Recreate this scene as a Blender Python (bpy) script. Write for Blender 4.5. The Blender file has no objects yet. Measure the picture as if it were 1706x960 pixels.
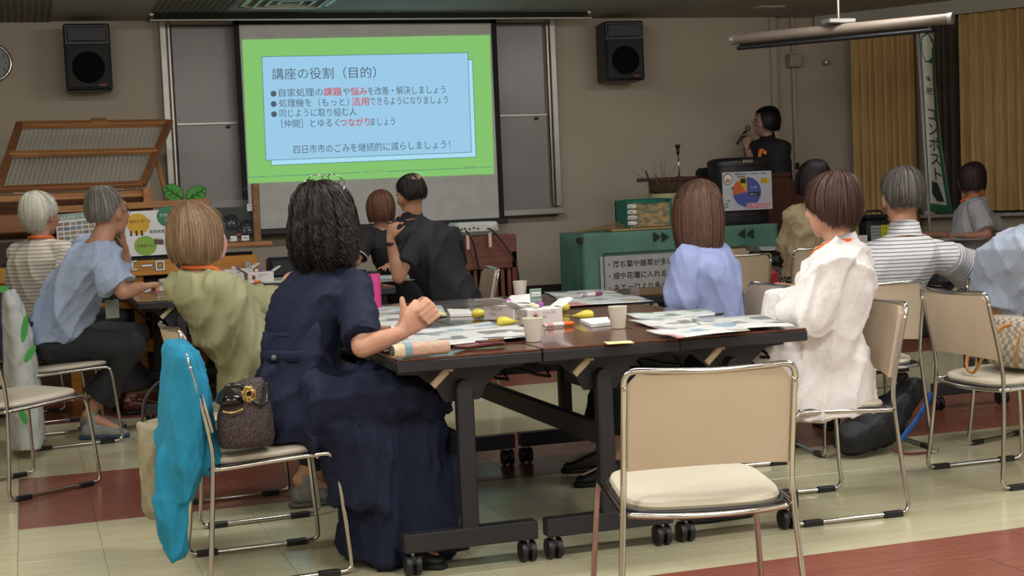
import bpy, math, random
import numpy as np
from mathutils import Vector, Matrix

# ---------------------------------------------------------------- camera, light, exposure
SC = bpy.context.scene
FPX, CAMH = 2500.0, 1.23
YAW, PITCH, ROLL = math.atan(808 / 2500.0), math.atan(159 / 2500.0), 0.043
_f = np.array([math.sin(YAW) * math.cos(PITCH), math.cos(YAW) * math.cos(PITCH), -math.sin(PITCH)])
_r = np.array([math.cos(YAW), -math.sin(YAW), 0.0])
_u = np.cross(_r, _f)
_R = math.cos(ROLL) * _r - math.sin(ROLL) * _u
_U = math.sin(ROLL) * _r + math.cos(ROLL) * _u
CAM0 = np.array([0, 0, CAMH])


def at(x, y, z=None, Y=None, D=None):
    """world point seen at photo pixel x, y (1706x960) on height z, on the plane Y or at view depth D"""
    d = _f * FPX + _R * (x - 853) - _U * (y - 480)
    t = (z - CAMH) / d[2] if z is not None else (Y / d[1] if Y is not None else D / FPX)
    return CAM0 + d * t


cam = bpy.data.cameras.new('camera')
cam.sensor_width = 36
cam.lens = FPX / 1706 * 36
cam.clip_end = 60
co = bpy.data.objects.new('camera', cam)
SC.collection.objects.link(co)
co.matrix_world = Matrix(((_R[0], _U[0], -_f[0], 0), (_R[1], _U[1], -_f[1], 0), (_R[2], _U[2], -_f[2], CAMH), (0, 0, 0, 1)))
SC.camera = co

world = bpy.data.worlds.new('world')
SC.world = world
world.use_nodes = True
world.node_tree.nodes['Background'].inputs[0].default_value = (0.75, 0.80, 0.9, 1)
world.node_tree.nodes['Background'].inputs[1].default_value = 0.22
SC.view_settings.view_transform = 'Standard'
SC.view_settings.look = 'None'
SC.view_settings.gamma = 1
SC.view_settings.exposure = 0.16

CEIL = 2.70


def area(name, loc, sx, sy, power, col=(1, .98, .95), rot=(0, 0, 0), spread=3.14159):
    l = bpy.data.lights.new(name, 'AREA')
    l.shape = 'RECTANGLE'
    l.size, l.size_y, l.energy, l.color, l.spread = sx, sy, power, col, spread
    o = bpy.data.objects.new(name, l)
    SC.collection.objects.link(o)
    o.location, o.rotation_euler = loc, rot
    return o


LAMPS = [(x, y) for y in (-2.2, 0.2, 2.6, 5.0) for x in (-0.6, 1.9, 4.4)]
for i, (x, y) in enumerate(LAMPS):
    area('tube_light', (x, y, CEIL - 0.03), 1.2, 0.28, 27 if y < 4 else 22)
    if y > 1:      # bare tubes also shine sideways
        l = bpy.data.lights.new('tube_side_light', 'POINT')
        l.energy, l.color, l.shadow_soft_size = 24, (1, .98, .95), .25
        o = bpy.data.objects.new('tube_side_light', l); SC.collection.objects.link(o)
        o.location = (x, y, CEIL - .16)
# front row is off for the slides; added forward-tilted lamps brighten the front wall
for x in (0.4, 2.9, 5.4):
    area('front_fill_light', (x, 8.6, CEIL - 0.03), 1.2, 0.28, 22, rot=(math.radians(25), 0, 0))
# unseen cool area light to the right of the camera; no window built there
area('cool_side_light', (7.3, 0.5, 1.5), 5.0, 1.3, 60, (.82, .9, 1), (0, math.radians(90), 0))

# ---------------------------------------------------------------- materials
def lin(c):
    if isinstance(c, str):
        c = tuple(int(c[i:i + 2], 16) / 255 for i in (0, 2, 4))
    return tuple((v / 12.92 if v <= .04045 else ((v + .055) / 1.055) ** 2.4) for v in c) + (1,)


MATS = {}


def mat(name, col, rough=.6, metal=0, col2=None, scale=8, stretch=(1, 1, 1), bump=0, bscale=None, spec=.5,
        detail=4, emit=0, alpha=1, trans=0, coat=0, ramp=(.35, .65), sheen=0):
    if name in MATS:
        return MATS[name]
    m = bpy.data.materials.new(name)
    MATS[name] = m
    m.use_nodes = True
    nt = m.node_tree
    N, L = nt.nodes, nt.links
    b = N['Principled BSDF']
    b.inputs['Base Color'].default_value = lin(col)
    b.inputs['Roughness'].default_value = rough
    b.inputs['Metallic'].default_value = metal
    b.inputs['Specular IOR Level'].default_value = spec
    b.inputs['Coat Weight'].default_value = coat
    b.inputs['Sheen Weight'].default_value = sheen
    b.inputs['Transmission Weight'].default_value = trans
    b.inputs['Alpha'].default_value = alpha
    if emit:
        b.inputs['Emission Color'].default_value = lin(col)
        b.inputs['Emission Strength'].default_value = emit
        b.inputs['Base Color'].default_value = (.02, .02, .02, 1)
    m.diffuse_color = lin(col)
    tc = N.new('ShaderNodeTexCoord')
    mp = N.new('ShaderNodeMapping')
    mp.inputs['Scale'].default_value = stretch
    L.new(tc.outputs['Object'], mp.inputs[0])
    nz = N.new('ShaderNodeTexNoise')
    nz.inputs['Scale'].default_value = scale
    nz.inputs['Detail'].default_value = detail
    L.new(mp.outputs[0], nz.inputs[0])
    if not emit:
        if col2 is None:
            c = lin(col)
            col2l = tuple(v * .88 for v in c[:3]) + (1,)
        else:
            col2l = lin(col2)
        cr = N.new('ShaderNodeValToRGB')
        cr.color_ramp.elements[0].position, cr.color_ramp.elements[1].position = ramp
        cr.color_ramp.elements[0].color, cr.color_ramp.elements[1].color = col2l, lin(col)
        L.new(nz.outputs[0], cr.inputs[0])
        L.new(cr.outputs[0], b.inputs['Base Color'])
    if bump:
        n2 = nz
        if bscale:
            n2 = N.new('ShaderNodeTexNoise')
            n2.inputs['Scale'].default_value = bscale
            n2.inputs['Detail'].default_value = 5
            L.new(mp.outputs[0], n2.inputs[0])
        bp = N.new('ShaderNodeBump')
        bp.inputs['Strength'].default_value = bump
        bp.inputs['Distance'].default_value = .01
        L.new(n2.outputs[0], bp.inputs['Height'])
        L.new(bp.outputs[0], b.inputs['Normal'])
    return m


def stripes(name, ca, cb, axis, period, duty=.5, rough=.75, warp=.0, coords='UV', extra=None):
    """cloth with woven stripes along one texture axis"""
    m = bpy.data.materials.new(name)
    MATS[name] = m
    m.use_nodes = True
    nt = m.node_tree
    N, L = nt.nodes, nt.links
    b = N['Principled BSDF']
    b.inputs['Roughness'].default_value = rough
    b.inputs['Sheen Weight'].default_value = .1
    tc = N.new('ShaderNodeTexCoord')
    sp = N.new('ShaderNodeSeparateXYZ')
    L.new(tc.outputs[coords], sp.inputs[0])
    ml = N.new('ShaderNodeMath'); ml.operation = 'MULTIPLY'
    ml.inputs[1].default_value = 1 / period
    L.new(sp.outputs[axis], ml.inputs[0])
    fr = N.new('ShaderNodeMath'); fr.operation = 'FRACT'
    L.new(ml.outputs[0], fr.inputs[0])
    lt = N.new('ShaderNodeMath'); lt.operation = 'LESS_THAN'
    lt.inputs[1].default_value = duty
    L.new(fr.outputs[0], lt.inputs[0])
    mx = N.new('ShaderNodeMix'); mx.data_type = 'RGBA'
    mx.inputs[6].default_value = lin(ca); mx.inputs[7].default_value = lin(cb)
    L.new(lt.outputs[0], mx.inputs[0])
    L.new(mx.outputs[2], b.inputs['Base Color'])
    return m


def checker(name, ca, cb, scale, rough=.5, bump=0):
    m = bpy.data.materials.new(name)
    MATS[name] = m
    m.use_nodes = True
    N, L = m.node_tree.nodes, m.node_tree.links
    b = N['Principled BSDF']
    b.inputs['Roughness'].default_value = rough
    tc = N.new('ShaderNodeTexCoord')
    ck = N.new('ShaderNodeTexChecker')
    ck.inputs['Scale'].default_value = scale
    ck.inputs['Color1'].default_value = lin(ca); ck.inputs['Color2'].default_value = lin(cb)
    L.new(tc.outputs['UV'], ck.inputs[0])
    L.new(ck.outputs[0], b.inputs['Base Color'])
    return m


def wood(name, c1, c2, rough=.45, axis=0, scale=5, coat=0):
    st = [9, 9, 9]
    st[axis] = .6
    return mat(name, c1, rough, col2=c2, scale=scale, stretch=tuple(st), bump=.05, coat=coat, ramp=(.3, .7))


def printed(name, base, ink, blocks, rough=.55, linescale=90):
    """paper with columns of small print and a few coloured pictures (flat print)"""
    m = bpy.data.materials.new(name)
    MATS[name] = m
    m.use_nodes = True
    N, L = m.node_tree.nodes, m.node_tree.links
    b = N['Principled BSDF']
    b.inputs['Roughness'].default_value = rough
    tc = N.new('ShaderNodeTexCoord')
    br = N.new('ShaderNodeTexBrick')
    br.inputs['Scale'].default_value = 1
    br.inputs['Brick Width'].default_value = .03
    br.inputs['Row Height'].default_value = .007
    br.inputs['Mortar Size'].default_value = .0016
    br.inputs['Color1'].default_value = lin(ink); br.inputs['Color2'].default_value = lin(base)
    br.inputs['Mortar'].default_value = lin(base)
    L.new(tc.outputs['UV'], br.inputs[0])
    vo = N.new('ShaderNodeTexVoronoi')
    vo.distance = 'CHEBYCHEV'
    vo.inputs['Scale'].default_value = 11
    vo.inputs['Randomness'].default_value = .85
    L.new(tc.outputs['UV'], vo.inputs[0])
    sp = N.new('ShaderNodeSeparateColor')
    L.new(vo.outputs['Color'], sp.inputs[0])
    cr = N.new('ShaderNodeValToRGB')
    cr.color_ramp.interpolation = 'CONSTANT'
    e = cr.color_ramp.elements
    e[0].color = lin(blocks[0])
    e[1].position = .999
    e[1].color = lin(blocks[-1])
    for i, c in enumerate(blocks[1:], 1):
        q = e.new(i / len(blocks)); q.color = lin(c)
    L.new(sp.outputs[1], cr.inputs[0])
    nz = N.new('ShaderNodeTexNoise'); nz.inputs['Scale'].default_value = 40
    L.new(tc.outputs['UV'], nz.inputs[0])
    m2 = N.new('ShaderNodeMix'); m2.data_type = 'RGBA'; m2.blend_type = 'MULTIPLY'; m2.inputs[0].default_value = .5
    L.new(cr.outputs[0], m2.inputs[6]); L.new(nz.outputs[0], m2.inputs[7])
    gt = N.new('ShaderNodeMath'); gt.operation = 'GREATER_THAN'; gt.inputs[1].default_value = .72
    L.new(sp.outputs[0], gt.inputs[0])
    mx = N.new('ShaderNodeMix'); mx.data_type = 'RGBA'
    L.new(gt.outputs[0], mx.inputs[0])
    L.new(br.outputs[0], mx.inputs[6]); L.new(m2.outputs[2], mx.inputs[7])
    L.new(mx.outputs[2], b.inputs['Base Color'])
    return m


# ---------------------------------------------------------------- mesh helpers
class M:
    def __init__(s):
        s.v, s.f, s.mi, s.uv = [], [], [], None

    def add(s, vs, fs, mi=0, T=None):
        n = len(s.v)
        if T is not None:
            vs = [tuple(T @ Vector(v)) for v in vs]
        s.v += [tuple(map(float, v)) for v in vs]
        s.f += [tuple(i + n for i in f) for f in fs]
        s.mi += [mi] * len(fs)
        return s

    def box(s, c, size, rot=None, bev=0, mi=0, T=None):
        hx, hy, hz = size[0] / 2, size[1] / 2, size[2] / 2
        b = min(bev, hx * .9, hy * .9, hz * .9)
        R = Matrix.Identity(3) if rot is None else (rot if isinstance(rot, Matrix) else Matrix.Rotation(rot, 3, 'Z'))
        if b <= 0:
            vs = [(x, y, z) for x in (-hx, hx) for y in (-hy, hy) for z in (-hz, hz)]
            fs = [(0, 1, 3, 2), (4, 6, 7, 5), (0, 4, 5, 1), (2, 3, 7, 6), (0, 2, 6, 4), (1, 5, 7, 3)]
        else:
            vs, idx = [], {}
            for sx in (-1, 1):
                for sy in (-1, 1):
                    for sz in (-1, 1):
                        for k in range(3):
                            p = [sx * (hx - b), sy * (hy - b), sz * (hz - b)]
                            p[k] = (sx * hx, sy * hy, sz * hz)[k]
                            idx[(sx, sy, sz, k)] = len(vs)
                            vs.append(tuple(p))
            fs = []
            g = lambda a, b_, c_, k: idx[(a, b_, c_, k)]
            for sg in (-1, 1):
                fs.append([g(sg, -1, -1, 0), g(sg, 1, -1, 0), g(sg, 1, 1, 0), g(sg, -1, 1, 0)][::sg])
                fs.append([g(-1, sg, -1, 1), g(1, sg, -1, 1), g(1, sg, 1, 1), g(-1, sg, 1, 1)][::-sg])
                fs.append([g(-1, -1, sg, 2), g(1, -1, sg, 2), g(1, 1, sg, 2), g(-1, 1, sg, 2)][::sg])
            for a in (-1, 1):
                for c_ in (-1, 1):
                    q = [g(a, c_, -1, 0), g(a, c_, -1, 1), g(a, c_, 1, 1), g(a, c_, 1, 0)]
                    fs.append(q if a * c_ < 0 else q[::-1]); 
                    q = [g(a, -1, c_, 0), g(a, -1, c_, 2), g(a, 1, c_, 2), g(a, 1, c_, 0)]
                    fs.append(q if a * c_ > 0 else q[::-1])
                    q = [g(-1, a, c_, 1), g(-1, a, c_, 2), g(1, a, c_, 2), g(1, a, c_, 1)]
                    fs.append(q if a * c_ < 0 else q[::-1])
                    for d_ in (-1, 1):
                        q = [g(a, c_, d_, 0), g(a, c_, d_, 1), g(a, c_, d_, 2)]
                        fs.append(q if a * c_ * d_ > 0 else q[::-1])
        vs = [tuple(R @ Vector(v) + Vector(c)) for v in vs]
        return s.add(vs, fs, mi, T)

    def tube(s, pts, r, n=8, closed=False, mi=0, rr=None, flat=None, up=None):
        P = [Vector(p) for p in pts]
        m = len(P)
        base = len(s.v)
        prev = None
        vs = []
        for i in range(m):
            if closed:
                t = (P[(i + 1) % m] - P[i - 1])
            else:
                t = P[min(i + 1, m - 1)] - P[max(i - 1, 0)]
            t = t.normalized() if t.length > 1e-9 else Vector((0, 0, 1))
            if prev is None:
                a = Vector(up) if up is not None else (Vector((0, 0, 1)) if abs(t.z) < .9 else Vector((1, 0, 0)))
            else:
                a = prev
            a = a - t * a.dot(t)
            a = a.normalized() if a.length > 1e-6 else t.orthogonal().normalized()
            prev = a
            bb = t.cross(a)
            ri = rr[i] if rr else r
            fl = flat if flat else 1
            for k in range(n):
                q = 2 * math.pi * k / n
                vs.append(P[i] + a * (ri * math.cos(q)) + bb * (ri * fl * math.sin(q)))
        fs = []
        for i in range(m if closed else m - 1):
            j = (i + 1) % m
            for k in range(n):
                l = (k + 1) % n
                fs.append((i * n + k, i * n + l, j * n + l, j * n + k))
        if not closed:
            fs.append(tuple(range(n))[::-1])
            fs.append(tuple((m - 1) * n + k for k in range(n)))
        return s.add(vs, fs, mi)

    def lathe(s, prof, c=(0, 0, 0), n=20, mi=0, T=None, sx=1, sy=1):
        """closed profile of (r, z) from bottom to top"""
        vs, fs = [], []
        for r, z in prof:
            for k in range(n):
                q = 2 * math.pi * k / n
                vs.append((c[0] + r * math.cos(q) * sx, c[1] + r * math.sin(q) * sy, c[2] + z))
        m = len(prof)
        for i in range(m - 1):
            for k in range(n):
                l = (k + 1) % n
                fs.append((i * n + k, i * n + l, (i + 1) * n + l, (i + 1) * n + k))
        fs.append(tuple(range(n))[::-1])
        fs.append(tuple((m - 1) * n + k for k in range(n)))
        return s.add(vs, fs, mi, T)

    def ell(s, c, rad, F=None, nu=14, nv=9, mi=0):
        """ellipsoid; F = (right, forward, up) unit vectors"""
        if F is None:
            F = (Vector((1, 0, 0)), Vector((0, 1, 0)), Vector((0, 0, 1)))
        c = Vector(c)
        vs, fs = [], []
        vs.append(c + F[2] * rad[2])
        for i in range(1, nv):
            th = math.pi * i / nv
            for k in range(nu):
                q = 2 * math.pi * k / nu
                vs.append(c + F[0] * (rad[0] * math.sin(th) * math.cos(q)) + F[1] * (rad[1] * math.sin(th) * math.sin(q)) + F[2] * (rad[2] * math.cos(th)))
        vs.append(c - F[2] * rad[2])
        for k in range(nu):
            l = (k + 1) % nu
            fs.append((0, 1 + k, 1 + l))
            for i in range(nv - 2):
                fs.append((1 + i * nu + k, 1 + (i + 1) * nu + k, 1 + (i + 1) * nu + l, 1 + i * nu + l))
            fs.append((1 + (nv - 2) * nu + k, len(vs) - 1, 1 + (nv - 2) * nu + l))
        return s.add(vs, fs, mi)

    def cap(s, p0, r0, p1, r1, n=12, ends=True, mi=0):
        """tapered limb with round ends"""
        p0, p1 = Vector(p0), Vector(p1)
        d = p1 - p0
        if d.length < 1e-5:
            return s.ell(p0, (r0, r0, r0), mi=mi)
        t = d.normalized()
        pts, rr = [], []
        if ends:
            for q in (.97, .7, .35):
                pts.append(p0 - t * r0 * q); rr.append(r0 * math.sqrt(max(0.01, 1 - q * q)))
        k = 4
        for i in range(k + 1):
            pts.append(p0 + d * i / k); rr.append(r0 + (r1 - r0) * i / k)
        if ends:
            for q in (.35, .7, .97):
                pts.append(p1 + t * r1 * q); rr.append(r1 * math.sqrt(max(0.01, 1 - q * q)))
        return s.tube(pts, 1, n, mi=mi, rr=rr)

    def loft(s, rings, n=20, mi=0):
        """rings: (centre, right vec, forward vec, a, b) closed ends"""
        vs, fs = [], []
        for c, rv, fv, a, b in rings:
            c = Vector(c)
            for k in range(n):
                q = 2 * math.pi * k / n
                e = 2.5
                cs, sn = math.cos(q), math.sin(q)
                x = math.copysign(abs(cs) ** (2 / e), cs); y = math.copysign(abs(sn) ** (2 / e), sn)
                vs.append(c + Vector(rv) * a * x + Vector(fv) * b * y)
        m = len(rings)
        for i in range(m - 1):
            for k in range(n):
                l = (k + 1) % n
                fs.append((i * n + k, i * n + l, (i + 1) * n + l, (i + 1) * n + k))
        fs.append(tuple(range(n))[::-1])
        fs.append(tuple((m - 1) * n + k for k in range(n)))
        return s.add(vs, fs, mi)

    def grid(s, fn, nu, nv, mi=0, thick=0, uvs=True):
        """sheet from fn(u, v) -> point, optional thickness along normal"""
        P = [[Vector(fn(i / nu, j / nv)) for j in range(nv + 1)] for i in range(nu + 1)]
        vs = [P[i][j] for i in range(nu + 1) for j in range(nv + 1)]
        w = nv + 1
        fs = [(i * w + j, (i + 1) * w + j, (i + 1) * w + j + 1, i * w + j + 1) for i in range(nu) for j in range(nv)]
        if thick:
            vs2 = []
            for i in range(nu + 1):
                for j in range(nv + 1):
                    a = P[min(i + 1, nu)][j] - P[max(i - 1, 0)][j]
                    b = P[i][min(j + 1, nv)] - P[i][max(j - 1, 0)]
                    nn = a.cross(b)
                    nn = nn.normalized() if nn.length > 1e-9 else Vector((0, 0, 1))
                    vs2.append(P[i][j] - nn * thick)
            o = len(vs)
            vs = vs + vs2
            fs2 = [tuple(q + o for q in f[::-1]) for f in fs]
            edge = [i * w for i in range(nu + 1)] + [nu * w + j for j in range(1, nv + 1)] + [i * w + nv for i in range(nu - 1, -1, -1)] + [j for j in range(nv - 1, 0, -1)]
            es = []
            for a_, b_ in zip(edge, edge[1:] + edge[:1]):
                es.append((b_, a_, a_ + o, b_ + o))
            fs = fs + fs2 + es
        return s.add(vs, fs, mi)

    def poly(s, pts, mi=0, T=None):
        return s.add(pts, [tuple(range(len(pts)))], mi, T)

    def prism(s, pts2, z0, z1, mi=0, T=None):
        n = len(pts2)
        vs = [(x, y, z0) for x, y in pts2] + [(x, y, z1) for x, y in pts2]
        fs = [tuple(range(n))[::-1], tuple(range(n, 2 * n))] + [(i, (i + 1) % n, n + (i + 1) % n, n + i) for i in range(n)]
        return s.add(vs, fs, mi, T)

    def mesh(s, name, mats=None, smooth=False, off=None):
        me = bpy.data.meshes.new(name)
        vs = s.v if off is None else [(v[0] - off[0], v[1] - off[1], v[2] - off[2]) for v in s.v]
        me.from_pydata(vs, [], s.f)
        for m in (mats or []):
            me.materials.append(m)
        if len(mats or []) > 1:
            me.polygons.foreach_set('material_index', s.mi)
        if smooth:
            me.polygons.foreach_set('use_smooth', [True] * len(s.f))
            if smooth != 'all':
                me.set_sharp_from_angle(angle=math.radians(40))
        return me


def link(name, me, parent=None, loc=None, rotz=0):
    o = bpy.data.objects.new(name, me)
    SC.collection.objects.link(o)
    if parent is not None:
        o.parent = parent
    if loc is not None:
        o.location = loc
    if rotz:
        o.rotation_euler = (0, 0, rotz)
    return o


def part(name, m, mats, parent, smooth=True, world=False, label=None, kind=None):
    """a mesh under its thing; world=True when the vertices are given in world space (root unrotated)"""
    mats = mats if isinstance(mats, (list, tuple)) else [mats]
    off = None
    if world:
        off = Vector((0, 0, 0)); p = parent
        while p is not None:
            off = off + p.location; p = p.parent
    o = link(name, m.mesh(name, mats, smooth, off), parent)
    if label: o['label'] = label
    if kind: o['kind'] = kind
    return o


def thing(name, label, cat, loc=(0, 0, 0), rotz=0, group=None):
    o = link(name, None, None, tuple(map(float, loc)), rotz)
    o.empty_display_size = .05
    o['label'], o['category'] = label, cat
    if group: o['group'] = group
    return o


def solo(name, m, mats, label, cat, loc=(0, 0, 0), rotz=0, group=None, smooth=True, world=False):
    """a thing that is one mesh"""
    mats = mats if isinstance(mats, (list, tuple)) else [mats]
    o = link(name, m.mesh(name, mats, smooth, Vector(loc) if world else None), None, tuple(map(float, loc)), rotz)
    o['label'], o['category'] = label, cat
    if group: o['group'] = group
    return o


def struct(name, m, mats, parent=None, smooth=False, loc=None):
    mats = mats if isinstance(mats, (list, tuple)) else [mats]
    o = link(name, m.mesh(name, mats, smooth), parent, loc)
    if parent is None: o['kind'] = 'structure'
    return o


def copy_tree(o, parent=None):
    c = o.copy()
    SC.collection.objects.link(c)
    c.parent = parent
    for ch in o.children:
        copy_tree(ch, c)
    return c


def planar_uv(me, ax=0, ay=1):
    uv = me.uv_layers.new(name='UVMap')
    co_ = np.empty(len(me.vertices) * 3); me.vertices.foreach_get('co', co_); co_ = co_.reshape(-1, 3)
    li = np.empty(len(me.loops), dtype=np.int32); me.loops.foreach_get('vertex_index', li)
    uv.data.foreach_set('uv', co_[li][:, [ax, ay]].ravel())


def smoothpath(pts, k=6, closed=False):
    """Catmull-Rom through points"""
    P = [Vector(p) for p in pts]
    n = len(P)
    out = []
    for i in range(n if closed else n - 1):
        if closed:
            a, b, c, d = P[i - 1], P[i], P[(i + 1) % n], P[(i + 2) % n]
        else:
            a, b, c, d = P[max(i - 1, 0)], P[i], P[i + 1], P[min(i + 2, n - 1)]
        for j in range(k):
            t = j / k
            out.append(.5 * ((2 * b) + (c - a) * t + (2 * a - 5 * b + 4 * c - d) * t * t + (3 * b - a - 3 * c + d) * t ** 3))
    if not closed: out.append(P[-1])
    return out


_TX = {}


def text2d(s, bold=0):
    """glyph outlines as flat faces, unit em height; returns verts (x, y), faces, width"""
    k = (s, bold)
    if k not in _TX:
        c = bpy.data.curves.new('glyphs', 'FONT')
        c.body = s
        c.resolution_u = 2
        c.offset = bold
        c.size = 1
        o = bpy.data.objects.new('glyphs', c)
        SC.collection.objects.link(o)
        dg = bpy.context.evaluated_depsgraph_get()
        me = o.evaluated_get(dg).to_mesh()
        vs = [(v.co.x, v.co.y) for v in me.vertices]
        fs = [tuple(p.vertices) for p in me.polygons]
        o.evaluated_get(dg).to_mesh_clear()
        bpy.data.objects.remove(o); bpy.data.curves.remove(c)
        w = max([v[0] for v in vs]) if vs else 1
        x0 = min([v[0] for v in vs]) if vs else 0
        _TX[k] = (vs, fs, w, x0)
    return _TX[k]


class Flat:
    """flat print on a plane: origin, right and up vectors in metres; pieces lie in layers 0.4 mm apart"""
    def __init__(s, origin, right, up, layer=.0004):
        s.o, s.r, s.u = Vector(origin), Vector(right), Vector(up)
        s.n = s.r.cross(s.u).normalized()
        s.l = layer
        s.m = M(); s.mats = []

    def mi(s, mt):
        if mt not in s.mats: s.mats.append(mt)
        return s.mats.index(mt)

    def P(s, x, y, k): return s.o + s.r * x + s.u * y + s.n * (k * s.l)

    def rect(s, x0, y0, x1, y1, mt, k=1):
        s.m.poly([s.P(x0, y0, k), s.P(x1, y0, k), s.P(x1, y1, k), s.P(x0, y1, k)], s.mi(mt)); return s

    def poly(s, pts, mt, k=1):
        s.m.poly([s.P(x, y, k) for x, y in pts], s.mi(mt)); return s

    def disc(s, cx, cy, rx, ry, mt, k=1, a0=0, a1=360, n=28):
        full = a1 - a0 >= 360
        pts = [(cx + rx * math.cos(math.radians(a0 + (a1 - a0) * i / n)), cy + ry * math.sin(math.radians(a0 + (a1 - a0) * i / n))) for i in range(n if full else n + 1)]
        if not full: pts.append((cx, cy))
        return s.poly(pts, mt, k)

    def line(s, x0, y0, x1, y1, w, mt, k=2):
        d = Vector((x1 - x0, y1 - y0)); nn = Vector((-d.y, d.x)).normalized() * w / 2
        return s.poly([(x0 - nn.x, y0 - nn.y), (x1 - nn.x, y1 - nn.y), (x1 + nn.x, y1 + nn.y), (x0 + nn.x, y0 + nn.y)], mt, k)

    def frame(s, x0, y0, x1, y1, w, mt, k=2):
        s.line(x0, y0, x1, y0, w, mt, k); s.line(x0, y1, x1, y1, w, mt, k); s.line(x0, y0, x0, y1, w, mt, k); s.line(x1, y0, x1, y1, w, mt, k); return s

    def text(s, t, x, y, size, mt, k=3, bold=0, width=None, vertical=False):
        if vertical:
            for i, ch in enumerate(t):
                s.text(ch, x, y - i * size * 1.05, size, mt, k, bold)
            return s
        vs, fs, w, x0 = text2d(t, bold)
        sx = size if width is None else width / max(w - x0, 1e-6)
        s.m.add([s.P(x + (a - (x0 if width else 0)) * sx, y + b * size, k) for a, b in vs], fs, s.mi(mt)); return s

    def done(s, name, parent=None, world=True, label=None):
        return part(name, s.m, s.mats, parent, smooth=False, world=world, label=label)
# ---------------------------------------------------------------- colours used often
m_wall = mat('wall_paint', 'b8ad9b', .85, col2='b1a593', scale=1.5, bump=.05, bscale=180)
m_ceil = mat('ceiling_board', 'aaa79c', .8, col2='a3a094', scale=2)
m_ceil2 = mat('ceiling_slot', '6f6a60', .8)
m_cream = mat('cream_tile', 'c6c1a1', .22, col2='b9b392', scale=3, stretch=(1, 6, 1), bump=.015, bscale=30, ramp=(.3, .75))
m_red = mat('red_tile', '8f5647', .25, col2='7c4638', scale=5, stretch=(1, 8, 1), bump=.015, bscale=30, ramp=(.3, .7))
m_grout = mat('tile_joint', '7d7861', .8)
m_chrome = mat('chrome', 'c8c4bd', .16, 1)
m_steel = mat('brushed_steel', 'a5a29a', .35, 1)
m_alu = mat('aluminium', 'b9b4ab', .4, .7)
m_black = mat('black_plastic', '17171a', .45)
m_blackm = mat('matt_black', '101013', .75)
m_dark = mat('charcoal_metal', '2b2b2f', .42, .2)
m_vinyl = mat('beige_vinyl', 'c3b19b', .5, col2='beab94', scale=3, bump=.03, bscale=400)
m_seatv = mat('cream_vinyl', 'c6beaa', .5, col2='c0b7a2', scale=3, bump=.03, bscale=400)
m_rose = mat('rosewood_laminate', '69402f', .17, col2='4d2c21', scale=6, stretch=(9, .5, 9), bump=.01, coat=.3, ramp=(.3, .7))
m_white = mat('white_card', 'dcdcdc', .6)
m_paper = mat('white_paper', 'e2e2e0', .7)
m_ivory = mat('ivory_plastic', 'cbbd98', .5)
m_orange = mat('orange_plastic', 'e2611c', .4)
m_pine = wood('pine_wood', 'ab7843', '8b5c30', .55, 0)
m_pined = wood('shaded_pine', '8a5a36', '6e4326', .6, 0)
m_oak = wood('orange_wood', 'bd7f2c', 'a56b22', .55, 0)
m_mahog = wood('mahogany_board', '54281c', '3d1c15', .4, 2)
m_ink = mat('black_ink', '22221f', .7)
m_red_ink = mat('red_ink', 'c02c2c', .7)
m_green = mat('green_cloth', '5a8475', .85, col2='507768', scale=4, bump=.1, bscale=60)

# ---------------------------------------------------------------- the room
T = .295
X0, Y0 = -.09, 4.34 - 4 * T      # a red band begins here; bands: 4 red rows, then 6 cream rows
base = M().box((3.5, 4.6, -.03), (13, 17.2, .05))
floor = struct('floor', base, m_grout)
tile_c = M().box((0, 0, 0), (T - .0012, T - .0012, .006), bev=.0008).mesh('tile', [m_cream])
tile_r = M().box((0, 0, 0), (T - .0012, T - .0012, .006), bev=.0008).mesh('tile', [m_red])


def seen(p, mx=40):
    d = np.array(p) - CAM0
    q = d @ _f
    if q < .5: return False
    x, y = 853 + FPX * (d @ _R) / q, 480 - FPX * (d @ _U) / q
    return -mx < x < 1706 + mx and -mx < y < 960 + mx


cells = []
for i in range(-9, 34):
    for j in range(-26, 27):
        x, y = X0 + (i + .5) * T, Y0 + (j + .5) * T
        if y > 11.9: continue
        red = (j % 10) < 4 and i >= 0
        cells.append((seen((x, y, 0)), math.hypot(x, y), x, y, red))
vis = sorted([c for c in cells if c[0]], key=lambda c: c[1])
for c in vis[:295]:
    o = link('tile', tile_r if c[4] else tile_c, floor, (c[2], c[3], -.003))
rest = M()
for c in vis[295:] + [c for c in cells if not c[0]]:
    h = (T - .0012) / 2
    rest.add([(c[2] - h, c[3] - h, 0), (c[2] + h, c[3] - h, 0), (c[2] + h, c[3] + h, 0), (c[2] - h, c[3] + h, 0)], [(0, 1, 2, 3)], 1 if c[4] else 0)
o = struct('tile_field', rest, [m_cream, m_red], floor)
o['kind'] = 'stuff'

WY = 12.2
ceil = struct('ceiling', M().box((3.5, 4.6, CEIL + .05), (13, 17.2, .1)), m_ceil)
# slotted ventilation boards near the front wall (fine ribs)
for x0, x1 in ((-.9, .30), (1.0, 1.62)):
    ribs = M()
    n = int((x1 - x0) / .048)
    for k in range(n):
        ribs.box((x0 + (k + .5) * .048, 11.55, CEIL - .004), (.026, 1.25, .008))
    o = struct('slotted_ceiling_board', ribs, m_ceil2, ceil); o['kind'] = 'stuff'
for x, y, w, h in ((2.6, 10.2, 1.2, .012), (3.9, 11.4, .012, 1.5), (5.1, 10.9, .012, 2.4), (6.5, 10.9, .012, 2.4), (5.6, 10.1, 2.6, .012)):
    struct('ceiling_strip', M().box((x, y, CEIL - .003), (w, h, .006)), mat('ceiling_joint', '8c887d', .8), ceil)

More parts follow.
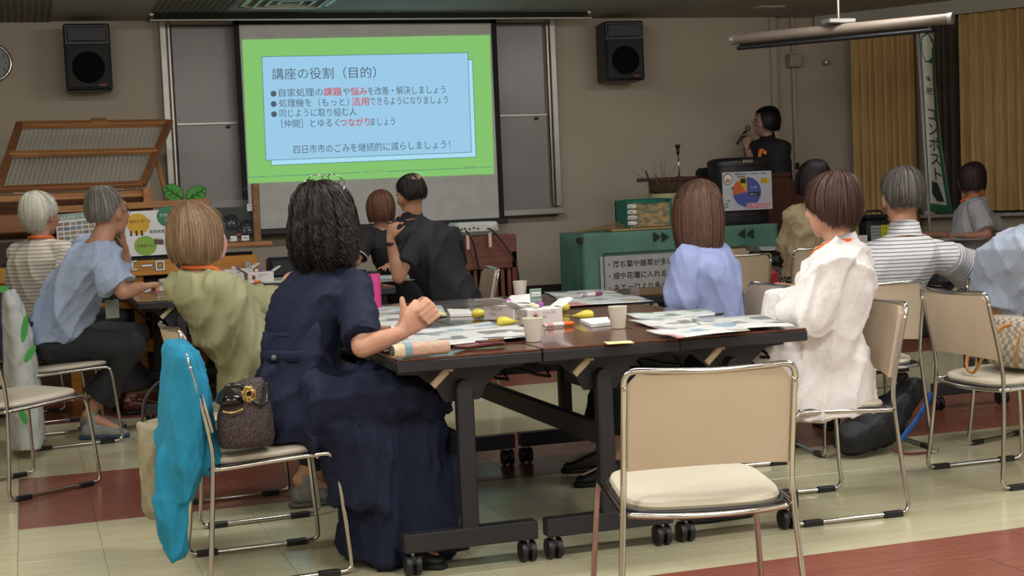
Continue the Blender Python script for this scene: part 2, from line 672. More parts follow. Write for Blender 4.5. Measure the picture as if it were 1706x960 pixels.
struct('wall_front', M().box((2.25, WY + .06, 1.35), (8.5, .12, 2.7)), m_wall)
struct('wall_front_recess', M().box((7.1, WY + .11, 1.35), (1.4, .12, 2.7)), m_wall)
struct('wall_left', M().box((-2.06, 4.6, 1.35), (.12, 15.3, 2.7)), m_wall)
struct('wall_back', M().box((3.5, -3.06, 1.35), (11.3, .12, 2.7)), m_wall)
pa, pb = at(1413, 27, z=CEIL), at(1647, 0, z=CEIL)
dd = Vector((pb[0] - pa[0], pb[1] - pa[1], 0)).normalized()
pa = Vector((pa[0], pa[1], 0))
pa = pa - dd * .2
LW = 3.2
nrm = Vector((dd.y, -dd.x, 0))           # points away from the room
if nrm.x < 0: nrm = -nrm
ang = math.atan2(dd.y, dd.x)
cw = pa + dd * LW / 2
lowm = M().box((cw.x + nrm.x * .06, cw.y + nrm.y * .06, .43), (LW, .12, .86), rot=ang)
lowm.box((cw.x + nrm.x * .06, cw.y + nrm.y * .06, 2.62), (LW, .12, .2), rot=ang)
lowm.box((cw.x + nrm.x * .14, cw.y + nrm.y * .14, 1.6), (LW, .04, 2.2), rot=ang)
struct('wall_right', lowm, m_wall)
pe = pa + dd * LW
struct('wall_right_side', M().box((pe.x + .06, (pe.y - 3) / 2, 1.35), (.12, pe.y + 3, 2.7)), m_wall)
struct('trim_sill', M().box((cw.x - nrm.x * .03, cw.y - nrm.y * .03, .865), (LW, .22, .035), rot=ang, bev=.005), m_alu)
struct('trim_curtain_box', M().box((cw.x - nrm.x * .26, cw.y - nrm.y * .26, 2.64), (LW, .03, .12), rot=ang), m_ceil)
struct('baseboard_front', M().box((2.25, WY - .01, .33), (8.4, .02, .19), bev=.004), mat('dark_baseboard', '2c2019', .5))
struct('stage', M().box((3.4, 11.35, .11), (10.4, 1.7, .22), bev=.01), wood('stage_boards', '4a3528', '3c2a20', .4, 0))
sx = M().box((6.49, WY - .02, 1.46), (.05, .05, 2.47))
struct('trim_corner', sx, m_wall)

# wall outlet, conduit and junction box
solo('wall_outlet', M().box((0, 0, 0), (.07, .014, .12), bev=.004).box((0, -.009, 0), (.03, .006, .05), bev=.002), mat('brown_plate', '3a2a22', .5),
     'small dark brown outlet plate on the wall left of the green table', 'outlet', (4.54, WY - .008, .65))
t = thing('junction_box', 'beige surface junction box with conduit running down the wall', 'box', (6.70, WY - .03, 2.31))
part('box', M().box((0, 0, 0), (.12, .09, .12), bev=.01), mat('box_beige', 'a39a86', .6), t)
part('conduit', M().box((0, .02, -1.06), (.022, .02, 2.0), bev=.004).box((0, .02, .24), (.022, .02, .3), bev=.004), m_wall, t)
part('switch', M().box((0, 0, -.95), (.03, .03, .06), bev=.004), m_black, t)
solo('wall_sensor', M().lathe([(.001, -.02), (.03, -.015), (.034, 0), (.03, .012), (.012, .02)], n=14), m_alu, 'small round sensor on the wall beneath the rolled screen', 'sensor', (7.02, WY - .04, 2.29))

# long glossy smoke-barrier channel under the ceiling
ch = thing('smoke_barrier', 'long narrow glass smoke barrier in an aluminium channel along the ceiling', 'barrier', (2.78, 11.7, CEIL))
part('channel', M().box((0, 0, -.012), (3.56, .05, .024), bev=.003), m_alu, ch)
part('glass_strip', M().box((0, -.03, -.03), (3.5, .006, .05)), mat('dark_glass', '3c4038', .05, .6), ch)
part('lower_rail', M().box((0, -.03, -.06), (3.56, .02, .012), bev=.003), m_alu, ch)
# square air outlet in the ceiling
ao = thing('ceiling_air_outlet', 'square louvred air outlet in the ceiling above the screen', 'vent', (1.95, 11.0, CEIL))
part('frame', M().box((0, -.3, -.006), (.66, .04, .012)).box((0, .3, -.006), (.66, .04, .012)).box((-.31, 0, -.006), (.04, .64, .012)).box((.31, 0, -.006), (.04, .64, .012)), m_alu, ao)
for k in range(3):
    w = .24 - k * .08
    q = M()
    for a, b, c, d in ((0, w, 2 * w, .02), (0, -w, 2 * w, .02), (w, 0, .02, 2 * w), (-w, 0, .02, 2 * w)):
        q.box((a, b, -.02 + k * .004), (c, d, .02))
    part('louvre', q, m_alu, ao)

# ceiling light housings (rear part of the room, out of view but real)
lh = thing('ceiling_light', 'white fluorescent batten on the ceiling, left column, fourth row back from the tables', 'light', (LAMPS[0][0], LAMPS[0][1], CEIL), group='ceiling lights behind the camera')
part('housing', M().box((0, 0, -.008), (1.26, .34, .016), bev=.004), m_white, lh)
for x, y in LAMPS[1:]:
    c = copy_tree(lh); c.location = (x, y, CEIL)
    c['label'] = 'white fluorescent batten on the ceiling, %s column, %s row back from the tables' % ({-.6: 'left', 1.9: 'middle', 4.4: 'right'}[x], {5.0: 'first', 2.6: 'second', .2: 'third', -2.2: 'fourth'}[y])
# front row: unlit, one shows at the top edge
fl = thing('unlit_ceiling_light', 'small pale unlit light panel in the ceiling over the speaker', 'light', (*at(1282, 11, z=CEIL)[:2], CEIL))
part('panel', M().box((0, 0, -.004), (.24, .12, .008), bev=.002), mat('light_panel', 'cfcabb', .5), fl)

# ---------------------------------------------------------------- sliding blackboard behind the screen
bb = thing('sliding_board', 'wide grey sliding writing board in an aluminium frame on the front wall', 'board', (2.75, WY, 1.9))
m_board = mat('grey_board', '98928f', .3, col2='8e8886', scale=2)
for sxn in (-1, 1):
    part('side_post', M().box((sxn * 1.62, -.05, 0), (.05, .1, 1.6), bev=.004), m_alu, bb)
    part('post_rail', M().box((sxn * 1.575, -.075, 0), (.02, .03, 1.58), bev=.003), m_steel, bb)
part('top_rail', M().box((0, -.04, .775), (3.28, .08, .035), bev=.004), m_alu, bb)
part('ledge', M().box((0, -.07, -.855), (3.3, .14, .03), bev=.006).box((0, -.135, -.84), (3.3, .012, .05), bev=.003), m_alu, bb)
part('upper_panel', M().box((0, -.03, .37), (3.1, .02, .76), bev=.003), m_board, bb)
part('lower_panel', M().box((0, -.055, -.42), (3.1, .02, .8), bev=.003), m_board, bb)
part('middle_rail', M().box((0, -.07, -.02), (3.1, .02, .022), bev=.003), m_alu, bb)
for x in (-1.15, 1.05, 1.45):
    part('handle', M().box((x, -.08, -.05), (.03, .03, .022), bev=.004), m_black, bb)

# ---------------------------------------------------------------- projection screen and slide
SY = 12.0
P_ = lambda x, y, dy=0: at(x, y, Y=SY - dy)
sc_ = thing('projection_screen', 'large black-bordered projection screen showing a green and blue slide in Japanese', 'screen', (2.75, SY, 2.69))
z0, z1, xl, xr = 1.0, 2.675, 1.668, 3.836
m_scr = mat('screen_fabric', 'd0cfcb', .8)
part('fabric', M().box(((xl + xr) / 2 - 2.75, .004, (z0 + z1) / 2 - 2.69), (xr - xl, .004, z1 - z0)), m_scr, sc_)
for x in (xl + .02, xr - .02):
    part('side_border', M().box((x - 2.75, 0, (z0 + z1) / 2 - 2.69), (.045, .006, z1 - z0)), m_blackm, sc_)
part('top_border', M().box(((xl + xr) / 2 - 2.75, 0, z1 - 2.69 - .01), (xr - xl, .006, .045)), m_blackm, sc_)
part('bottom_bar', M().box(((xl + xr) / 2 - 2.75, 0, z0 - 2.69), (xr - xl + .06, .03, .05), bev=.006), m_black, sc_)
part('case', M().box((0, .06, -.005), (2.5, .1, .05), bev=.01), m_alu, sc_)


def glow(name, c, e=1.0): return mat(name, c, .8, emit=e * .9)


g_green, g_blue, g_blue2 = glow('slide_green', '83c46c', .95), glow('slide_blue', '98c8e6'), glow('slide_pale_blue', 'a6dcf2')
g_txt, g_red, g_line = glow('slide_text_grey', '4b5a66'), glow('slide_red', 'c04a48'), glow('slide_line', '456a72')
sl = M(); smats = [g_green, g_blue2, g_blue, g_txt, g_red, g_line]
sm = lambda g: smats.index(g)


def squad(pts, g, k):
    sl.poly([P_(x, y, .004 + k * .0015) for x, y in pts], sm(g))


def sline(a, b, w, g, k):
    d = np.array([b[0] - a[0], b[1] - a[1]], float); n = np.array([-d[1], d[0]]); n = n / np.linalg.norm(n) * w / 2
    squad([(a[0] - n[0], a[1] - n[1]), (b[0] - n[0], b[1] - n[1]), (b[0] + n[0], b[1] + n[1]), (a[0] + n[0], a[1] + n[1])][::-1], g, k)


def zz(x, y): return (380 + x / 3.2, y / 3.2)


def stext(s, xa, ya, xb, yb, h, g=None, bold=0):
    a, b = np.array(zz(xa, ya)), np.array(zz(xb, yb))
    vs, fs, w, x0 = text2d(s, bold)
    e = (b - a) / (w - x0); up = np.array([-.045, -1]) * h / 3.2
    sl.add([P_(*(a + e * (p[0] - x0) + up * p[1]), .010) for p in vs], fs, sm(g or g_txt))


squad([(414, 305.5), (823, 290), (816, 58.4), (403.4, 66.2)], g_green, 0)
B1 = [(452, 275.5), (793, 261.5), (787, 99.5), (446, 105)]
B2 = [(443, 267.3), (785.6, 253.8), (779.4, 87.8), (436.2, 94.7)]
squad(B1, g_blue2, 1); squad(B2, g_blue, 2)
for B, k in ((B1, 1.5), (B2, 2.5)):
    for i in range(4): sline(B[i], B[(i + 1) % 4], .9, g_line, k)
stext('講座の役割（目的）', 235, 420, 790, 410, 66)
for bx, by in ((242, 500), (243, 555), (245, 609)):
    c0 = zz(bx, by)
    squad([(c0[0] + 5 * math.cos(q), c0[1] + 5 * math.sin(q)) for q in np.linspace(0, -2 * math.pi, 16, endpoint=False)], g_txt, 4)
r1 = lambda x: 513 - (x - 272) * .020
for s_, a_, b_, bo in (('自家処理の', 272, 506, 0), ('課題', 510, 607, 1), ('や', 612, 650, 0), ('悩み', 653, 742, 1), ('を改善・解決しましょう', 746, 1160, 0)):
    stext(s_, a_, r1(a_), b_, r1(b_), 48, g_red if bo else g_txt, .010 * bo)
r2 = lambda x: 569 - (x - 272) * .022
for s_, a_, b_, bo in (('処理機を（もっと）', 272, 645, 0), ('活用', 660, 752, 1), ('できるようになりましょう', 757, 1173, 0)):
    stext(s_, a_, r2(a_), b_, r2(b_), 48, g_red if bo else g_txt, .010 * bo)
stext('同じように取り組む人', 275, 623, 686, 613, 48)
r4 = lambda x: 679 - (x - 285) * .024
for s_, a_, b_, bo in (('［仲間］とゆるく', 285, 594, 0), ('つながり', 598, 757, 1), ('ましょう', 760, 890, 0)):
    stext(s_, a_, r4(a_), b_, r4(b_), 48, g_red if bo else g_txt, .010 * bo)
stext('四日市市のごみを継続的に減らしましょう！', 350, 817, 1185, 788, 50)
stext('スキルアップセミナー', 722, 924, 832, 919, 16); stext('令和7年度', 1258, 901, 1318, 898, 16); stext('6', 219, 945, 228, 944, 16)
for a_, b_ in (((110, 945), (205, 942)), ((245, 940), (705, 920)), ((845, 915), (1255, 897)), ((1325, 893), (1412, 889))):
    sline(zz(*a_), zz(*b_), .8, g_line, 3)
o = link('slide', sl.mesh('slide', smats, False, sc_.location), sc_)
o['label'] = 'projected slide with grey and red Japanese text on light blue over green'

# ---------------------------------------------------------------- wall loudspeakers, clock
m_grille = mat('speaker_grille', '1a1b1f', .55, bump=.3, bscale=900, col2='121316', scale=4)


def wall_speaker(label, x, z, tilt):
    t = thing('wall_speaker', label, 'speaker', (x, WY - .25, z), tilt)
    part('cabinet', M().box((0, .04, 0), (.34, .30, .50), bev=.012), m_black, t)
    part('horn', M().box((0, -.115, .17), (.29, .02, .11), bev=.006).prism([(-.13, .125), (.13, .125), (.02, .155), (-.02, .155)], -.132, -.124, T=Matrix(((1, 0, 0, 0), (0, 0, 1, 0), (0, 1, 0, 0), (0, 0, 0, 1)))), mat('horn_plastic', '1a1d22', .5), t)
    part('grille', M().box((0, -.118, -.07), (.31, .016, .33), bev=.006), m_grille, t)
    part('woofer', M().lathe([(.11, 0), (.12, .004), (.11, .008), (.06, .006), (.03, .009), (.001, .01)], n=24, T=Matrix.Translation((0, -.126, -.08)) @ Matrix.Rotation(math.pi / 2, 4, 'X')), mat('woofer_black', '0c0c0f', .8, spec=.1), t)
    part('badge', M().box((.1, -.128, -.215), (.055, .004, .016), bev=.001), mat('badge_red', '7a2a22', .5), t, label='small red badge')
    part('bracket', M().box((0, .215, 0), (.1, .07, .2), bev=.005), m_dark, t)
    return t


wall_speaker('black loudspeaker mounted high on the wall above the wooden box with open lid', .545, 2.39, -.03)
wall_speaker('black loudspeaker mounted high on the wall to the right of the screen', 4.93, 2.385, -.12)
ck = thing('wall_clock', 'round silver wall clock cut off by the left picture edge', 'clock', (-.15, WY - .03, 2.385))
rot_ = Matrix.Rotation(math.pi / 2, 4, 'X')
part('rim', M().tube([(.136 * math.cos(q), -.018, .136 * math.sin(q)) for q in np.linspace(0, 2 * math.pi, 40, endpoint=False)], .013, 10, closed=True), m_chrome, ck, 'all')
part('dial', M().lathe([(.126, 0), (.126, .012)], n=36, T=rot_), mat('dial_grey', '8f8f93', .5), ck)
fl_ = Flat((-.15, WY - .044, 2.385), (1, 0, 0), (0, 0, 1))
for h in range(1, 13):
    a = math.radians(90 - 30 * h)
    s_ = str(h)
    fl_.text(s_, .1 * math.cos(a) - .011 * len(s_), .1 * math.sin(a) - .012, .034, m_ink, 1)
fl_.line(0, 0, -.05, .04, .006, m_ink); fl_.line(0, 0, -.08, -.03, .004, m_ink)
fl_.done('numerals', ck)

# ---------------------------------------------------------------- curtains
m_gold = mat('gold_curtain', 'c7a570', .85, col2='a98854', scale=6, stretch=(6, 6, .4), bump=.1, bscale=200, ramp=(.3, .7))
m_grey_c = mat('grey_curtain', '4e443c', .85, col2='3f3730', scale=5, bump=.1, bscale=200)


def curtain(name, label, s0, s1, zb, zt, m, off, per=.075, amp=.045, seed=1, group=None):
    rnd = random.Random(seed)
    ph = [rnd.uniform(-.5, .5) for _ in range(80)]
    L = s1 - s0
    n = int(L / .012)

    def f(u, v):
        s = s0 + u * L
        k = s / per
        i = int(abs(k)) % 78
        w = ph[i] * (1 - (k % 1)) + ph[i + 1] * (k % 1)
        fold = math.sin(2 * math.pi * (k + .3 * w)) + .35 * math.sin(4 * math.pi * k + w * 3)
        a = amp * (1 + .35 * w) * (.75 + .5 * v)
        p = pa + dd * (s + .012 * w * v) - nrm * (off + a * fold)
        return (p.x, p.y, zt + (zb - zt) * v)
    g = M().grid(f, n, 10)
    o_ = solo(name, g, m, label, 'curtain', tuple(pa + dd * s0), 0, group, 'all', world=True)
    return o_


def s_at(px):
    """where a pixel column meets the curtain line"""
    d = _f * FPX + _R * (px - 853) - _U * (200 - 480)
    A = np.array([[d[0], -dd.x], [d[1], -dd.y]])
    t, s = np.linalg.solve(A, np.array([pa.x, pa.y]))
    return float(s)


curtain('curtain', 'golden pleated curtain hanging left of the white banner', s_at(1432) + .02, s_at(1540), .5, 2.6, m_gold, .16, seed=3)
curtain('blackout_curtain', 'narrow dark grey curtain between the two golden curtains', s_at(1562), s_at(1604), .88, 2.62, m_grey_c, .1, per=.06, seed=5)
curtain('curtain', 'wide golden pleated curtain at the right picture edge', s_at(1611), LW - .05, .9, 2.64, m_gold, .17, per=.1, amp=.045, seed=9)

# rolled-up hanging screen under the ceiling
ra, rb = Vector(at(1222, 66, D=10.6)), Vector(at(1584, 31, D=9.7))
mid = (ra + rb) / 2
rs = thing('rolled_screen', 'rolled-up grey ceiling screen hanging in front of the curtains', 'screen', mid)
part('roller_tube', M().tube([ra, rb], .036, 16), mat('roller_grey', '7b6f63', .45), rs, world=True)
for e in (ra, rb):
    dv = (rb - ra).normalized()
    part('end_cap', M().tube([e - dv * .015, e + dv * .015], .039, 16), m_alu, rs, world=True)
dn = Vector((0, 0, -.062))
part('weight_bar', M().tube([ra + (rb - ra) * .02 + dn, rb - (rb - ra) * .08 + dn], .016, 10), m_black, rs, world=True)
part('fabric_edge', M().tube([ra + (rb - ra) * .03 + dn * .6, rb - (rb - ra) * .1 + dn * .6], .012, 6, flat=.3), m_blackm, rs, world=True)
hb = Vector(at(1397, 36, D=10.15))
part('ceiling_plate', M().box(tuple(hb + Vector((0, 0, .0))), (.2, .12, .03), bev=.006), m_alu, rs, world=True)
part('hanger', M().tube([hb, (hb.x, hb.y, CEIL)], .011, 8), m_steel, rs, world=True)
# ---------------------------------------------------------------- stacking chairs
def chair_side(sx):
    """closed side loop: back post, floor runner, front leg, seat tube"""
    w = lambda z: sx * (.222 + .032 * max(0, 1 - z / .45))
    pts = [(-.262, .732), (-.245, .66), (-.222, .56), (-.205, .47), (-.203, .40), (-.212, .28), (-.228, .10), (-.236, .045), (-.226, .018), (-.19, .011),
           (-.05, .011), (.10, .011), (.19, .011), (.222, .02), (.228, .05), (.218, .18), (.205, .32), (.197, .372), (.18, .398), (.14, .402), (0, .396), (-.12, .389), (-.203, .386)]
    return smoothpath([(w(z), y, z) for y, z in pts], 3)


def make_chair():
    t = thing('stacking_chair', 'chair', 'chair')
    for sx in (-1, 1):
        part('side_frame', M().tube(chair_side(sx), .0085, 8), m_chrome, t, 'all')
        for y in (-.17, .15):
            part('foot_glide', M().box((sx * .254, y, .009), (.026, .075, .026), bev=.004), m_black, t)
    # top rail: across the back in a shallow arc with rounded corners
    top = []
    for x, z, y in ((-.224, .725, -.261), (-.218, .752, -.266), (-.195, .766, -.272), (-.12, .764, -.288), (0, .761, -.296), (.12, .764, -.288), (.195, .766, -.272), (.218, .752, -.266), (.224, .725, -.261)):
        top.append((x, y, z))
    part('top_rail', M().tube(smoothpath(top, 4), .0085, 8), m_chrome, t, 'all')
    g = M()

    def back(u, v):
        a = (u - .5) * 2
        x = a * .213
        edge = .028 * max(0, (abs(a) - .86) / .14) ** 2
        z = .512 - .012 * (a * a) + v * (.244 + .012 * a * a) + (-edge if v > .5 else 0) * (2 * v - 1)
        y = -.208 - (z - .49) * .22 - .034 * (1 - a * a)
        return (x, y, z)
    g.grid(back, 18, 8, thick=.02)
    part('backrest', g, m_vinyl, t)
    s = M()
    n = 36
    rings = []
    for z, k in ((.416, .93), (.42, .98), (.432, 1.0), (.442, .98), (.447, .93), (.449, .8), (.450, .45)):
        ring = []
        for i in range(n):
            q = 2 * math.pi * i / n
            cx, sy = math.cos(q), math.sin(q)
            x = math.copysign(abs(cx) ** .42, cx) * (.213 - .008 * sy) * k
            y = math.copysign(abs(sy) ** .5, sy) * .207 * k
            zz_ = z - .018 + .010 * (y / .2) - .004 * (1 - (x / .21) ** 2)
            ring.append((x, y, zz_))
        rings.append(ring)
    vs = [p for r in rings for p in r]
    fs = [(i * n + k, i * n + (k + 1) % n, (i + 1) * n + (k + 1) % n, (i + 1) * n + k) for i in range(len(rings) - 1) for k in range(n)]
    fs += [tuple(range(n))[::-1], tuple((len(rings) - 1) * n + k for k in range(n))]
    s.add(vs, fs)
    part('seat', s, m_seatv, t)
    e = []
    for i in range(40):
        q = 2 * math.pi * i / 40
        cx, sy = math.cos(q), math.sin(q)
        x = math.copysign(abs(cx) ** .42, cx) * (.218 - .008 * sy)
        y = math.copysign(abs(sy) ** .5, sy) * .212
        e.append((x, y, .400 + .010 * (y / .2) - .004 * (1 - (x / .21) ** 2)))
    part('seat_edge', M().tube(e, .007, 6, closed=True), m_black, t, 'all')
    part('rear_rail', M().tube(smoothpath([(-.215, -.2, .384), (-.12, -.222, .380), (0, -.228, .378), (.12, -.222, .380), (.215, -.2, .384)], 4), .008, 8), m_chrome, t, 'all')
    part('cross_bar', M().tube([(-.222, .14, .392), (.222, .14, .392)], .007, 6), m_chrome, t, 'all')
    return t


chair0 = make_chair()
used = []


def place_chair(x, y, deg, label, z=0):
    o = chair0 if not used else copy_tree(chair0)
    used.append(o)
    o.location = (x, y, z)
    o.rotation_euler = (0, 0, math.radians(deg - 90))
    o['label'] = label
    o['group'] = 'beige stacking chairs'
    return o


CH = {}
for key, x, y, d, lab in (
        ('near', 1.690, 3.715, 78, 'empty beige stacking chair nearest the viewer, in front of the table end'),
        ('white', 2.765, 4.95, 178, 'beige stacking chair under the woman in the white linen blouse'),
        ('lav', 2.90, 6.06, 176, 'beige stacking chair under the woman in the lavender blouse'),
        ('navy', .725, 5.06, 2, 'stacking chair carrying the turquoise sweatshirt and the woman in navy'),
        ('olive', .79, 6.02, 4, 'stacking chair under the woman in the olive green blouse'),
        ('empty_left', -.07, 7.04, 34, 'empty beige stacking chair cut off by the left picture edge'),
        ('blue', .17, 8.38, 8, 'stacking chair under the man in the pale blue shirt'),
        ('striped_top', .02, 9.35, 14, 'stacking chair under the white-haired woman in the striped top'),
        ('polo', 2.48, 8.92, 174, 'stacking chair under the man in the dark polo shirt'),
        ('bob', 2.50, 9.85, 182, 'stacking chair under the woman in the black polo shirt'),
        ('tote', 3.76, 5.12, 0, 'stacking chair with the checked tote bag on its seat at the right'),
        ('man', 3.58, 6.02, 82, 'stacking chair under the man in the striped polo shirt'),
        ('red_bag', 4.34, 8.95, 94, 'empty beige stacking chair with a red bag on its seat'),
        ('far', 4.80, 10.15, 90, 'beige stacking chair farthest away, only its top showing'),
        ('beige', 5.12, 9.2, 86, 'stacking chair under the woman in the beige blouse'),
        ('grey', 7.0, 10.12, 176, 'stacking chair under the woman in the light grey top'),
        ('edge', 4.30, 5.60, 20, 'stacking chair under the person in the blue pinstriped shirt')):
    CH[key] = place_chair(x, y, d, lab)

# ---------------------------------------------------------------- folding training tables
TW, TH_ = .485, .72


def make_table(L, W=TW, label=''):
    """long side along local y, near end at y = 0"""
    t = thing('folding_table', label, 'table')
    part('tabletop', M().box((0, L / 2, TH_ - .004), (W - .006, L - .006, .008), bev=.002), m_rose, t)
    part('edge_band', M().box((0, L / 2, TH_ - .026), (W - .002, L, .036), bev=.003), m_dark, t)
    for e, y in ((-1, .10), (1, L - .10)):
        part('foot_bar', M().box((0, y, .11), (W - .03, .055, .062), bev=.004), m_dark, t)
        part('leg', M().box((0, y, .37), (.056, .045, .48), bev=.006).tube([(0, y - .022, .6), (0, y + .022, .6)], .028, 16), m_dark, t)
        pl = [(-.215, .700), (.215, .700), (.215, .655), (.145, .650), (.085, .6), (.06, .555), (-.06, .555), (-.085, .6), (-.145, .650), (-.215, .655)]
        part('bracket', M().prism(pl, y + .026, y + .034, T=Matrix(((1, 0, 0, 0), (0, 0, 1, 0), (0, 1, 0, 0), (0, 0, 0, 1)))), m_dark, t)
        lv = part('lever', M().tube([(-.112, y - .03, .618), (-.062, y - .03, .664)], .012, 8, flat=.6).box((-.055, y - .02, .67), (.03, .03, .02), bev=.004), m_ivory, t, label='ivory release lever')
        for bx in (-.14, .02):
            part('bolt', M().lathe([(.009, 0), (.009, .008), (.004, .012)], n=10, T=Matrix.Translation((bx + .03, y + .026, .672)) @ Matrix.Rotation(math.pi / 2, 4, 'X')), m_chrome, t)
        for sx in (-1, 1):
            x = sx * (W / 2 - .045)
            c = M()
            for k in (-1, 1):
                c.lathe([(.02, -.011), (.034, -.009), (.036, 0), (.034, .009), (.02, .011)], n=18, T=Matrix.Translation((x + k * .016, y + .008, .036)) @ Matrix.Rotation(math.pi / 2, 4, 'Y'))
            c.box((x, y + .004, .052), (.03, .05, .03), bev=.008)
            cs = part('caster', c, m_black, t)
            part('stem', M().lathe([(.007, .06), (.007, .085)], (x, y, 0), n=10), m_steel, cs)
    part('stretcher', M().box((0, L / 2, .40), (.03, L - .22, .075), bev=.004), m_dark, t)
    part('shelf_rail', M().tube(smoothpath([(-.17, .2, .63), (-.17, .28, .60), (-.17, L - .28, .60), (-.17, L - .2, .63)], 3), .006, 6), m_dark, t)
    part('shelf_rail', M().tube(smoothpath([(.17, .2, .63), (.17, .28, .60), (.17, L - .28, .60), (.17, L - .2, .63)], 3), .006, 6), m_dark, t)
    return t


NY = 4.59
tb = make_table(1.93, label='rosewood folding table at the left of the near block, with the pink bottle on it')
tb.location = (1.335, NY, 0)
others = []
for x, y, r, lab in ((1.822, NY - .004, 0, 'rosewood folding table in the middle of the near block, with the paper cups on it'),
                     (2.309, NY + .006, 0, 'rosewood folding table at the right of the near block, newspapers spread to its edge'),
                     (1.15, 6.80, -90, 'rosewood folding table set crosswise at the far end of the near block'),
                     (.81, 8.45, 0, 'folding table at the left of the left group, beside the man in pale blue'),
                     (1.297, 8.45, 0, 'folding table in the middle of the left group, with the white cartons on it'),
                     (1.784, 8.45, 0, 'folding table at the right of the left group, before the dark polo shirt'),
                     ):
    c = copy_tree(tb)
    c.location = (x, y, 0); c.rotation_euler = (0, 0, math.radians(r)); c['label'] = lab
tr = make_table(1.6, label='folding table of the right group, papers on it before the grey-topped woman')
tr.location = (5.14, 10.24, 0); tr.rotation_euler = (0, 0, math.radians(-90))
th2 = make_table(1.15, label='folding table behind the man in the striped polo shirt, mostly hidden')
th2.location = (4.68, 6.62, 0)
for o_ in [tb] + [o for o in SC.objects if o.name.startswith('folding_table.')]:
    o_['group'] = 'folding training tables'


# ---------------------------------------------------------------- things on the tables
TZ = TH_ + .0015
news = [printed('newsprint_a', 'd8dad6', '8a8c8c', ['8d8f92', 'b9c6d0', 'c8b7a4', '9fb0a2', 'a9939b', '5d646e']),
        printed('newsprint_b', 'dcdedb', '7e8284', ['9bb9cc', 'c3c9cc', '7f9a86', 'c98f8a', 'b6b39a']),
        printed('newsprint_c', 'd3d9d4', '6f7a74', ['86a391', '5f8770', 'c8cfca', '9fb7a9'])]
m_yel = mat('yellow_note', 'e2dd9a', .7)


def sheet(name, label, quad, m, z=TZ, curl=.004, seed=0, group='printed sheets on the near table', cat='paper', world_px=True, n=(9, 7)):
    """a paper lying on a table; quad = four photo pixels tl, tr, br, bl of its corners on the table plane"""
    Q = [Vector(at(x, y, z=z)) for x, y in quad] if world_px else [Vector(q) for q in quad]
    rnd = random.Random(seed)
    a, b = rnd.uniform(0, 6), rnd.uniform(0, 6)
    c0 = sum(Q, Vector()) / 4

    def f(u, v):
        p = (Q[0] * (1 - u) + Q[1] * u) * (1 - v) + (Q[3] * (1 - u) + Q[2] * u) * v
        p = p.copy()
        p.z += curl * (.5 + .5 * math.sin(a + u * 5 + v * 2)) * (.3 + abs(v - .5)) + curl * .5 * (1 + math.sin(b + v * 7))
        return p
    g = M().grid(f, n[0], n[1], thick=.0005)
    me = g.mesh(name, [m], 'all', c0)
    planar_uv(me)
    o = link(name, me, None, c0)
    o['label'], o['category'] = label, cat
    if group: o['group'] = group
    return o


sheet('newspaper', 'printed newspaper sheet beside the pink bottle, under the clasped hands', [(600, 512), (735, 509), (745, 528), (600, 540)], news[1], TZ, seed=1)
sheet('newspaper', 'newspaper with a red picture lying left of the clasped hands', [(598, 525), (700, 520), (720, 540), (612, 556)], news[0], TZ + .003, seed=2)
sheet('newspaper', 'long newspaper sheet with blue print right behind the clasped hands', [(690, 552), (815, 537), (845, 550), (690, 565)], news[1], TZ, seed=3)
sheet('newspaper', 'newspaper in front of the hands reaching towards the paper cup', [(650, 563), (862, 543), (905, 562), (640, 588)], news[0], TZ + .004, seed=4)
sheet('newspaper', 'greenish printed sheet at the far edge of the table behind the tissue boxes', [(905, 487), (1010, 483), (1042, 493), (930, 498)], news[2], TZ, seed=5)
sheet('newspaper', 'white printed sheet under the purple marker at the far edge', [(925, 497), (1052, 492), (1090, 502), (945, 512)], news[1], TZ + .004, seed=6)
sheet('newspaper', 'pale sheet behind the row of yellow clips', [(1040, 525), (1175, 516), (1205, 527), (1075, 535)], news[2], TZ, seed=7)
sheet('newspaper', 'newspaper sheet to the right of the middle paper cup', [(1045, 535), (1185, 526), (1250, 540), (1105, 551)], news[0], TZ + .003, seed=8)
sheet('newspaper', 'colourful newspaper at the right front corner of the table', [(1150, 533), (1270, 527), (1326, 545), (1190, 552)], news[0], TZ + .006, seed=9)
sheet('newspaper', 'grey printed newspaper lying along the front edge at the right', [(1075, 552), (1220, 539), (1250, 552), (1130, 565)], news[1], TZ + .009, seed=10)
sheet('yellow_note', 'pale yellow note card behind the clasped hands', [(722, 515), (745, 524), (722, 529), (708, 518)], m_yel, TZ + .006, seed=11, group=None, cat='note')
sheet('yellow_note', 'pale yellow sticky note at the front edge of the middle table', [(1005, 570), (1050, 568), (1057, 572), (1012, 574)], m_yel, TZ + .001, seed=12, curl=.001, group=None, cat='note')
for i, (q, lab) in enumerate((([(745, 519), (782, 520), (788, 527), (750, 528)], 'white notepad between the hands and the first yellow clip'), ([(966, 537), (1012, 533), (1018, 542), (985, 546)], 'white notepad between the orange marker and the middle paper cup'))):
    Q = [at(x, y, z=TZ) for x, y in q]
    c0 = sum([Vector(p) for p in Q], Vector()) / 4
    solo('notepad', M().prism([(p[0], p[1]) for p in Q[::-1]], TZ, TZ + .012), m_paper, lab, 'notepad', c0, world=True, smooth=False)


def place(name, label, cat, px, py, mk, deg=0, z=TZ, group=None):
    p = at(px, py, z=z)
    t = thing(name, label, cat, p, math.radians(deg), group)
    mk(t)
    return t


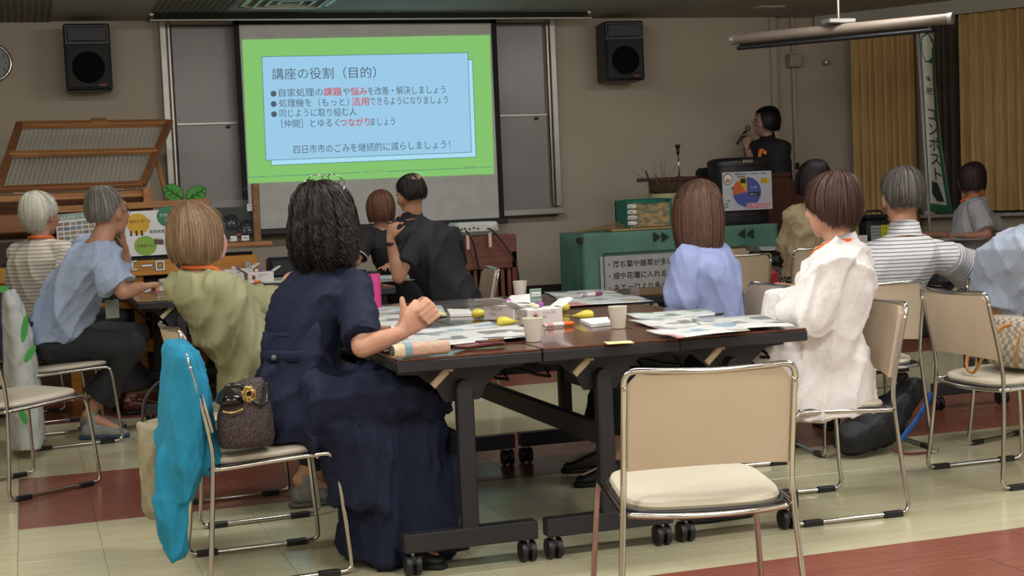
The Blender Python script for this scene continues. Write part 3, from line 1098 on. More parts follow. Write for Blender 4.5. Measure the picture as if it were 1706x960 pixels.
def cup(t):
    part('body', M().lathe([(.001, .004), (.024, .004), (.025, 0), (.026, .002), (.0345, .078), (.0335, .078), (.0255, .008), (.001, .008)], n=26), mat('cup_paper', 'd9d2c3', .6), t)
    part('rim', M().tube([(.0345 * math.cos(q), .0345 * math.sin(q), .079) for q in np.linspace(0, 2 * math.pi, 26, endpoint=False)], .0015, 6, closed=True), mat('cup_paper', ''), t, 'all')


for px, py, lab in ((889, 569, 'white paper cup nearest the viewer, beside the orange marker'), (1030, 547, 'white paper cup on the middle table, left of the right-hand newspapers'), (867, 496, 'white paper cup farthest away, behind the tissue boxes')):
    place('paper_cup', lab, 'cup', px, py, cup, group='paper cups on the near table')


def clip(t):
    """yellow squeeze bottle lying on its side"""
    Tm = Matrix.Rotation(math.pi / 2, 4, 'Y')
    part('bulb', M().lathe([(.001, -.034), (.010, -.033), (.017, -.027), (.0205, -.014), (.020, 0), (.016, .014), (.010, .028), (.006, .038), (.001, .04)], n=18, T=Matrix.Translation((0, 0, .0205)) @ Tm), mat('yellow_plastic', 'd6c748', .35), t)
    part('tip', M().lathe([(.004, .036), (.003, .052), (.001, .053)], n=10, T=Matrix.Translation((0, 0, .0205)) @ Tm), mat('yellow_tip', 'c9bb3a', .4), t)


for px, py, d, lab in ((800, 531, -25, 'yellow pear-shaped bottle in the screen reflection, left of the tissue boxes'),
                       (843, 545, -35, 'yellow pear-shaped bottle in front of the tissue boxes'),
                       (939, 519, 100, 'yellow pear-shaped bottle end-on, just right of the tissue boxes'),
                       (975, 534, 170, 'yellow pear-shaped bottle lying between the orange marker and the middle cup')):
    place('squeeze_bottle', lab, 'bottle', px, py, clip, d, group='yellow pear-shaped bottles on the near table')


def pinkb(t):
    part('sleeve', M().lathe([(.001, 0), (.030, .001), (.033, .006), (.033, .15), (.0335, .168), (.031, .170), (.031, .150), (.001, .148)], n=28), mat('pink_neoprene', 'cf3f86', .75, bump=.1, bscale=300), t)
    part('band', M().lathe([(.0338, .163), (.0345, .168), (.0338, .173), (.030, .173), (.030, .163)], n=28), m_black, t, label='black elastic band')
    part('bottle_cap', M().lathe([(.001, .148), (.029, .15), (.029, .166), (.001, .167)], n=20), m_blackm, t)


place('pink_bottle', 'bright pink insulated bottle sleeve standing on the newspapers', 'bottle', 624, 514, pinkb)


def marker(c1, c2):
    def f(t):
        Tm = Matrix.Rotation(math.pi / 2, 4, 'Y')
        T0 = Matrix.Translation((0, 0, .0095))
        part('barrel', M().lathe([(.006, -.062), (.0088, -.058), (.0088, .02), (.001, .021)], n=14, T=T0 @ Tm), mat('marker_white', 'd9d4d2', .4), t)
        part('cap', M().lathe([(.001, .02), (.0094, .021), (.0094, .058), (.006, .064), (.001, .065)], n=14, T=T0 @ Tm), mat('marker_' + c1, c1, .35), t)
        part('band', M().lathe([(.0091, -.056), (.0093, -.03), (.0091, -.028), (.001, -.028)], n=14, T=T0 @ Tm), mat('marker_' + c2, c2, .4), t)
    return f


place('marker_pen', 'white marker with a bright orange cap next to the front paper cup', 'marker', 931, 545, marker('e26a17', 'c98d86'), 12, group='marker pens')
place('marker_pen', 'purple and white marker lying on the far newspapers', 'marker', 985, 494, marker('8a3a72', 'b48fb0'), 15, z=TZ + .012, group='marker pens')
place('marker_pen', 'marker with a bright orange cap on the left group table', 'marker', 418, 473, marker('e26a17', 'cf6f2a'), 8, group='marker pens')
place('marker_pen', 'marker with a purple end beside the orange one on the left table', 'marker', 403, 468, marker('5a3f9a', '5a3f9a'), 8, group='marker pens')


def pen(t):
    Tm = Matrix.Rotation(math.pi / 2, 4, 'Y')
    part('barrel', M().lathe([(.001, -.07), (.0035, -.06), (.0045, -.05), (.0045, .05), (.003, .055)], n=10, T=Matrix.Translation((0, 0, .005)) @ Tm), mat('pen_white', 'd0d3d6', .3), t)
    part('grip', M().lathe([(.005, .02), (.005, .055), (.003, .066)], n=10, T=Matrix.Translation((0, 0, .005)) @ Tm), m_dark, t)


place('ballpoint_pen', 'white and black ballpoint pen on the sheets in front of the lavender blouse', 'pen', 1183, 527, pen, 10, z=TZ + .008)
m_maroon = mat('maroon_leather', '5e2420', .35, bump=.1, bscale=200)


def pencase(t):
    Rz = Matrix.Rotation(.2, 3, 'Z')
    g = M()
    g.loft([((x, 0, .011 + .003 * math.sin(x * 40)), (0, 1, 0), (0, 0, 1), a, b) for x, a, b in ((-.095, .004, .003), (-.09, .014, .006), (-.05, .02, .009), (0, .022, .0105), (.05, .021, .0105), (.08, .018, .009), (.09, .008, .004))], 16)
    part('case', g, m_maroon, t)
    part('flap', M().box((.035, 0, .022), (.09, .036, .004), bev=.0015), m_maroon, t)
    part('clip', M().tube([(.03, -.005, .026), (.085, -.005, .025)], .003, 6), mat('brass', 'a98f62', .3, 1), t, label='brass clip')


place('pen_case', 'flat maroon leather pen case lying at the front edge', 'case', 800, 580, pencase, 8)


def towel(t):
    m_ = mat('floral_towel', 'c99a86', .9, col2='b9aa90', scale=55, bump=.5, bscale=160, ramp=(.42, .58))
    m2 = mat('towel_band', '7d9aa6', .8); m3 = mat('towel_end', 'c8a878', .9, col2='d8cdb4', scale=40)
    part('roll', M().loft([((x, 0, .024), (0, 1, 0), (0, 0, 1), .026, .022) for x in (-.04, -.02, .0, .03, .06, .085)] + [((.092, 0, .024), (0, 1, 0), (0, 0, 1), .018, .016)], 22), m_, t)
    part('cuff', M().loft([((-.098, 0, .024), (0, 1, 0), (0, 0, 1), .024, .020), ((-.062, 0, .024), (0, 1, 0), (0, 0, 1), .027, .023)], 22), m3, t)
    part('band', M().loft([((-.064, 0, .024), (0, 1, 0), (0, 0, 1), .028, .024), ((-.04, 0, .024), (0, 1, 0), (0, 0, 1), .028, .024)], 22), m2, t, label='grey blue band round the rolled towel')
    sp = [(-.100, .022 * (1 - k / 40) * math.cos(k * .42), .024 + .019 * (1 - k / 40) * math.sin(k * .42)) for k in range(30)]
    part('rolled_edge', M().tube(sp, .0025, 5), mat('towel_dark', '4f5358', .9), t, 'all')


place('rolled_towel', 'rolled floral towel with a grey band at the front left corner of the table', 'towel', 703, 594, towel, 6)
m_box = mat('printed_box', 'cfc6c2', .5, col2='b9aaa6', scale=30, ramp=(.3, .42))


def tissue(labels, w=.115, d=.17, h=.06):
    def f(t):
        part('carton', M().box((0, 0, h / 2), (w, d, h), bev=.002), m_white, t)
        F = Flat((-w / 2, -d / 2 - .0006, 0), (1, 0, 0), (0, 0, 1))
        F.rect(.004, .004, w - .004, h - .004, m_box, 1)
        F.disc(w * .22, h * .5, .016, .02, mat('box_print_pink', 'c79a8a', .6), 2); F.disc(w * .22, h * .5, .008, .011, m_ink, 3)
        for i, s_ in enumerate(labels):
            F.text(s_, w * .42, h * (.68 - .24 * i), .012, m_ink, 3)
        F.done('front_print', t, world=False)
        F = Flat((-w / 2 - .0006, d / 2, 0), (0, -1, 0), (0, 0, 1))
        F.rect(.004, .004, d - .004, h - .004, m_box, 1)
        for i, s_ in enumerate(labels):
            F.text(s_, d * .25, h * (.62 - .3 * i), .016, m_ink, 3)
        F.done('side_print', t, world=False)
        for s_ in (-1, 1):
            part('open_flap', M().grid(lambda u, v: (s_ * (w / 2 + .05 * v * 1.0), -d / 2 + d * u, h + .03 * v + .004 * math.sin(u * 5)), 6, 4, thick=.0012), m_paper, t)
        part('wrapped_sweet', M().ell((.02, .02, h + .012), (.012, .012, .012)), mat('sweet_purple', '9a4a9a', .4), t)
        part('wrapped_sweet', M().ell((-.02, -.02, h + .008), (.014, .012, .01)), mat('sweet_cream', 'd8cdb0', .5), t)
        part('wrapped_sweet', M().ell((-.005, .04, h + .01), (.014, .012, .01)), mat('sweet_cream', 'd8cdb0', .5), t)
    return f


place('paper_box', 'open white printed carton at the left, its flap standing up, on the near table', 'box', 848, 532, tissue(('きりとり', 'せん')), 28, group='printed cartons')
place('paper_box', 'open white printed carton behind the clear card stand', 'box', 898, 540, tissue(('いっしょに', '歩く'), .15, .11, .062), 8, group='printed cartons')


def stand(t):
    m_ac = mat('acrylic', 'c8d4cf', .08, alpha=.45)
    part('holder', M().box((0, 0, .062), (.05, .004, .124), bev=.001).box((0, 0, .002), (.055, .05, .004), bev=.001), m_ac, t)
    F = Flat((-.023, -.003, .006), (1, 0, 0), (0, 0, 1))
    F.rect(0, 0, .046, .115, mat('card_green', '6c8d7c', .5), 1)
    F.rect(.004, .088, .042, .105, m_paper, 2); F.rect(.004, .03, .042, .056, m_paper, 2)
    F.text('受付番号', .007, .092, .008, m_ink, 3)
    F.text('本日の資料', .004, .07, .008, m_paper, 3); F.text('３番', .012, .038, .012, m_ink, 3); F.text('席', .016, .012, .013, m_paper, 3)
    F.done('card', t, world=False)


place('card_stand', 'small clear card stand with a green card in front of the cartons', 'stand', 894, 533, stand, 4)

# left group of tables
sheet('newspaper', 'newspaper sheets lying left of the man\'s fist on the left table', [(230, 475), (300, 470), (330, 477), (240, 488)], news[0], TZ, seed=21, group='printed sheets on the left tables')
sheet('newspaper', 'printed sheet before the dark polo shirt on the left table', [(590, 462), (690, 458), (692, 468), (600, 473)], news[1], TZ, seed=22, group='printed sheets on the left tables')
sheet('newspaper', 'sheet between the white cartons and the navy shoulder', [(430, 466), (500, 460), (500, 470), (440, 474)], news[2], TZ, seed=23, group='printed sheets on the left tables')


def gourd(t):
    part('pouch', M().loft([((x, 0, .022), (0, 1, 0), (0, 0, 1), a, b) for x, a, b in ((-.075, .01, .008), (-.07, .026, .018), (-.03, .032, .022), (.03, .032, .022), (.065, .028, .019), (.075, .012, .01))], 18), mat('pouch_print', 'b5ad98', .8, col2='8f9a94', scale=35, ramp=(.4, .6)), t)


place('soft_case', 'mottled grey soft spectacle case on the left table beside the fist', 'case', 283, 474, gourd, 12)
place('paper_box', 'plain white printed carton on the left table', 'box', 432, 470, tissue(('きりとり', 'せん'), .17, .1, .065), 6, group='printed cartons')
place('paper_box', 'larger white carton full of folded papers on the left table', 'box', 394, 467, tissue(('資料', ''), .2, .13, .075), 10, group='printed cartons')
place('yellow_pack', 'crumpled yellow and green wrapper behind the olive shoulder', 'wrapper', 392, 474,
      lambda t: (part('bag', M().ell((0, 0, .015), (.04, .02, .015)), mat('wrap_yellow', 'b9a838', .5), t), part('leaf', M().ell((.02, .01, .02), (.02, .015, .008)), mat('wrap_green', '3f5f35', .5), t)), 20)
place('clear_tumbler', 'clear plastic tumbler standing behind the cartons on the left table', 'cup', 414, 463,
      lambda t: part('cup_wall', M().lathe([(.001, 0), (.022, 0), (.026, .11), (.024, .11), (.020, .004), (.001, .004)], n=20), mat('clear_plastic', 'c9c6b8', .12, alpha=.4), t))
place('blue_folder', 'dark blue folder under the hand of the woman in black', 'folder', 588, 456,
      lambda t: part('cover', M().box((0, 0, .012), (.16, .1, .024), bev=.004), mat('folder_blue', '23406e', .5), t), 10)
# right group
sheet('newspaper', 'sheets spread before the woman in grey on the right tables', [(1560, 395), (1650, 392), (1655, 399), (1575, 402)], news[0], TZ, seed=31, group='printed sheets on the right tables')
sheet('newspaper', 'white sheets at the left end of the right tables', [(1262, 412), (1300, 410), (1305, 417), (1268, 419)], news[1], TZ, seed=32, group='printed sheets on the right tables')
sheet('newspaper', 'sheet lying beside the white banner pole on the right tables', [(1490, 402), (1545, 399), (1548, 404), (1494, 407)], news[2], TZ + .002, seed=33, group='printed sheets on the right tables')
sheet('name_strip', 'short dark blue strip on the sheets beside the blue pinstriped shoulder', [(1640, 394), (1650, 394), (1651, 397), (1641, 397)], mat('strip_blue', '2e3b63', .5), TZ + .006, seed=34, curl=.002, group=None, cat='strip')
# ---------------------------------------------------------------- people: body, clothes and hair builders
UP = Vector((0, 0, 1))


def remesh(m, voxel, smooth=2, dec=1.0, sfac=.5):
    """one continuous surface out of overlapping closed pieces"""
    me = m.mesh('tmp', [])
    o = bpy.data.objects.new('tmp', me)
    SC.collection.objects.link(o)
    r = o.modifiers.new('r', 'REMESH'); r.mode = 'VOXEL'; r.voxel_size = voxel
    if smooth:
        q = o.modifiers.new('s', 'SMOOTH'); q.iterations = smooth; q.factor = sfac
    if dec < 1:
        d = o.modifiers.new('d', 'DECIMATE'); d.ratio = dec
    dg = bpy.context.evaluated_depsgraph_get()
    out = bpy.data.meshes.new_from_object(o.evaluated_get(dg))
    bpy.data.objects.remove(o); bpy.data.meshes.remove(me)
    return out


def vco(me):
    a = np.empty(len(me.vertices) * 3, dtype=np.float32)
    me.vertices.foreach_get('co', a)
    return a.reshape(-1, 3).astype(float)


def vno(me):
    a = np.empty(len(me.vertices) * 3, dtype=np.float32)
    me.vertices.foreach_get('normal', a)
    return a.reshape(-1, 3).astype(float)


def setco(me, P):
    me.vertices.foreach_set('co', P.astype(np.float32).ravel())
    me.update()


def folds(me, amp, freq, d, seed=0, sharp=1.6):
    """cloth creases running roughly along direction d"""
    rs = np.random.RandomState(seed)
    P, Nn = vco(me), vno(me)
    d = np.array(d, float); d /= np.linalg.norm(d)
    a = np.cross(d, [0.3, .5, .8]); a /= np.linalg.norm(a); b = np.cross(d, a)
    h = np.zeros(len(P))
    for k in range(5):
        f = freq * (1 + .55 * k) * rs.uniform(.8, 1.2)
        w = a * rs.uniform(-1, 1) + b * rs.uniform(-1, 1) + d * rs.uniform(-.35, .35)
        w /= np.linalg.norm(w)
        warp = 1.6 * np.sin(P @ (rs.normal(size=3) * freq * .25) + rs.uniform(0, 6)) + .8 * np.sin(P @ (rs.normal(size=3) * freq * .6) + rs.uniform(0, 6))
        s = np.sin(P @ w * f * 6.28 + warp + rs.uniform(0, 6))
        mask = .5 + .5 * np.sin(P @ (rs.normal(size=3) * freq * .5) + rs.uniform(0, 6))
        h += (1 - np.abs(s)) ** (sharp * 1.3) * mask / (1 + .35 * k)
    h = h / 2 - .25
    setco(me, P + Nn * (amp * 1.7 * h)[:, None])


def put(name, me, mats, root, label=None):
    mats = mats if isinstance(mats, (list, tuple)) else [mats]
    for m_ in mats: me.materials.append(m_)
    me.name = name
    P = vco(me); setco(me, P - np.array(root.location))
    me.polygons.foreach_set('use_smooth', [True] * len(me.polygons))
    o = link(name, me, root)
    if label: o['label'] = label
    return o


def hand(m, w, d, nrm, thumb, curls=(.5, .5, .55, .6), sc=1.0, tcurl=.3, spread=.12, tdir=None):
    """hand with palm, four unequal bent fingers and a thumb leaving the side of the palm"""
    w, d = Vector(w), Vector(d).normalized()
    nrm = Vector(nrm); nrm = (nrm - d * nrm.dot(d)).normalized()
    sd = d.cross(nrm)
    if sd.dot(Vector(thumb)) < 0: sd = -sd
    L = .088 * sc
    F = (sd, nrm, d)
    m.loft([(w + d * t * L, sd, nrm, a * sc, b * sc) for t, a, b in ((-.1, .024, .017), (.1, .028, .017), (.4, .037, .017), (.75, .041, .016), (.98, .039, .013), (1.06, .034, .009))], 14)
    for k, (off, ln, r) in enumerate(((.030, .074, .0088), (.0105, .082, .0090), (-.0095, .076, .0086), (-.029, .060, .0077))):
        p = w + d * (L * (.97 - .05 * abs(k - 1))) + sd * off * sc
        dr = (d + sd * spread * (1 - k * .66)).normalized()
        c = curls[k]
        for j, fr in enumerate((.45, .31, .24)):
            ax = dr.cross(nrm)
            dr = (Matrix.Rotation(c * (1.0 if j else .8), 3, ax) @ dr).normalized()
            q = p + dr * ln * fr * sc
            m.cap(p, r * sc * (1 - .09 * j), q, r * sc * (1 - .09 * (j + 1)), 10)
            p = q
    p = w + d * L * .22 + sd * .026 * sc
    dr = Vector(tdir).normalized() if tdir is not None else (d * .75 + sd * .75 + nrm * .25).normalized()
    m.cap(w + d * L * .12 + sd * .012 * sc, .016 * sc, p, .0145 * sc, 10)
    for j, ln in enumerate((.034, .032, .026)):
        q = p + dr * ln * sc
        m.cap(p, (.0135 - .0022 * j) * sc, q, (.0113 - .0022 * j) * sc, 10)
        p = q
        dr = (dr + d * tcurl * .6 + nrm * tcurl * .3).normalized()
    return m


def headframe(az, el, tilt=0):
    a, e = math.radians(az), math.radians(el)
    F = Vector((math.cos(a) * math.cos(e), math.sin(a) * math.cos(e), math.sin(e)))
    R = Vector((F.y, -F.x, 0)).normalized()
    if tilt: R = (Matrix.Rotation(math.radians(tilt), 3, F) @ R).normalized()
    U = R.cross(F)
    return R, F, U


def head_blobs(m, c, fr, male=False, s=1.0):
    R, F, U = fr
    q = lambda x, y, z: c + (R * x + F * y + U * z) * s
    E = lambda p, r, n=14: m.ell(q(*p), tuple(v * s for v in r), fr, n, 10)
    E((0, -.012, .022), (.074, .093, .092), 18)
    E((0, .020, -.005), (.067, .072, .088), 16)
    E((0, .030, -.045), (.056, .058, .060), 16)
    E((0, .050, -.088), (.030, .030, .022))
    E((0, .072, .038), (.050, .020, .016))
    m.cap(q(0, .083, .022), .008 * s, q(0, .103, -.018), .0125 * s, 10)
    for x in (-1, 1):
        E((x * .009, .094, -.022), (.009, .011, .008), 8)
        E((x * .036, .066, -.020), (.022, .022, .020), 10)
        m.ell(q(x * .074, -.004, -.004), (.009 * s, .018 * s, .031 * s), fr, 10, 8)
        m.ell(q(x * .073, .002, -.026), (.008 * s, .011 * s, .011 * s), fr, 8, 6)
    E((0, .088, -.045), (.022, .012, .007), 10)
    E((0, .084, -.058), (.019, .012, .007), 10)


def face_parts(root, body, c, fr, s=1.0, lips='a8625a', brow='3a2e28'):
    R, F, U = fr
    q = lambda x, y, z: c + (R * x + F * y + U * z) * s
    mw, mi_, ml, mb = mat('eye_white', 'd8d2cc', .3), mat('iris', '1f1612', .2), mat('lips_' + lips, lips, .5), mat('brow_' + brow, brow, .8)
    for x in (-1, 1):
        e = M().ell(q(x * .031, .0755, .002), (.0125 * s, .009 * s, .0075 * s), fr, 10, 8)
        part('eye', e, mw, root, 'all', True)
        part('iris', M().ell(q(x * .031, .0835, .002), (.0055 * s, .0025 * s, .0055 * s), fr, 8, 6), mi_, root, 'all', True)
        part('eyelid', M().tube([q(x * (.031 + t), .0845 - abs(t) * .25, .0085 - abs(t) * .25) for t in (-.014, -.007, 0, .007, .014)], .0018 * s, 5), mb, root, 'all', True)
        part('eyebrow', M().tube([q(x * (.031 + t), .0905 - (t + .016) * .35, .026 - abs(t - .004) * .22) for t in (-.017, -.008, 0, .009, .018)], .0026 * s, 5), mb, root, 'all', True)
    part('lips', M().ell(q(0, .0965, -.0485), (.019 * s, .0055 * s, .0038 * s), fr, 10, 6).ell(q(0, .0945, -.0555), (.016 * s, .0055 * s, .004 * s), fr, 10, 6), ml, root, 'all', True)


def hair(root, c, fr, cols, sb=1.9, ss=1.9, s2=1.6, sf=.62, th=.018, flare=.0, tuck=.15, ncl=0, pole=.03, n=1200, w=.0012, curl=0, ncurl=3, seed=1,
         bald=0, thb=None, part_x=0, jit=.0035, messy=.0, s=1.0, drop=.12, label=None, cap=True, phis=(0, 60, 100, 120, 138, 180)):
    rs = np.random.RandomState(seed)
    R, F, U = [np.array(v) for v in fr]
    c = np.array(c) + (-F * .014 + U * .020) * s
    A, B, Cz = (.076 + th) * s, (.094 + th) * s, (.094 + th) * s

    def smax(ph):
        return np.interp(np.abs(np.degrees(ph)), phis, (sb, sb, ss, s2, sf, sf))

    def hp(ph, t, off=0.0):
        """ph, t arrays -> points; t = 1 at the widest level"""
        th_ = np.minimum(t, 1) * math.pi / 2
        low = np.maximum(t - 1, 0)
        rho = 1 / np.sqrt((np.cos(ph) / B) ** 2 + (np.sin(ph) / A) ** 2)
        k = np.sin(th_) * (1 + flare * low * (2 - low) - tuck * low ** 2) + 0
        rr = rho * k + off * np.where(t < .3, .3 + t * 2, 1)
        zz_ = np.cos(th_) * (Cz + off) - low * drop * s
        hd = -np.cos(ph)[..., None] * F + np.sin(ph)[..., None] * R
        return c + hd * rr[..., None] + U * zz_[..., None] - F * (pole * s * np.maximum(np.cos(th_), 0) ** 2)[..., None] + R * (.0035 * s * np.sin(3 * ph + 1.7 * seed) * np.minimum(t, 1))[..., None]
    ms = []
    for i, h in enumerate(cols):
        ms.append(mat('hair_' + h, h, .5, col2=h, scale=30, spec=.3))
    t0 = bald
    NCL = ncl or (150 if curl else 260)
    cph = rs.uniform(-math.pi, math.pi, NCL); cq = rs.uniform(0, 6.28, NCL); cf = rs.uniform(.75, 1.25, NCL); co__ = rs.normal(0, 1, NCL)
    V, Fc, MI = [], [], []
    if cap:
        nu, nt = 48, 14
        ph = np.linspace(-math.pi, math.pi, nu, endpoint=False)
        sm_ = smax(ph)
        for layer, off in ((0, -.004), (1, -.016)):
            for j in range(nt + 1):
                t = t0 + (sm_ * .965 - t0) * j / nt
                P = hp(ph, np.maximum(t, .01), off * s)
                V.append(P)
        W = nt + 1
        for i in range(nu):
            k = (i + 1) % nu
            for j in range(nt):
                Fc.append((j * nu + i, (j + 1) * nu + i, (j + 1) * nu + k, j * nu + k))
                a = W * nu
                Fc.append((a + j * nu + i, a + j * nu + k, a + (j + 1) * nu + k, a + (j + 1) * nu + i))
            Fc.append((nt * nu + i, W * nu + nt * nu + i, W * nu + nt * nu + k, nt * nu + k))
            Fc.append((i, k, W * nu + k, W * nu + i))
        MI += [0] * len(Fc)
        V = [np.concatenate(V)]
    nb = len(V[0]) if V else 0
    K = 22 if curl else 9
    n = int(n * (1.0 if curl else 1.7))
    w = w * (1.0 if curl else .62)
    cid = rs.randint(0, NCL, n)
    ph0 = cph[cid] + rs.normal(0, .035 if curl else .02, n)
    sm_ = smax(ph0)
    st = t0 + rs.uniform(0, .75, n) * np.maximum(sm_ - t0, .1) * rs.uniform(0, 1, n)
    en = sm_ * rs.uniform(.90, 1.04 + messy, n)
    off = (rs.normal(0, .0012, n) + co__[cid] * (jit if curl else .0013)) * s
    drift = rs.normal(0, .03, n) + co__[(cid * 7) % NCL] * .07
    u = np.linspace(0, 1, K)
    T = st[:, None] + (en - st)[:, None] * u
    PH = ph0[:, None] + drift[:, None] * u ** 2
    OFF = off[:, None] * np.ones(K) + .002 * s * rs.normal(size=(n, 1)) * u
    clump = np.sin(ph0 * 9 + 2 * np.sin(ph0 * 5))[:, None] * .0015 * s
    P = hp(PH, np.maximum(T, .01), OFF + clump)
    if curl:
        q = (cq[cid] + rs.normal(0, .25, n))[:, None] + u * 6.28 * (ncurl * cf[cid] * (en - st) / 2.0)[:, None]
        hd = -np.cos(PH)[..., None] * F + np.sin(PH)[..., None] * R
        tg = np.sin(PH)[..., None] * F + np.cos(PH)[..., None] * R
        amp = curl * (u ** .5)[None, :, None]
        P = P + hd * (np.cos(q)[..., None] * amp + curl * .3) + tg * np.sin(q)[..., None] * amp + U * (np.sin(q * 1.3)[..., None] * amp * .6)
    tang = np.gradient(P, axis=1)
    tang /= np.linalg.norm(tang, axis=2, keepdims=True) + 1e-9
    ref = P - c
    a = np.cross(tang, ref); a /= np.linalg.norm(a, axis=2, keepdims=True) + 1e-9
    b = np.cross(tang, a)
    wd = w * s * (np.minimum(1, .35 + u * 3) * np.maximum(.12, 1 - u ** 3))[None, :, None] * rs.uniform(.7, 1.5, n)[:, None, None]
    ring = np.stack([P + a * wd * 1.6, P - b * wd * .7, P - a * wd * 1.6], axis=2)   # n, K, 3, 3
    V.append(ring.reshape(-1, 3))
    idx = (np.arange(n)[:, None] * K + np.arange(K - 1)) * 3 + nb
    f1 = np.stack([idx, idx + 1, idx + 4, idx + 3], -1).reshape(-1, 4)
    f2 = np.stack([idx + 1, idx + 2, idx + 5, idx + 4], -1).reshape(-1, 4)
    Fc = [tuple(f) for f in Fc] + f1.tolist() + f2.tolist()
    cm = rs.randint(0, len(cols), n)
    mi = np.repeat(cm, K - 1)
    MI = MI + mi.tolist() + mi.tolist()
    V = np.concatenate(V) - np.array(root.location)
    me = bpy.data.meshes.new('hair')
    me.from_pydata(V.tolist(), [], Fc)
    for m_ in ms: me.materials.append(m_)
    me.polygons.foreach_set('material_index', MI)
    me.polygons.foreach_set('use_smooth', [True] * len(Fc))
    o = link('hair', me, root)
    if label: o['label'] = label
    return o


def lerp(a, b, t): return Vector(a) * (1 - t) + Vector(b) * t


SKIN = {}


def skin(h, h2):
    return mat('skin_' + h, h, .5, col2=h2, scale=14, bump=.04, bscale=220, spec=.4)


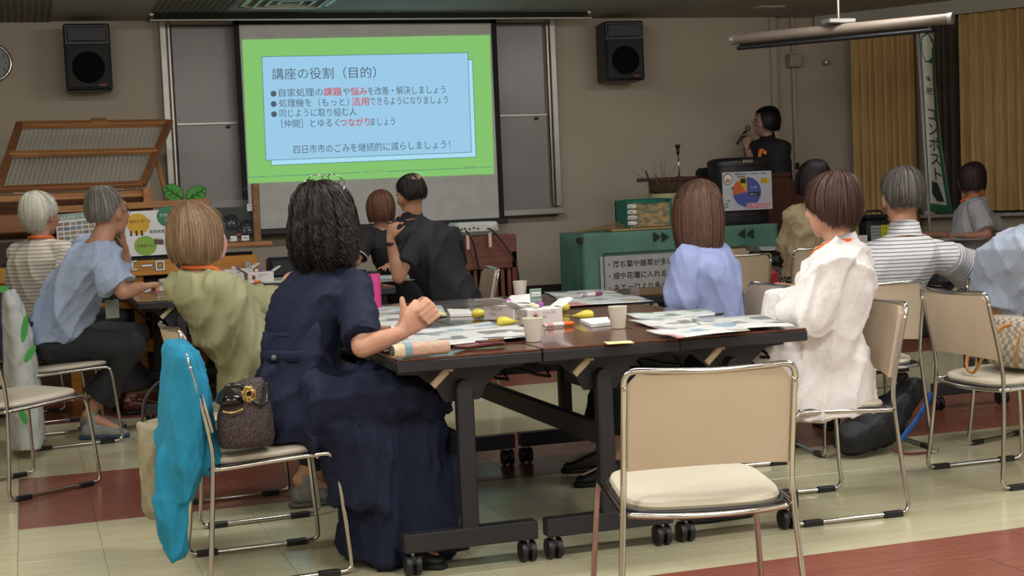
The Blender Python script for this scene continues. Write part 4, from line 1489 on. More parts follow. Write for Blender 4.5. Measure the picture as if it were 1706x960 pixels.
def person(P):
    """P: dict of the pose in world space; returns root"""
    x, y = P['seat']
    zs = P.get('zf', 0)
    root = thing('person', P['label'], 'person', (x, y, zs))
    bh = math.radians(P['head'])
    bf = Vector((math.cos(bh), math.sin(bh), 0)); br = Vector((bf.y, -bf.x, 0))
    th_ = math.radians(P.get('torso', P['head']))
    tf = Vector((math.cos(th_), math.sin(th_), 0)); tr_ = Vector((tf.y, -tf.x, 0))
    hz = P.get('hipz', .53) + zs
    hip = Vector((x, y, hz)) - bf * P.get('back', .05)
    H = Vector(P['hc'])
    fr = headframe(*P['look'])
    R, F, U = fr
    S = P.get('scale', 1.0)
    Nk = H - UP * (.128 * S) - F * .022 - tf * P.get('neckback', .015)
    ctrl = lerp(hip, Nk, .5) - tf * P.get('slouch', .03)
    sp = lambda t: hip * (1 - t) ** 2 + ctrl * 2 * t * (1 - t) + Nk * t * t
    hw = P.get('sw', .165)
    sh = [Vector(P['sh'][i]) if P.get('sh') and P['sh'][i] is not None else Nk - UP * P.get('sdrop', .080) + tr_ * hw * s_ + tf * .01 for i, s_ in enumerate((-1, 1))]
    el, wr = [Vector(q) for q in P['el']], [Vector(q) for q in P['wr']]
    ar = P.get('arm', 1.0)
    body = M()
    head_blobs(body, H, fr, s=P.get('hs', 1.0))
    body.cap(Nk - UP * .04, .055 * ar, H - U * .05 - F * .012, .050 * ar, 14)
    bw = P.get('bw', 1.0)
    tt = lambda t: (br * (1 - t) + tr_ * t).normalized()
    ff = lambda t: (bf * (1 - t) + tf * t).normalized()
    prof = ((0, .155, .105), (.2, .14, .10), (.4, .135, .10), (.6, .145, .105), (.8, .15, .10), (.92, .10, .07), (1.0, .05, .05))
    body.loft([(sp(t), tt(t), ff(t), a * bw * .92, b * bw * .92) for t, a, b in prof], 16)
    for i, s_ in enumerate((-1, 1)):
        body.cap(sh[i] - tr_ * s_ * .07, .05, sh[i], .046 * ar, 12)
        body.cap(sh[i], .046 * ar, el[i], .037 * ar, 12)
        body.cap(el[i], .037 * ar, lerp(el[i], wr[i], .4), .036 * ar, 12)
        body.cap(lerp(el[i], wr[i], .35), .037 * ar, wr[i], .024 * ar, 12)
        hd = (P.get('hands') or [{}, {}])[i]
        if hd is not None:
            d = hd.get('d', tuple((wr[i] - el[i]).normalized()))
            hand(body, wr[i], d, hd.get('n', (0, 0, -1)), hd.get('t', tuple(-tr_ * s_)), hd.get('c', (.35, .4, .45, .5)), hd.get('s', 1.0) * P.get('hands_s', .96), hd.get('tc', .3), tdir=hd.get('td'))
    if P.get('extra_body'): P['extra_body'](body)
    legs = P.get('legs')
    hj = [hip + br * s_ * .085 - UP * .01 for s_ in (-1, 1)]
    kn = an = None
    if legs:
        kn, an = [Vector(q) for q in legs['kn']], [Vector(q) for q in legs['an']]
        for i in (0, 1):
            body.cap(hj[i], .072, kn[i], .05, 12)
            body.cap(kn[i], .049, lerp(kn[i], an[i], .35), .050, 12)
            body.cap(lerp(kn[i], an[i], .3), .05, an[i], .033, 12)
            td = Vector(legs.get('toe', (tuple(bf), tuple(bf)))[i]).normalized()
            body.cap(an[i] - UP * .02 - td * .02, .032, an[i] + td * .15 - UP * (an[i].z - zs - .03), .026, 12)
    vx = P.get('voxel', .0075)
    me = remesh(body, vx, 3, P.get('dec', .5))
    b = put('body', me, skin(*P.get('skin', ('c0957c', 'b3836b'))), root)
    face_parts(root, b, H, fr, P.get('hs', 1.0), P.get('lips', 'a8625a'), P.get('brow', '3a2e28'))
    # ---- top
    tp = P['top']
    lo = tp.get('loose', 1.0)
    t_ = M()
    h0 = tp.get('hem', -.05)
    tprof = tp.get('prof') or ((h0, .178, .13), (.06, .178, .13), (.2, .172, .128), (.4, .172, .126), (.6, .175, .126), (.76, .168, .118), (.86, .135, .098), (.93, .092, .078), (.985, .064, .062))
    t_.loft([(sp(t) if t >= 0 else hip + UP * t * .6, tt(max(t, 0)), ff(max(t, 0)), a * bw * lo, b * bw * lo * tp.get('deep', 1.0)) for t, a, b in tprof], 22)
    segs = []
    for i, s_ in enumerate((-1, 1)):
        r0 = tp.get('r0', .060) * ar; r1 = tp.get('r1', .062) * ar
        t_.cap(Nk - UP * .030 + tr_ * s_ * .035, .040, sh[i] - tr_ * s_ * .015, r0 * .96, 14)
        fr_ = tp.get('sleeve', .62)
        if fr_ <= 1:
            e = lerp(sh[i], el[i], fr_)
            t_.tube([sh[i] - (e - sh[i]).normalized() * .02, lerp(sh[i], e, .33), lerp(sh[i], e, .66), e], 1, 16, rr=[r0 * .95, r0 * 1.03, (r0 + r1) / 2 * 1.02, r1])
            segs.append((sh[i], e))
        else:
            rp = tp.get('rp', r1)
            t_.cap(sh[i], r0, el[i], r1, 14)
            e = lerp(el[i], wr[i], fr_ - 1)
            t_.tube([el[i], lerp(el[i], e, .4), lerp(el[i], e, .8), e], 1, 16, rr=[r1, rp, rp * .95, tp.get('cuff', .04)])
            t_.ell(el[i], (r1, r1, r1))
            segs.append((sh[i], el[i])); 
    for fn in tp.get('extra', []): fn(t_, locals())
    me = remesh(t_, P.get('tvoxel', .009), tp.get('smooth', 5), P.get('tdec', .6))
    folds(me, tp.get('amp', .012), tp.get('freq', 3.2), tp.get('dir', (.2, .2, 1)), tp.get('seed', 1), tp.get('sharp', 1.8))
    # uv: along the body, or along the sleeve
    Pv = vco(me)
    uu, vv = Pv[:, 2].copy(), (Pv - np.array(hip)) @ np.array(tr_)
    for i, (a, e) in enumerate(segs):
        a_, e_ = np.array(a), np.array(e)
        dv = e_ - a_; L = np.linalg.norm(dv); dv /= L
        s_ = (Pv - a_) @ dv
        dist = np.linalg.norm(Pv - a_ - s_[:, None] * dv, axis=1)
        sd = (Pv - a_) @ np.array(tr_) * (-1, 1)[i]
        k = (s_ > -.01) & (dist < .085 * ar) & (sd > -.025)
        uu[k] = a_[2] - s_[k] + .003
    uvl = me.uv_layers.new(name='UVMap')
    li = np.empty(len(me.loops), dtype=np.int32); me.loops.foreach_get('vertex_index', li)
    uvl.data.foreach_set('uv', np.stack([uu, vv], 1)[li].ravel())
    put(tp.get('name', 'shirt'), me, tp['mat'], root, tp.get('label'))
    if tp.get('collar'):
        cc = []
        for k in range(20):
            q = 2 * math.pi * k / 20
            cc.append(Nk + tr_ * .066 * bw ** .5 * math.cos(q) + tf * (.068 * math.sin(q) + .008) + UP * (-.022 - .022 * math.sin(q)))
        g = M()
        n_ = len(cc); hgt = tp.get('collar_h', .035) + .018
        vs = [p for p in cc] + [p + (p - Nk - UP * .02) * -.08 + UP * hgt for p in cc] + [p + (Vector((p.x - Nk.x, p.y - Nk.y, 0))) * .14 - UP * .005 for p in cc]
        fs = [(i, (i + 1) % n_, n_ + (i + 1) % n_, n_ + i) for i in range(n_)] + [(2 * n_ + i, n_ + i, n_ + (i + 1) % n_, 2 * n_ + (i + 1) % n_) for i in range(n_)]
        g.add(vs, fs)
        me = g.mesh('collar', [tp.get('collar_mat', tp['mat'])], 'all', root.location)
        uvl = me.uv_layers.new(name='UVMap')
        co_ = vco(me); li = np.empty(len(me.loops), dtype=np.int32); me.loops.foreach_get('vertex_index', li)
        uvl.data.foreach_set('uv', (co_[:, [2, 0]])[li].ravel())
        link('collar', me, root)
    # ---- trousers / skirt
    if legs and P.get('bottom'):
        bt = P['bottom']
        g = M()
        k_ = bt.get('loose', 1.0)
        g.loft([(hip - UP * .09, br, bf, .16 * bw, .13 * bw), (hip - UP * .02, br, bf, .178 * bw, .140 * bw), (hip + UP * .06, br, bf, .168 * bw, .125 * bw), (hip + UP * .12, br, bf, .15 * bw, .11 * bw)], 20)
        for i in (0, 1):
            g.cap(hj[i] - UP * .01, .092 * k_, kn[i], .070 * k_, 14)
            e = lerp(kn[i], an[i], bt.get('len', .93))
            g.cap(kn[i], .068 * k_, lerp(kn[i], e, .3), .066 * k_, 14)
            g.tube([lerp(kn[i], e, .15), lerp(kn[i], e, .5), e], 1, 14, rr=[.066 * k_, .06 * k_, bt.get('hemr', .058) * k_])
        for fn in bt.get('extra', []): fn(g, locals())
        me = remesh(g, P.get('bvoxel', .010), 5, .5)
        folds(me, bt.get('amp', .014), bt.get('freq', 2.6), bt.get('dir', tuple(bf)), bt.get('seed', 5))
        put(bt.get('name', 'trousers'), me, bt['mat'], root, bt.get('label'))
    if legs and P.get('shoes'):
        for i in (0, 1):
            td = Vector(legs.get('toe', (tuple(bf), tuple(bf)))[i]).normalized()
            shoe(root, an[i], td, P['shoes'], zs)
    # ---- hair
    if P.get('hair'):
        hair(root, H, fr, s=P.get('hs', 1.0), **P['hair'])
    if P.get('lanyard'):
        ln = []
        for k in range(28):
            q = 2 * math.pi * k / 28
            s1, c1 = math.sin(q), math.cos(q)
            ln.append(Nk + tr_ * (.070 + .006 * max(0, s1)) * c1 + tf * (.070 * s1 + .01 + .03 * max(0, s1)) + UP * (.010 - .055 * max(0, s1) ** 1.5 - .004 * abs(c1)))
        part('lanyard', M().tube(ln, .0085, 6, closed=True, flat=.25, up=(0, 0, 1)), mat('lanyard_orange', 'e06a2c', .6), root, 'all', True, label='orange lanyard ribbon')
    P['_'] = dict(root=root, Nk=Nk, tr=tr_, tf=tf, hip=hip, fr=fr, H=H, sh=sh, sp=sp)
    return root


def shoe(root, an, td, kind, zs=0):
    sd = td.cross(UP)
    base = Vector((an.x, an.y, zs))
    a0 = an.z - zs
    g, so = M(), M()
    ring = lambda t, a, b, z: (base + td * t + UP * z, sd, UP, a, b)
    g.loft([ring(-.055, .022, .02, .045), ring(-.04, .034, .035, .05), ring(0, .037, .042, .055), ring(.06, .040, .034, .045), ring(.12, .043, .026, .036), ring(.165, .034, .018, .03), ring(.185, .016, .01, .026)], 16)
    g.cap(base + UP * .055, .036, base + UP * max(.08, a0 * .9), .036, 12)
    part('shoe', g, kind[0], root, 'all', True)
    so.loft([(base + td * t + UP * .011, sd, UP, a, .011) for t, a in ((-.07, .02), (-.055, .034), (0, .038), (.06, .041), (.12, .046), (.17, .038), (.195, .018))], 16)
    part('sole', so, kind[1], root, True, True)


def glasses(root, c, fr, m_, s=1.0, lens=True):
    R, F, U = fr
    q = lambda x, y, z: c + (R * x + F * y + U * z) * s
    g = M()
    for x in (-1, 1):
        pts = [q(x * .033 + .023 * math.cos(a), .103 - abs(x * .033 + .023 * math.cos(a)) * .25, .000 + .017 * math.sin(a)) for a in np.linspace(0, 6.283, 18, endpoint=False)]
        g.tube(pts, .0016 * s, 6, closed=True)
        g.tube([q(x * .056, .09, .004), q(x * .074, .07, .006), q(x * .080, 0, .006), q(x * .080, -.012, -.004)], .0017 * s, 6)
    g.tube([q(-.010, .101, .004), q(0, .105, .006), q(.010, .101, .004)], .0015 * s, 6)
    return part('glasses', g, m_, root, 'all', True)
# ---------------------------------------------------------------- the people
A = lambda px, py, Y: Vector(at(px, py, Y=Y))
Zp = lambda px, py, z: Vector(at(px, py, z=z))
V3 = lambda *a: Vector(a)
m_navy = mat('navy_cloth', '192036', .8, col2='161c30', scale=60, bump=.06, bscale=300, spec=.25)
m_olive = mat('olive_blouse', '979672', .8, col2='8d8c68', scale=10, bump=.05, bscale=300)
m_lblue = mat('pale_blue_shirt', 'a9b9d6', .8, col2='a0b0ce', scale=60, bump=.04, bscale=300)
m_trous = mat('black_trousers', '1c1f22', .8, col2='181a1d', scale=40, bump=.08, bscale=300)
m_polo = mat('charcoal_polo', '1f2024', .8, col2='1b1c20', scale=80, bump=.08, bscale=400)
m_bpolo = mat('black_polo', '131418', .8)
m_lav = mat('lavender_blouse', '929dc8', .8, col2='8894bf', scale=12, bump=.05, bscale=300)
m_linen = mat('white_linen', 'e0dcd9', .85, col2='d5d1ce', scale=18, bump=.3, bscale=60)
m_beige = mat('beige_blouse', '9c8c6c', .8, col2='948464', scale=12, bump=.06, bscale=200)
m_greyt = mat('grey_top', 'a9a9ac', .8, bump=.05, bscale=200)
m_knit = stripes('white_striped_knit', 'c9c1b4', '97908a', 0, .022, .35)
m_bstr = stripes('white_polo_black_stripes', '2f3138', 'c4c4c6', 0, .0165, .80)
m_pin = stripes('blue_pinstripe', '4f6387', 'b7c0cf', 1, .0062, .66)

CO = A(696, 531, 4.80)
CD, CN = V3(.82, .0, .57), V3(0, -1, .05).normalized()
CS = CN.cross(CD).normalized()
if CS.z < 0: CS = -CS


def clasp(m):
    """two hands folded together: palms facing, fingers interlaced over the knuckles, one thumb raised"""
    q = lambda d, n, s: CO + CD * d + CN * n + CS * s
    for sg, n0, sh_ in ((1, .014, .005), (-1, -.020, -.005)):
        m.loft([(q(d, n0 * (1 if d > -.03 else .9), s0), CS, CN, a, b) for d, s0, a, b in ((-.082, .0, .024, .017), (-.06, .0, .027, .017), (-.03, .0, .034, .017), (.0, .0, .038, .016), (.03, sh_, .039, .014), (.04, sh_, .034, .010))], 16)
        for k, (s0, ln, r) in enumerate(((.029, 1.0, .0090), (.010, 1.06, .0094), (-.009, 1.0, .0090), (-.027, .84, .0080))):
            s1 = s0 + sh_ * 1.1
            far = n0 - sg * .062
            P3 = [q(.030, n0, s1), q(.030 + .030 * ln, n0 - sg * .006, s1), q(.030 + .030 * ln, far + sg * .012, s1 + .002), q(.006 + .018 * (1 - ln), far, s1 + .004)]
            for a_, b_, r0, r1 in zip(P3, P3[1:], (1, .97, .9), (.97, .9, .78)):
                m.cap(a_, r * r0, b_, r * r1, 12)
    # thumbs: the far one stands up, the near one lies across
    m.cap(q(-.055, -.018, .012), .016, q(-.025, -.018, .038), .014, 12)
    m.cap(q(-.025, -.018, .038), .013, q(-.010, -.016, .062), .0118, 12)
    m.cap(q(-.010, -.016, .062), .0118, q(.002, -.014, .084), .0088, 12)
    m.cap(q(-.055, .010, .012), .015, q(-.020, .010, .036), .0135, 12)
    m.cap(q(-.020, .010, .036), .0125, q(.008, .004, .046), .0108, 12)
    m.cap(q(.008, .004, .046), .0105, q(.030, -.004, .050), .0085, 12)


# woman in navy
W1 = dict(label='person with curly black hair in a navy dress, hands clasped on the near table', seat=(.84, 5.07), head=-4, torso=42, hc=A(541, 372, 5.14), look=(58, 2),
          hipz=.56, back=.02, slouch=.02, sw=.135, bw=.93, voxel=.0055, dec=.45, skin=('c99c82', 'bd8a72'),
          el=(A(592, 560, 5.42), A(604, 578, 4.80)), wr=(CO - CD * .078 - CN * .018, CO - CD * .078 + CN * .013),
          hands=[None, None], extra_body=clasp,
          legs=dict(kn=(V3(1.24, 5.12, .60), V3(1.22, 4.86, .60)), an=(V3(1.22, 5.02, .10), V3(1.14, 4.88, .10)), toe=((.9, -.3, 0), (.55, -.8, 0))),
          shoes=(m_black, m_blackm), lanyard=True,
          top=dict(mat=m_navy, sleeve=.93, r0=.062, r1=.078, amp=.026, freq=2.6, dir=(.3, -.2, 1), seed=4, loose=1.06, name='dress_bodice',
                   prof=((-.05, .165, .13), (.06, .16, .125), (.2, .150, .114), (.4, .160, .118), (.6, .168, .122), (.76, .165, .116), (.86, .135, .098), (.93, .095, .08), (.985, .068, .066))),
          hair=dict(cols=['1b1714', '120f0e', '2e2620'], sb=2.45, ss=2.3, s2=2.1, sf=.75, th=.026, flare=.14, tuck=.12, n=4200, w=.0013, curl=.014, ncurl=3.6, seed=3, jit=.006, messy=.06))


def skirt(g, L):
    """the dress skirt: lap, then a long drape to the floor in front of the seat"""
    ex, ey = V3(1, 0, 0), V3(0, 1, 0)
    # seat and hips
    g.loft([((.87, 5.04, .437), ex, ey, .175, .20), ((.87, 5.04, .50), ex, ey, .18, .205), ((.865, 5.05, .60), ex, ey, .155, .175), ((.86, 5.06, .70), ex, ey, .13, .14), ((.86, 5.07, .80), ex, ey, .115, .12)], 24)
    # lap to the knees
    g.loft([((.85, 4.98, .56), ey, UP, .19, .10), ((1.0, 4.96, .56), ey, UP, .195, .105), ((1.15, 4.94, .565), ey, UP, .19, .10), ((1.26, 4.93, .57), ey, UP, .165, .085), ((1.33, 4.93, .56), ey, UP, .11, .055)], 24)
    # drape to the floor
    g.loft([((1.15, 4.95, .03), ex, ey, .20, .17), ((1.15, 4.95, .15), ex, ey, .195, .168), ((1.15, 4.95, .32), ex, ey, .18, .165), ((1.15, 4.95, .48), ex, ey, .165, .16), ((1.14, 4.95, .58), ex, ey, .14, .15)], 26)
    g.loft([((1.02, 4.90, .22), ex, ey, .10, .13), ((1.02, 4.91, .35), ex, ey, .12, .15), ((1.0, 4.93, .5), ex, ey, .13, .17)], 20)


W1['bottom'] = dict(mat=m_navy, name='skirt', loose=1.0, amp=.046, freq=2.3, dir=(.25, .05, 1), seed=11, len=.8, extra=[skirt])
person(W1)
r1_ = W1['_']
# back belt with its button, glasses pushed up, watch
q1 = [r1_['sp'](.34) + r1_['tr'] * (.172 * math.sin(a)) - r1_['tf'] * (.145 * math.cos(a)) + UP * .0 for a in np.linspace(-.25, 1.15, 12)]
part('back_strap', M().tube(q1, .021, 8, flat=.3, up=(0, 0, 1)), m_navy, r1_['root'], 'all', True)
part('button', M().ell(q1[3] - r1_['tf'] * .012, (.010, .010, .010)), mat('button_grey', '5e5f66', .3), r1_['root'], 'all', True)
c_, fr_ = r1_['H'], headframe(58, 40)
glasses(r1_['root'], c_ + UP * .090 - V3(.02, .05, 0), headframe(64, 42), m_chrome, 1.02)
part('watch', M().tube([W1['wr'][0] + V3(-.02, 0, 0) + V3(0, .027 * math.cos(a), .025 * math.sin(a)) for a in np.linspace(0, 6.283, 16, endpoint=False)], .008, 6, closed=True, flat=.5), mat('watch_white', 'd0cbbf', .4), r1_['root'], 'all', True, label='white watch strap')

# woman in olive blouse
W2 = dict(label='person with ash-brown bob and pink face mask in an olive green blouse', seat=(.84, 6.04), head=2, torso=26, hc=A(334, 393, 6.02), look=(24, 0),
          hipz=.53, back=-.03, slouch=.02, sw=.145, skin=('c89a80', 'bb8a70'), neckback=.0,
          el=(V3(1.02, 6.30, .78), A(428, 600, 5.90)), wr=(V3(1.12, 6.3, .78), V3(1.14, 6.0, .78)),
          legs=dict(kn=(V3(1.25, 6.12, .53), V3(1.25, 5.95, .53)), an=(V3(1.14, 6.15, .10), V3(1.02, 5.98, .13)), toe=((1, 0, 0), (.9, .1, -.0))),
          shoes=(mat('sneaker_mesh', '8f8d8a', .7, col2='6f6f70', scale=40), mat('sneaker_sole', '6b6a60', .8)),
          bottom=dict(mat=m_blackm, loose=.95), lanyard=True,
          top=dict(mat=m_olive, sleeve=1.4, r0=.078, r1=.088, rp=.075, cuff=.05, amp=.024, freq=2.4, dir=(.2, .1, 1), seed=8, loose=1.12, hem=-.3, sharp=1.5, name='blouse'),
          hair=dict(cols=['84694f', '755b45', '957b60', '6b533f'], sb=2.0, ss=2.05, s2=1.95, sf=.70, th=.024, flare=.10, tuck=.22, n=1700, w=.0016, seed=7))
person(W2)
r2_ = W2['_']
R_, F_, U_ = r2_['fr']
qf = lambda x, y, z: r2_['H'] + R_ * x + F_ * y + U_ * z


def maskf(u, v):
    a = (u - .5) * 2.3
    z = .002 - v * .098
    rr = .085 + .016 * math.sin(v * math.pi) - .012 * v
    return qf(.068 * math.sin(a), .012 + rr * math.cos(a) * 1.0 + .008 * math.exp(-(a * 3) ** 2) * (1 - v), z)


m_mask = mat('pink_mask', 'd79a98', .7)
part('face_mask', M().grid(maskf, 14, 8, thick=-.0015), m_mask, r2_['root'], 'all', True, label='pink pleated face mask')
for z in (0, -.075):
    part('mask_loop', M().tube(smoothpath([qf(.061, .045, z - .005), qf(.075, .02, z * .6), qf(.079, -.012, -.015)], 5), .0016, 5), m_mask, r2_['root'], 'all', True)

# man in pale blue shirt
sock = mat('grey_sock', '8f9390', .9, col2='7f8380', scale=50, bump=.3, bscale=300)
W3 = dict(label='person with grey hair in a pale blue shirt, leaning forward, chin on hand', seat=(.17, 8.42), head=8, torso=24, hc=A(182, 355, 8.05), look=(38, 2),
          hipz=.55, back=.08, slouch=-.02, sw=.19, bw=1.08, arm=1.1, neckback=.05, hs=1.09, skin=('b98a70', 'a87860'),
          sh=[None, A(165, 425, 8.0)], sdrop=.06,
          el=(A(207, 462, 8.4), A(205, 487, 7.95)), wr=(A(206, 412, 8.28), A(238, 478, 8.05)),
          hands=[dict(d=(-.05, -.25, 1), n=(-.5, 0, .3), c=(.9, .9, 1.0, 1.0)), dict(d=(.8, .5, .1), n=(0, 0, -1), c=(1.6, 1.6, 1.6, 1.6), tc=.8)],
          legs=dict(kn=(A(225, 560, 8.65), A(218, 578, 8.25)), an=(A(150, 690, 8.70), A(152, 685, 8.35)), toe=((.97, -.2, 0), (.97, -.2, 0))),
          shoes=(sock, mat('slipper_blue', '2c3d5e', .7)),
          bottom=dict(mat=m_trous, loose=1.18, amp=.022, freq=2.4, dir=(.6, 0, -.8), hemr=.085, len=.80),
          top=dict(mat=m_lblue, sleeve=.86, r0=.075, r1=.088, amp=.034, freq=2.3, dir=(.4, 0, 1), seed=3, loose=1.10, hem=-.02),
          brow='5a5550', hair=dict(cols=['6b6862', '7d7a75', '5b5853', '8f8c86'], sb=1.50, ss=.98, s2=.9, sf=.42, th=.016, tuck=.6, n=1300, w=.0015, seed=9, jit=.005, phis=(0, 55, 78, 100, 125, 180)))
person(W3)
r3_ = W3['_']
glasses(r3_['root'], r3_['H'], r3_['fr'], m_dark, 1.02)
bl = [r3_['hip'] + UP * .085 + V3(.178 * math.cos(a), .165 * math.sin(a), -.03 * math.cos(a)) * 1.06 for a in np.linspace(0, 6.283, 26, endpoint=False)]
part('belt', M().tube(bl, .017, 6, closed=True, flat=.35, up=(0, 0, 1)), mat('belt_leather', '2b2420', .4), r3_['root'], 'all', True, label='dark brown leather belt')
bc = A(187, 515, 8.2)
part('name_badge', M().box(tuple(bc), (.075, .006, .10), rot=.3, bev=.003), mat('badge_card', '8e918c', .4), r3_['root'], True, True, label='clear name badge on a lanyard')
part('badge_clip', M().box(tuple(bc + UP * .062), (.018, .008, .03), rot=.3), m_blackm, r3_['root'], True, True)
for an_ in W3['legs']['an']:
    part('slipper_strap', M().tube([V3(an_.x + .06, an_.y + .045 * math.cos(a), .035 + .04 * math.sin(a)) for a in np.linspace(0, math.pi, 9)], .012, 6, flat=.4), mat('slipper_edge', '1d2636', .7), r3_['root'], 'all', True)

# white-haired woman
W4 = dict(label='person with short white hair and orange lanyard in a white striped top at far left', seat=(.04, 9.38), head=14, torso=58, hc=A(70, 360, 9.2), look=(44, 0), hs=1.06,
          hipz=.53, back=.04, sw=.165, skin=('bd9078', 'ad8069'), el=(V3(.12, 9.6, .82), A(108, 500, 9.05)), wr=(V3(.4, 9.6, .76), V3(.45, 9.2, .76)),
          legs=dict(kn=(V3(.50, 9.55, .55), V3(.50, 9.3, .55)), an=(V3(.52, 9.5, .10), V3(.56, 9.25, .10))), shoes=(m_maroon, m_black),
          bottom=dict(mat=m_blackm, loose=1.3, hemr=.12),
          top=dict(mat=m_knit, sleeve=.85, r0=.068, r1=.075, amp=.02, freq=2.5, seed=6, loose=1.08, hem=-.2),
          lanyard=True, brow='8f8a84',
          hair=dict(cols=['c9c6b9', 'bdbaae', 'd4d1c5', 'a8a59b'], sb=1.9, ss=1.25, s2=1.1, sf=.6, th=.024, tuck=.5, n=1300, w=.0016, seed=12, jit=.005, phis=(0, 50, 75, 105, 128, 180)))
person(W4)
glasses(W4['_']['root'], W4['_']['H'], W4['_']['fr'], m_dark)

# woman with brown bob, black polo
W5 = dict(label='person with reddish-brown bob in a black polo shirt with white-edged sleeve', seat=(2.50, 9.88), head=180, torso=128, hc=A(634, 350, 9.86), look=(88, -2),
          hipz=.53, back=-.05, slouch=.0, sw=.15, skin=('c08f74', 'b38066'), neckback=.0,
          sh=[A(612, 392, 9.8), A(672, 392, 10.0)], el=(A(592, 436, 9.70), A(690, 445, 10.1)), wr=(A(548, 438, 9.62), A(655, 442, 9.65)),
          top=dict(mat=m_bpolo, sleeve=.82, r0=.062, r1=.07, amp=.010, seed=2, loose=1.02, name='polo_shirt'),
          hair=dict(cols=['5a3b28', '452c1e', '75503a'], sb=1.85, ss=1.9, s2=1.8, sf=.7, th=.020, tuck=.2, n=900, w=.0017, seed=15))
person(W5)
e5 = lerp(W5['_']['sh'][0], W5['el'][0], .80); d5 = (W5['el'][0] - W5['_']['sh'][0]).normalized()
a5 = d5.orthogonal().normalized(); b5 = d5.cross(a5)
part('sleeve_edge', M().tube([e5 + (a5 * math.cos(t) + b5 * math.sin(t)) * .071 for t in np.linspace(0, 6.283, 20, endpoint=False)], .004, 5, closed=True), m_white, W5['_']['root'], 'all', True, label='white sleeve edging')

# balding man, dark polo
W6 = dict(label='person with thinning black hair in a dark grey polo shirt, leaning on one elbow', seat=(2.50, 8.95), head=172, torso=100, hc=A(684, 327, 8.92), look=(104, -6, -8),
          hipz=.54, back=.04, slouch=-.06, sw=.19, bw=1.22, arm=1.08, hs=1.06, neckback=-.02, skin=('b98c70', 'a97a60'),
          sh=[A(692, 400, 8.85), A(755, 395, 9.02)], el=(A(664, 462, 8.72), A(760, 455, 9.3)), wr=(A(650, 398, 8.74), A(700, 460, 9.3)),
          hands=[dict(d=(.25, .1, 1), n=(.8, .5, 0), c=(.9, 1.0, 1.0, 1.0)), {}],
          top=dict(mat=m_polo, sleeve=.72, r0=.070, r1=.080, amp=.028, freq=2.2, seed=13, loose=1.1, collar=True, collar_h=.018, name='polo_shirt', dir=(.6, 0, 1)),
          lanyard=True,
          hair=dict(cols=['1d1917', '2a2522', '141110'], sb=1.42, ss=.98, s2=.9, sf=.6, th=.010, tuck=.6, n=1100, w=.0013, seed=17, pole=.03, phis=(0, 50, 74, 95, 115, 180)))
person(W6)
Rb, Fb, Ub = W6['_']['fr']
part('bald_crown', M().ell(W6['_']['H'] + Fb * -.081 + Ub * .108 + Rb * .006, (.046, .044, .014), (Rb, (Fb + Ub * .62).normalized(), Rb.cross((Fb + Ub * .62).normalized())), 20, 12), mat('thin_scalp', 'a07e68', .6, col2='2a211d', scale=90, ramp=(.36, .56)), W6['_']['root'], 'all', True, label='thinning patch on the crown')
wp = W6['wr'][0]
part('wristwatch', M().tube([wp - UP * .03 + V3(.030 * math.cos(a), .027 * math.sin(a), 0) for a in np.linspace(0, 6.283, 18, endpoint=False)], .010, 6, closed=True, flat=.5, up=(0, 0, 1)).lathe([(.02, -.006), (.021, .004), (.001, .005)], (wp.x - .01, wp.y - .032, wp.z - .03), n=14), m_black, W6['_']['root'], 'all', True, label='black wristwatch')

# lavender blouse
W7 = dict(label='person with long straight brown hair in a lavender blouse, seated across the near table', seat=(2.86, 6.08), head=176, torso=128, hc=A(1160, 352, 6.06), look=(97, 0),
          hipz=.53, back=.03, sw=.150, skin=('d0a58c', 'c4967c'), el=(A(1134, 498, 5.95), A(1212, 500, 6.35)), wr=(A(1160, 500, 6.14), A(1180, 500, 6.3)), hands=[None, None],
          legs=dict(kn=(V3(2.42, 5.98, .54), V3(2.42, 6.17, .54)), an=(V3(2.30, 5.80, .09), V3(2.36, 6.1, .09)), toe=((-1, -.1, 0), (-1, 0, 0))), shoes=(m_black, m_blackm),
          bottom=dict(mat=m_blackm, loose=1.15, hemr=.09, len=.8),
          top=dict(mat=m_lav, sleeve=1.15, r0=.074, r1=.086, rp=.078, cuff=.06, amp=.026, freq=2.4, dir=(.2, .3, 1), seed=21, loose=1.14, hem=-.3, name='blouse'),
          hair=dict(cols=['5a4034', '50392e', '664a3c', '483229'], sb=3.35, ss=3.25, s2=3.0, sf=.8, th=.026, flare=.07, tuck=.07, messy=.05, n=1900, w=.0018, seed=22, jit=.003, phis=(0, 60, 100, 128, 145, 180)))
person(W7)

# white linen blouse
W8 = dict(label='person with short brown hair in a loose white linen blouse by the table end', seat=(2.76, 4.97), head=178, torso=140, hc=A(1383, 347, 4.98), look=(108, -2),
          hipz=.55, back=-.02, slouch=.05, sw=.165, skin=('cf9f86', 'c08d74'), neckback=.02,
          el=(A(1345, 530, 4.80), A(1425, 560, 5.3)), wr=(A(1298, 531, 5.0), A(1350, 540, 5.2)),
          hands=[dict(d=(-1, .2, -.02), n=(0, 0, -1), c=(.5, .5, .55, .6)), None],
          legs=dict(kn=(V3(2.36, 4.86, .55), V3(2.36, 5.08, .55)), an=(V3(2.42, 4.95, .10), V3(2.42, 5.12, .10)), toe=((-1, 0, 0), (-1, 0, 0))), shoes=(mat('brown_shoe', '6b4a34', .5), m_blackm),
          bottom=dict(mat=mat('dark_trousers', '20242e', .8), loose=.95), lanyard=True,
          hair=dict(cols=['3a2620', '30201b', '482f26', '583a2e'], sb=1.78, ss=1.45, s2=1.25, sf=.65, th=.024, tuck=.42, n=1800, w=.0016, seed=26, jit=.004, phis=(0, 55, 85, 112, 132, 180)))


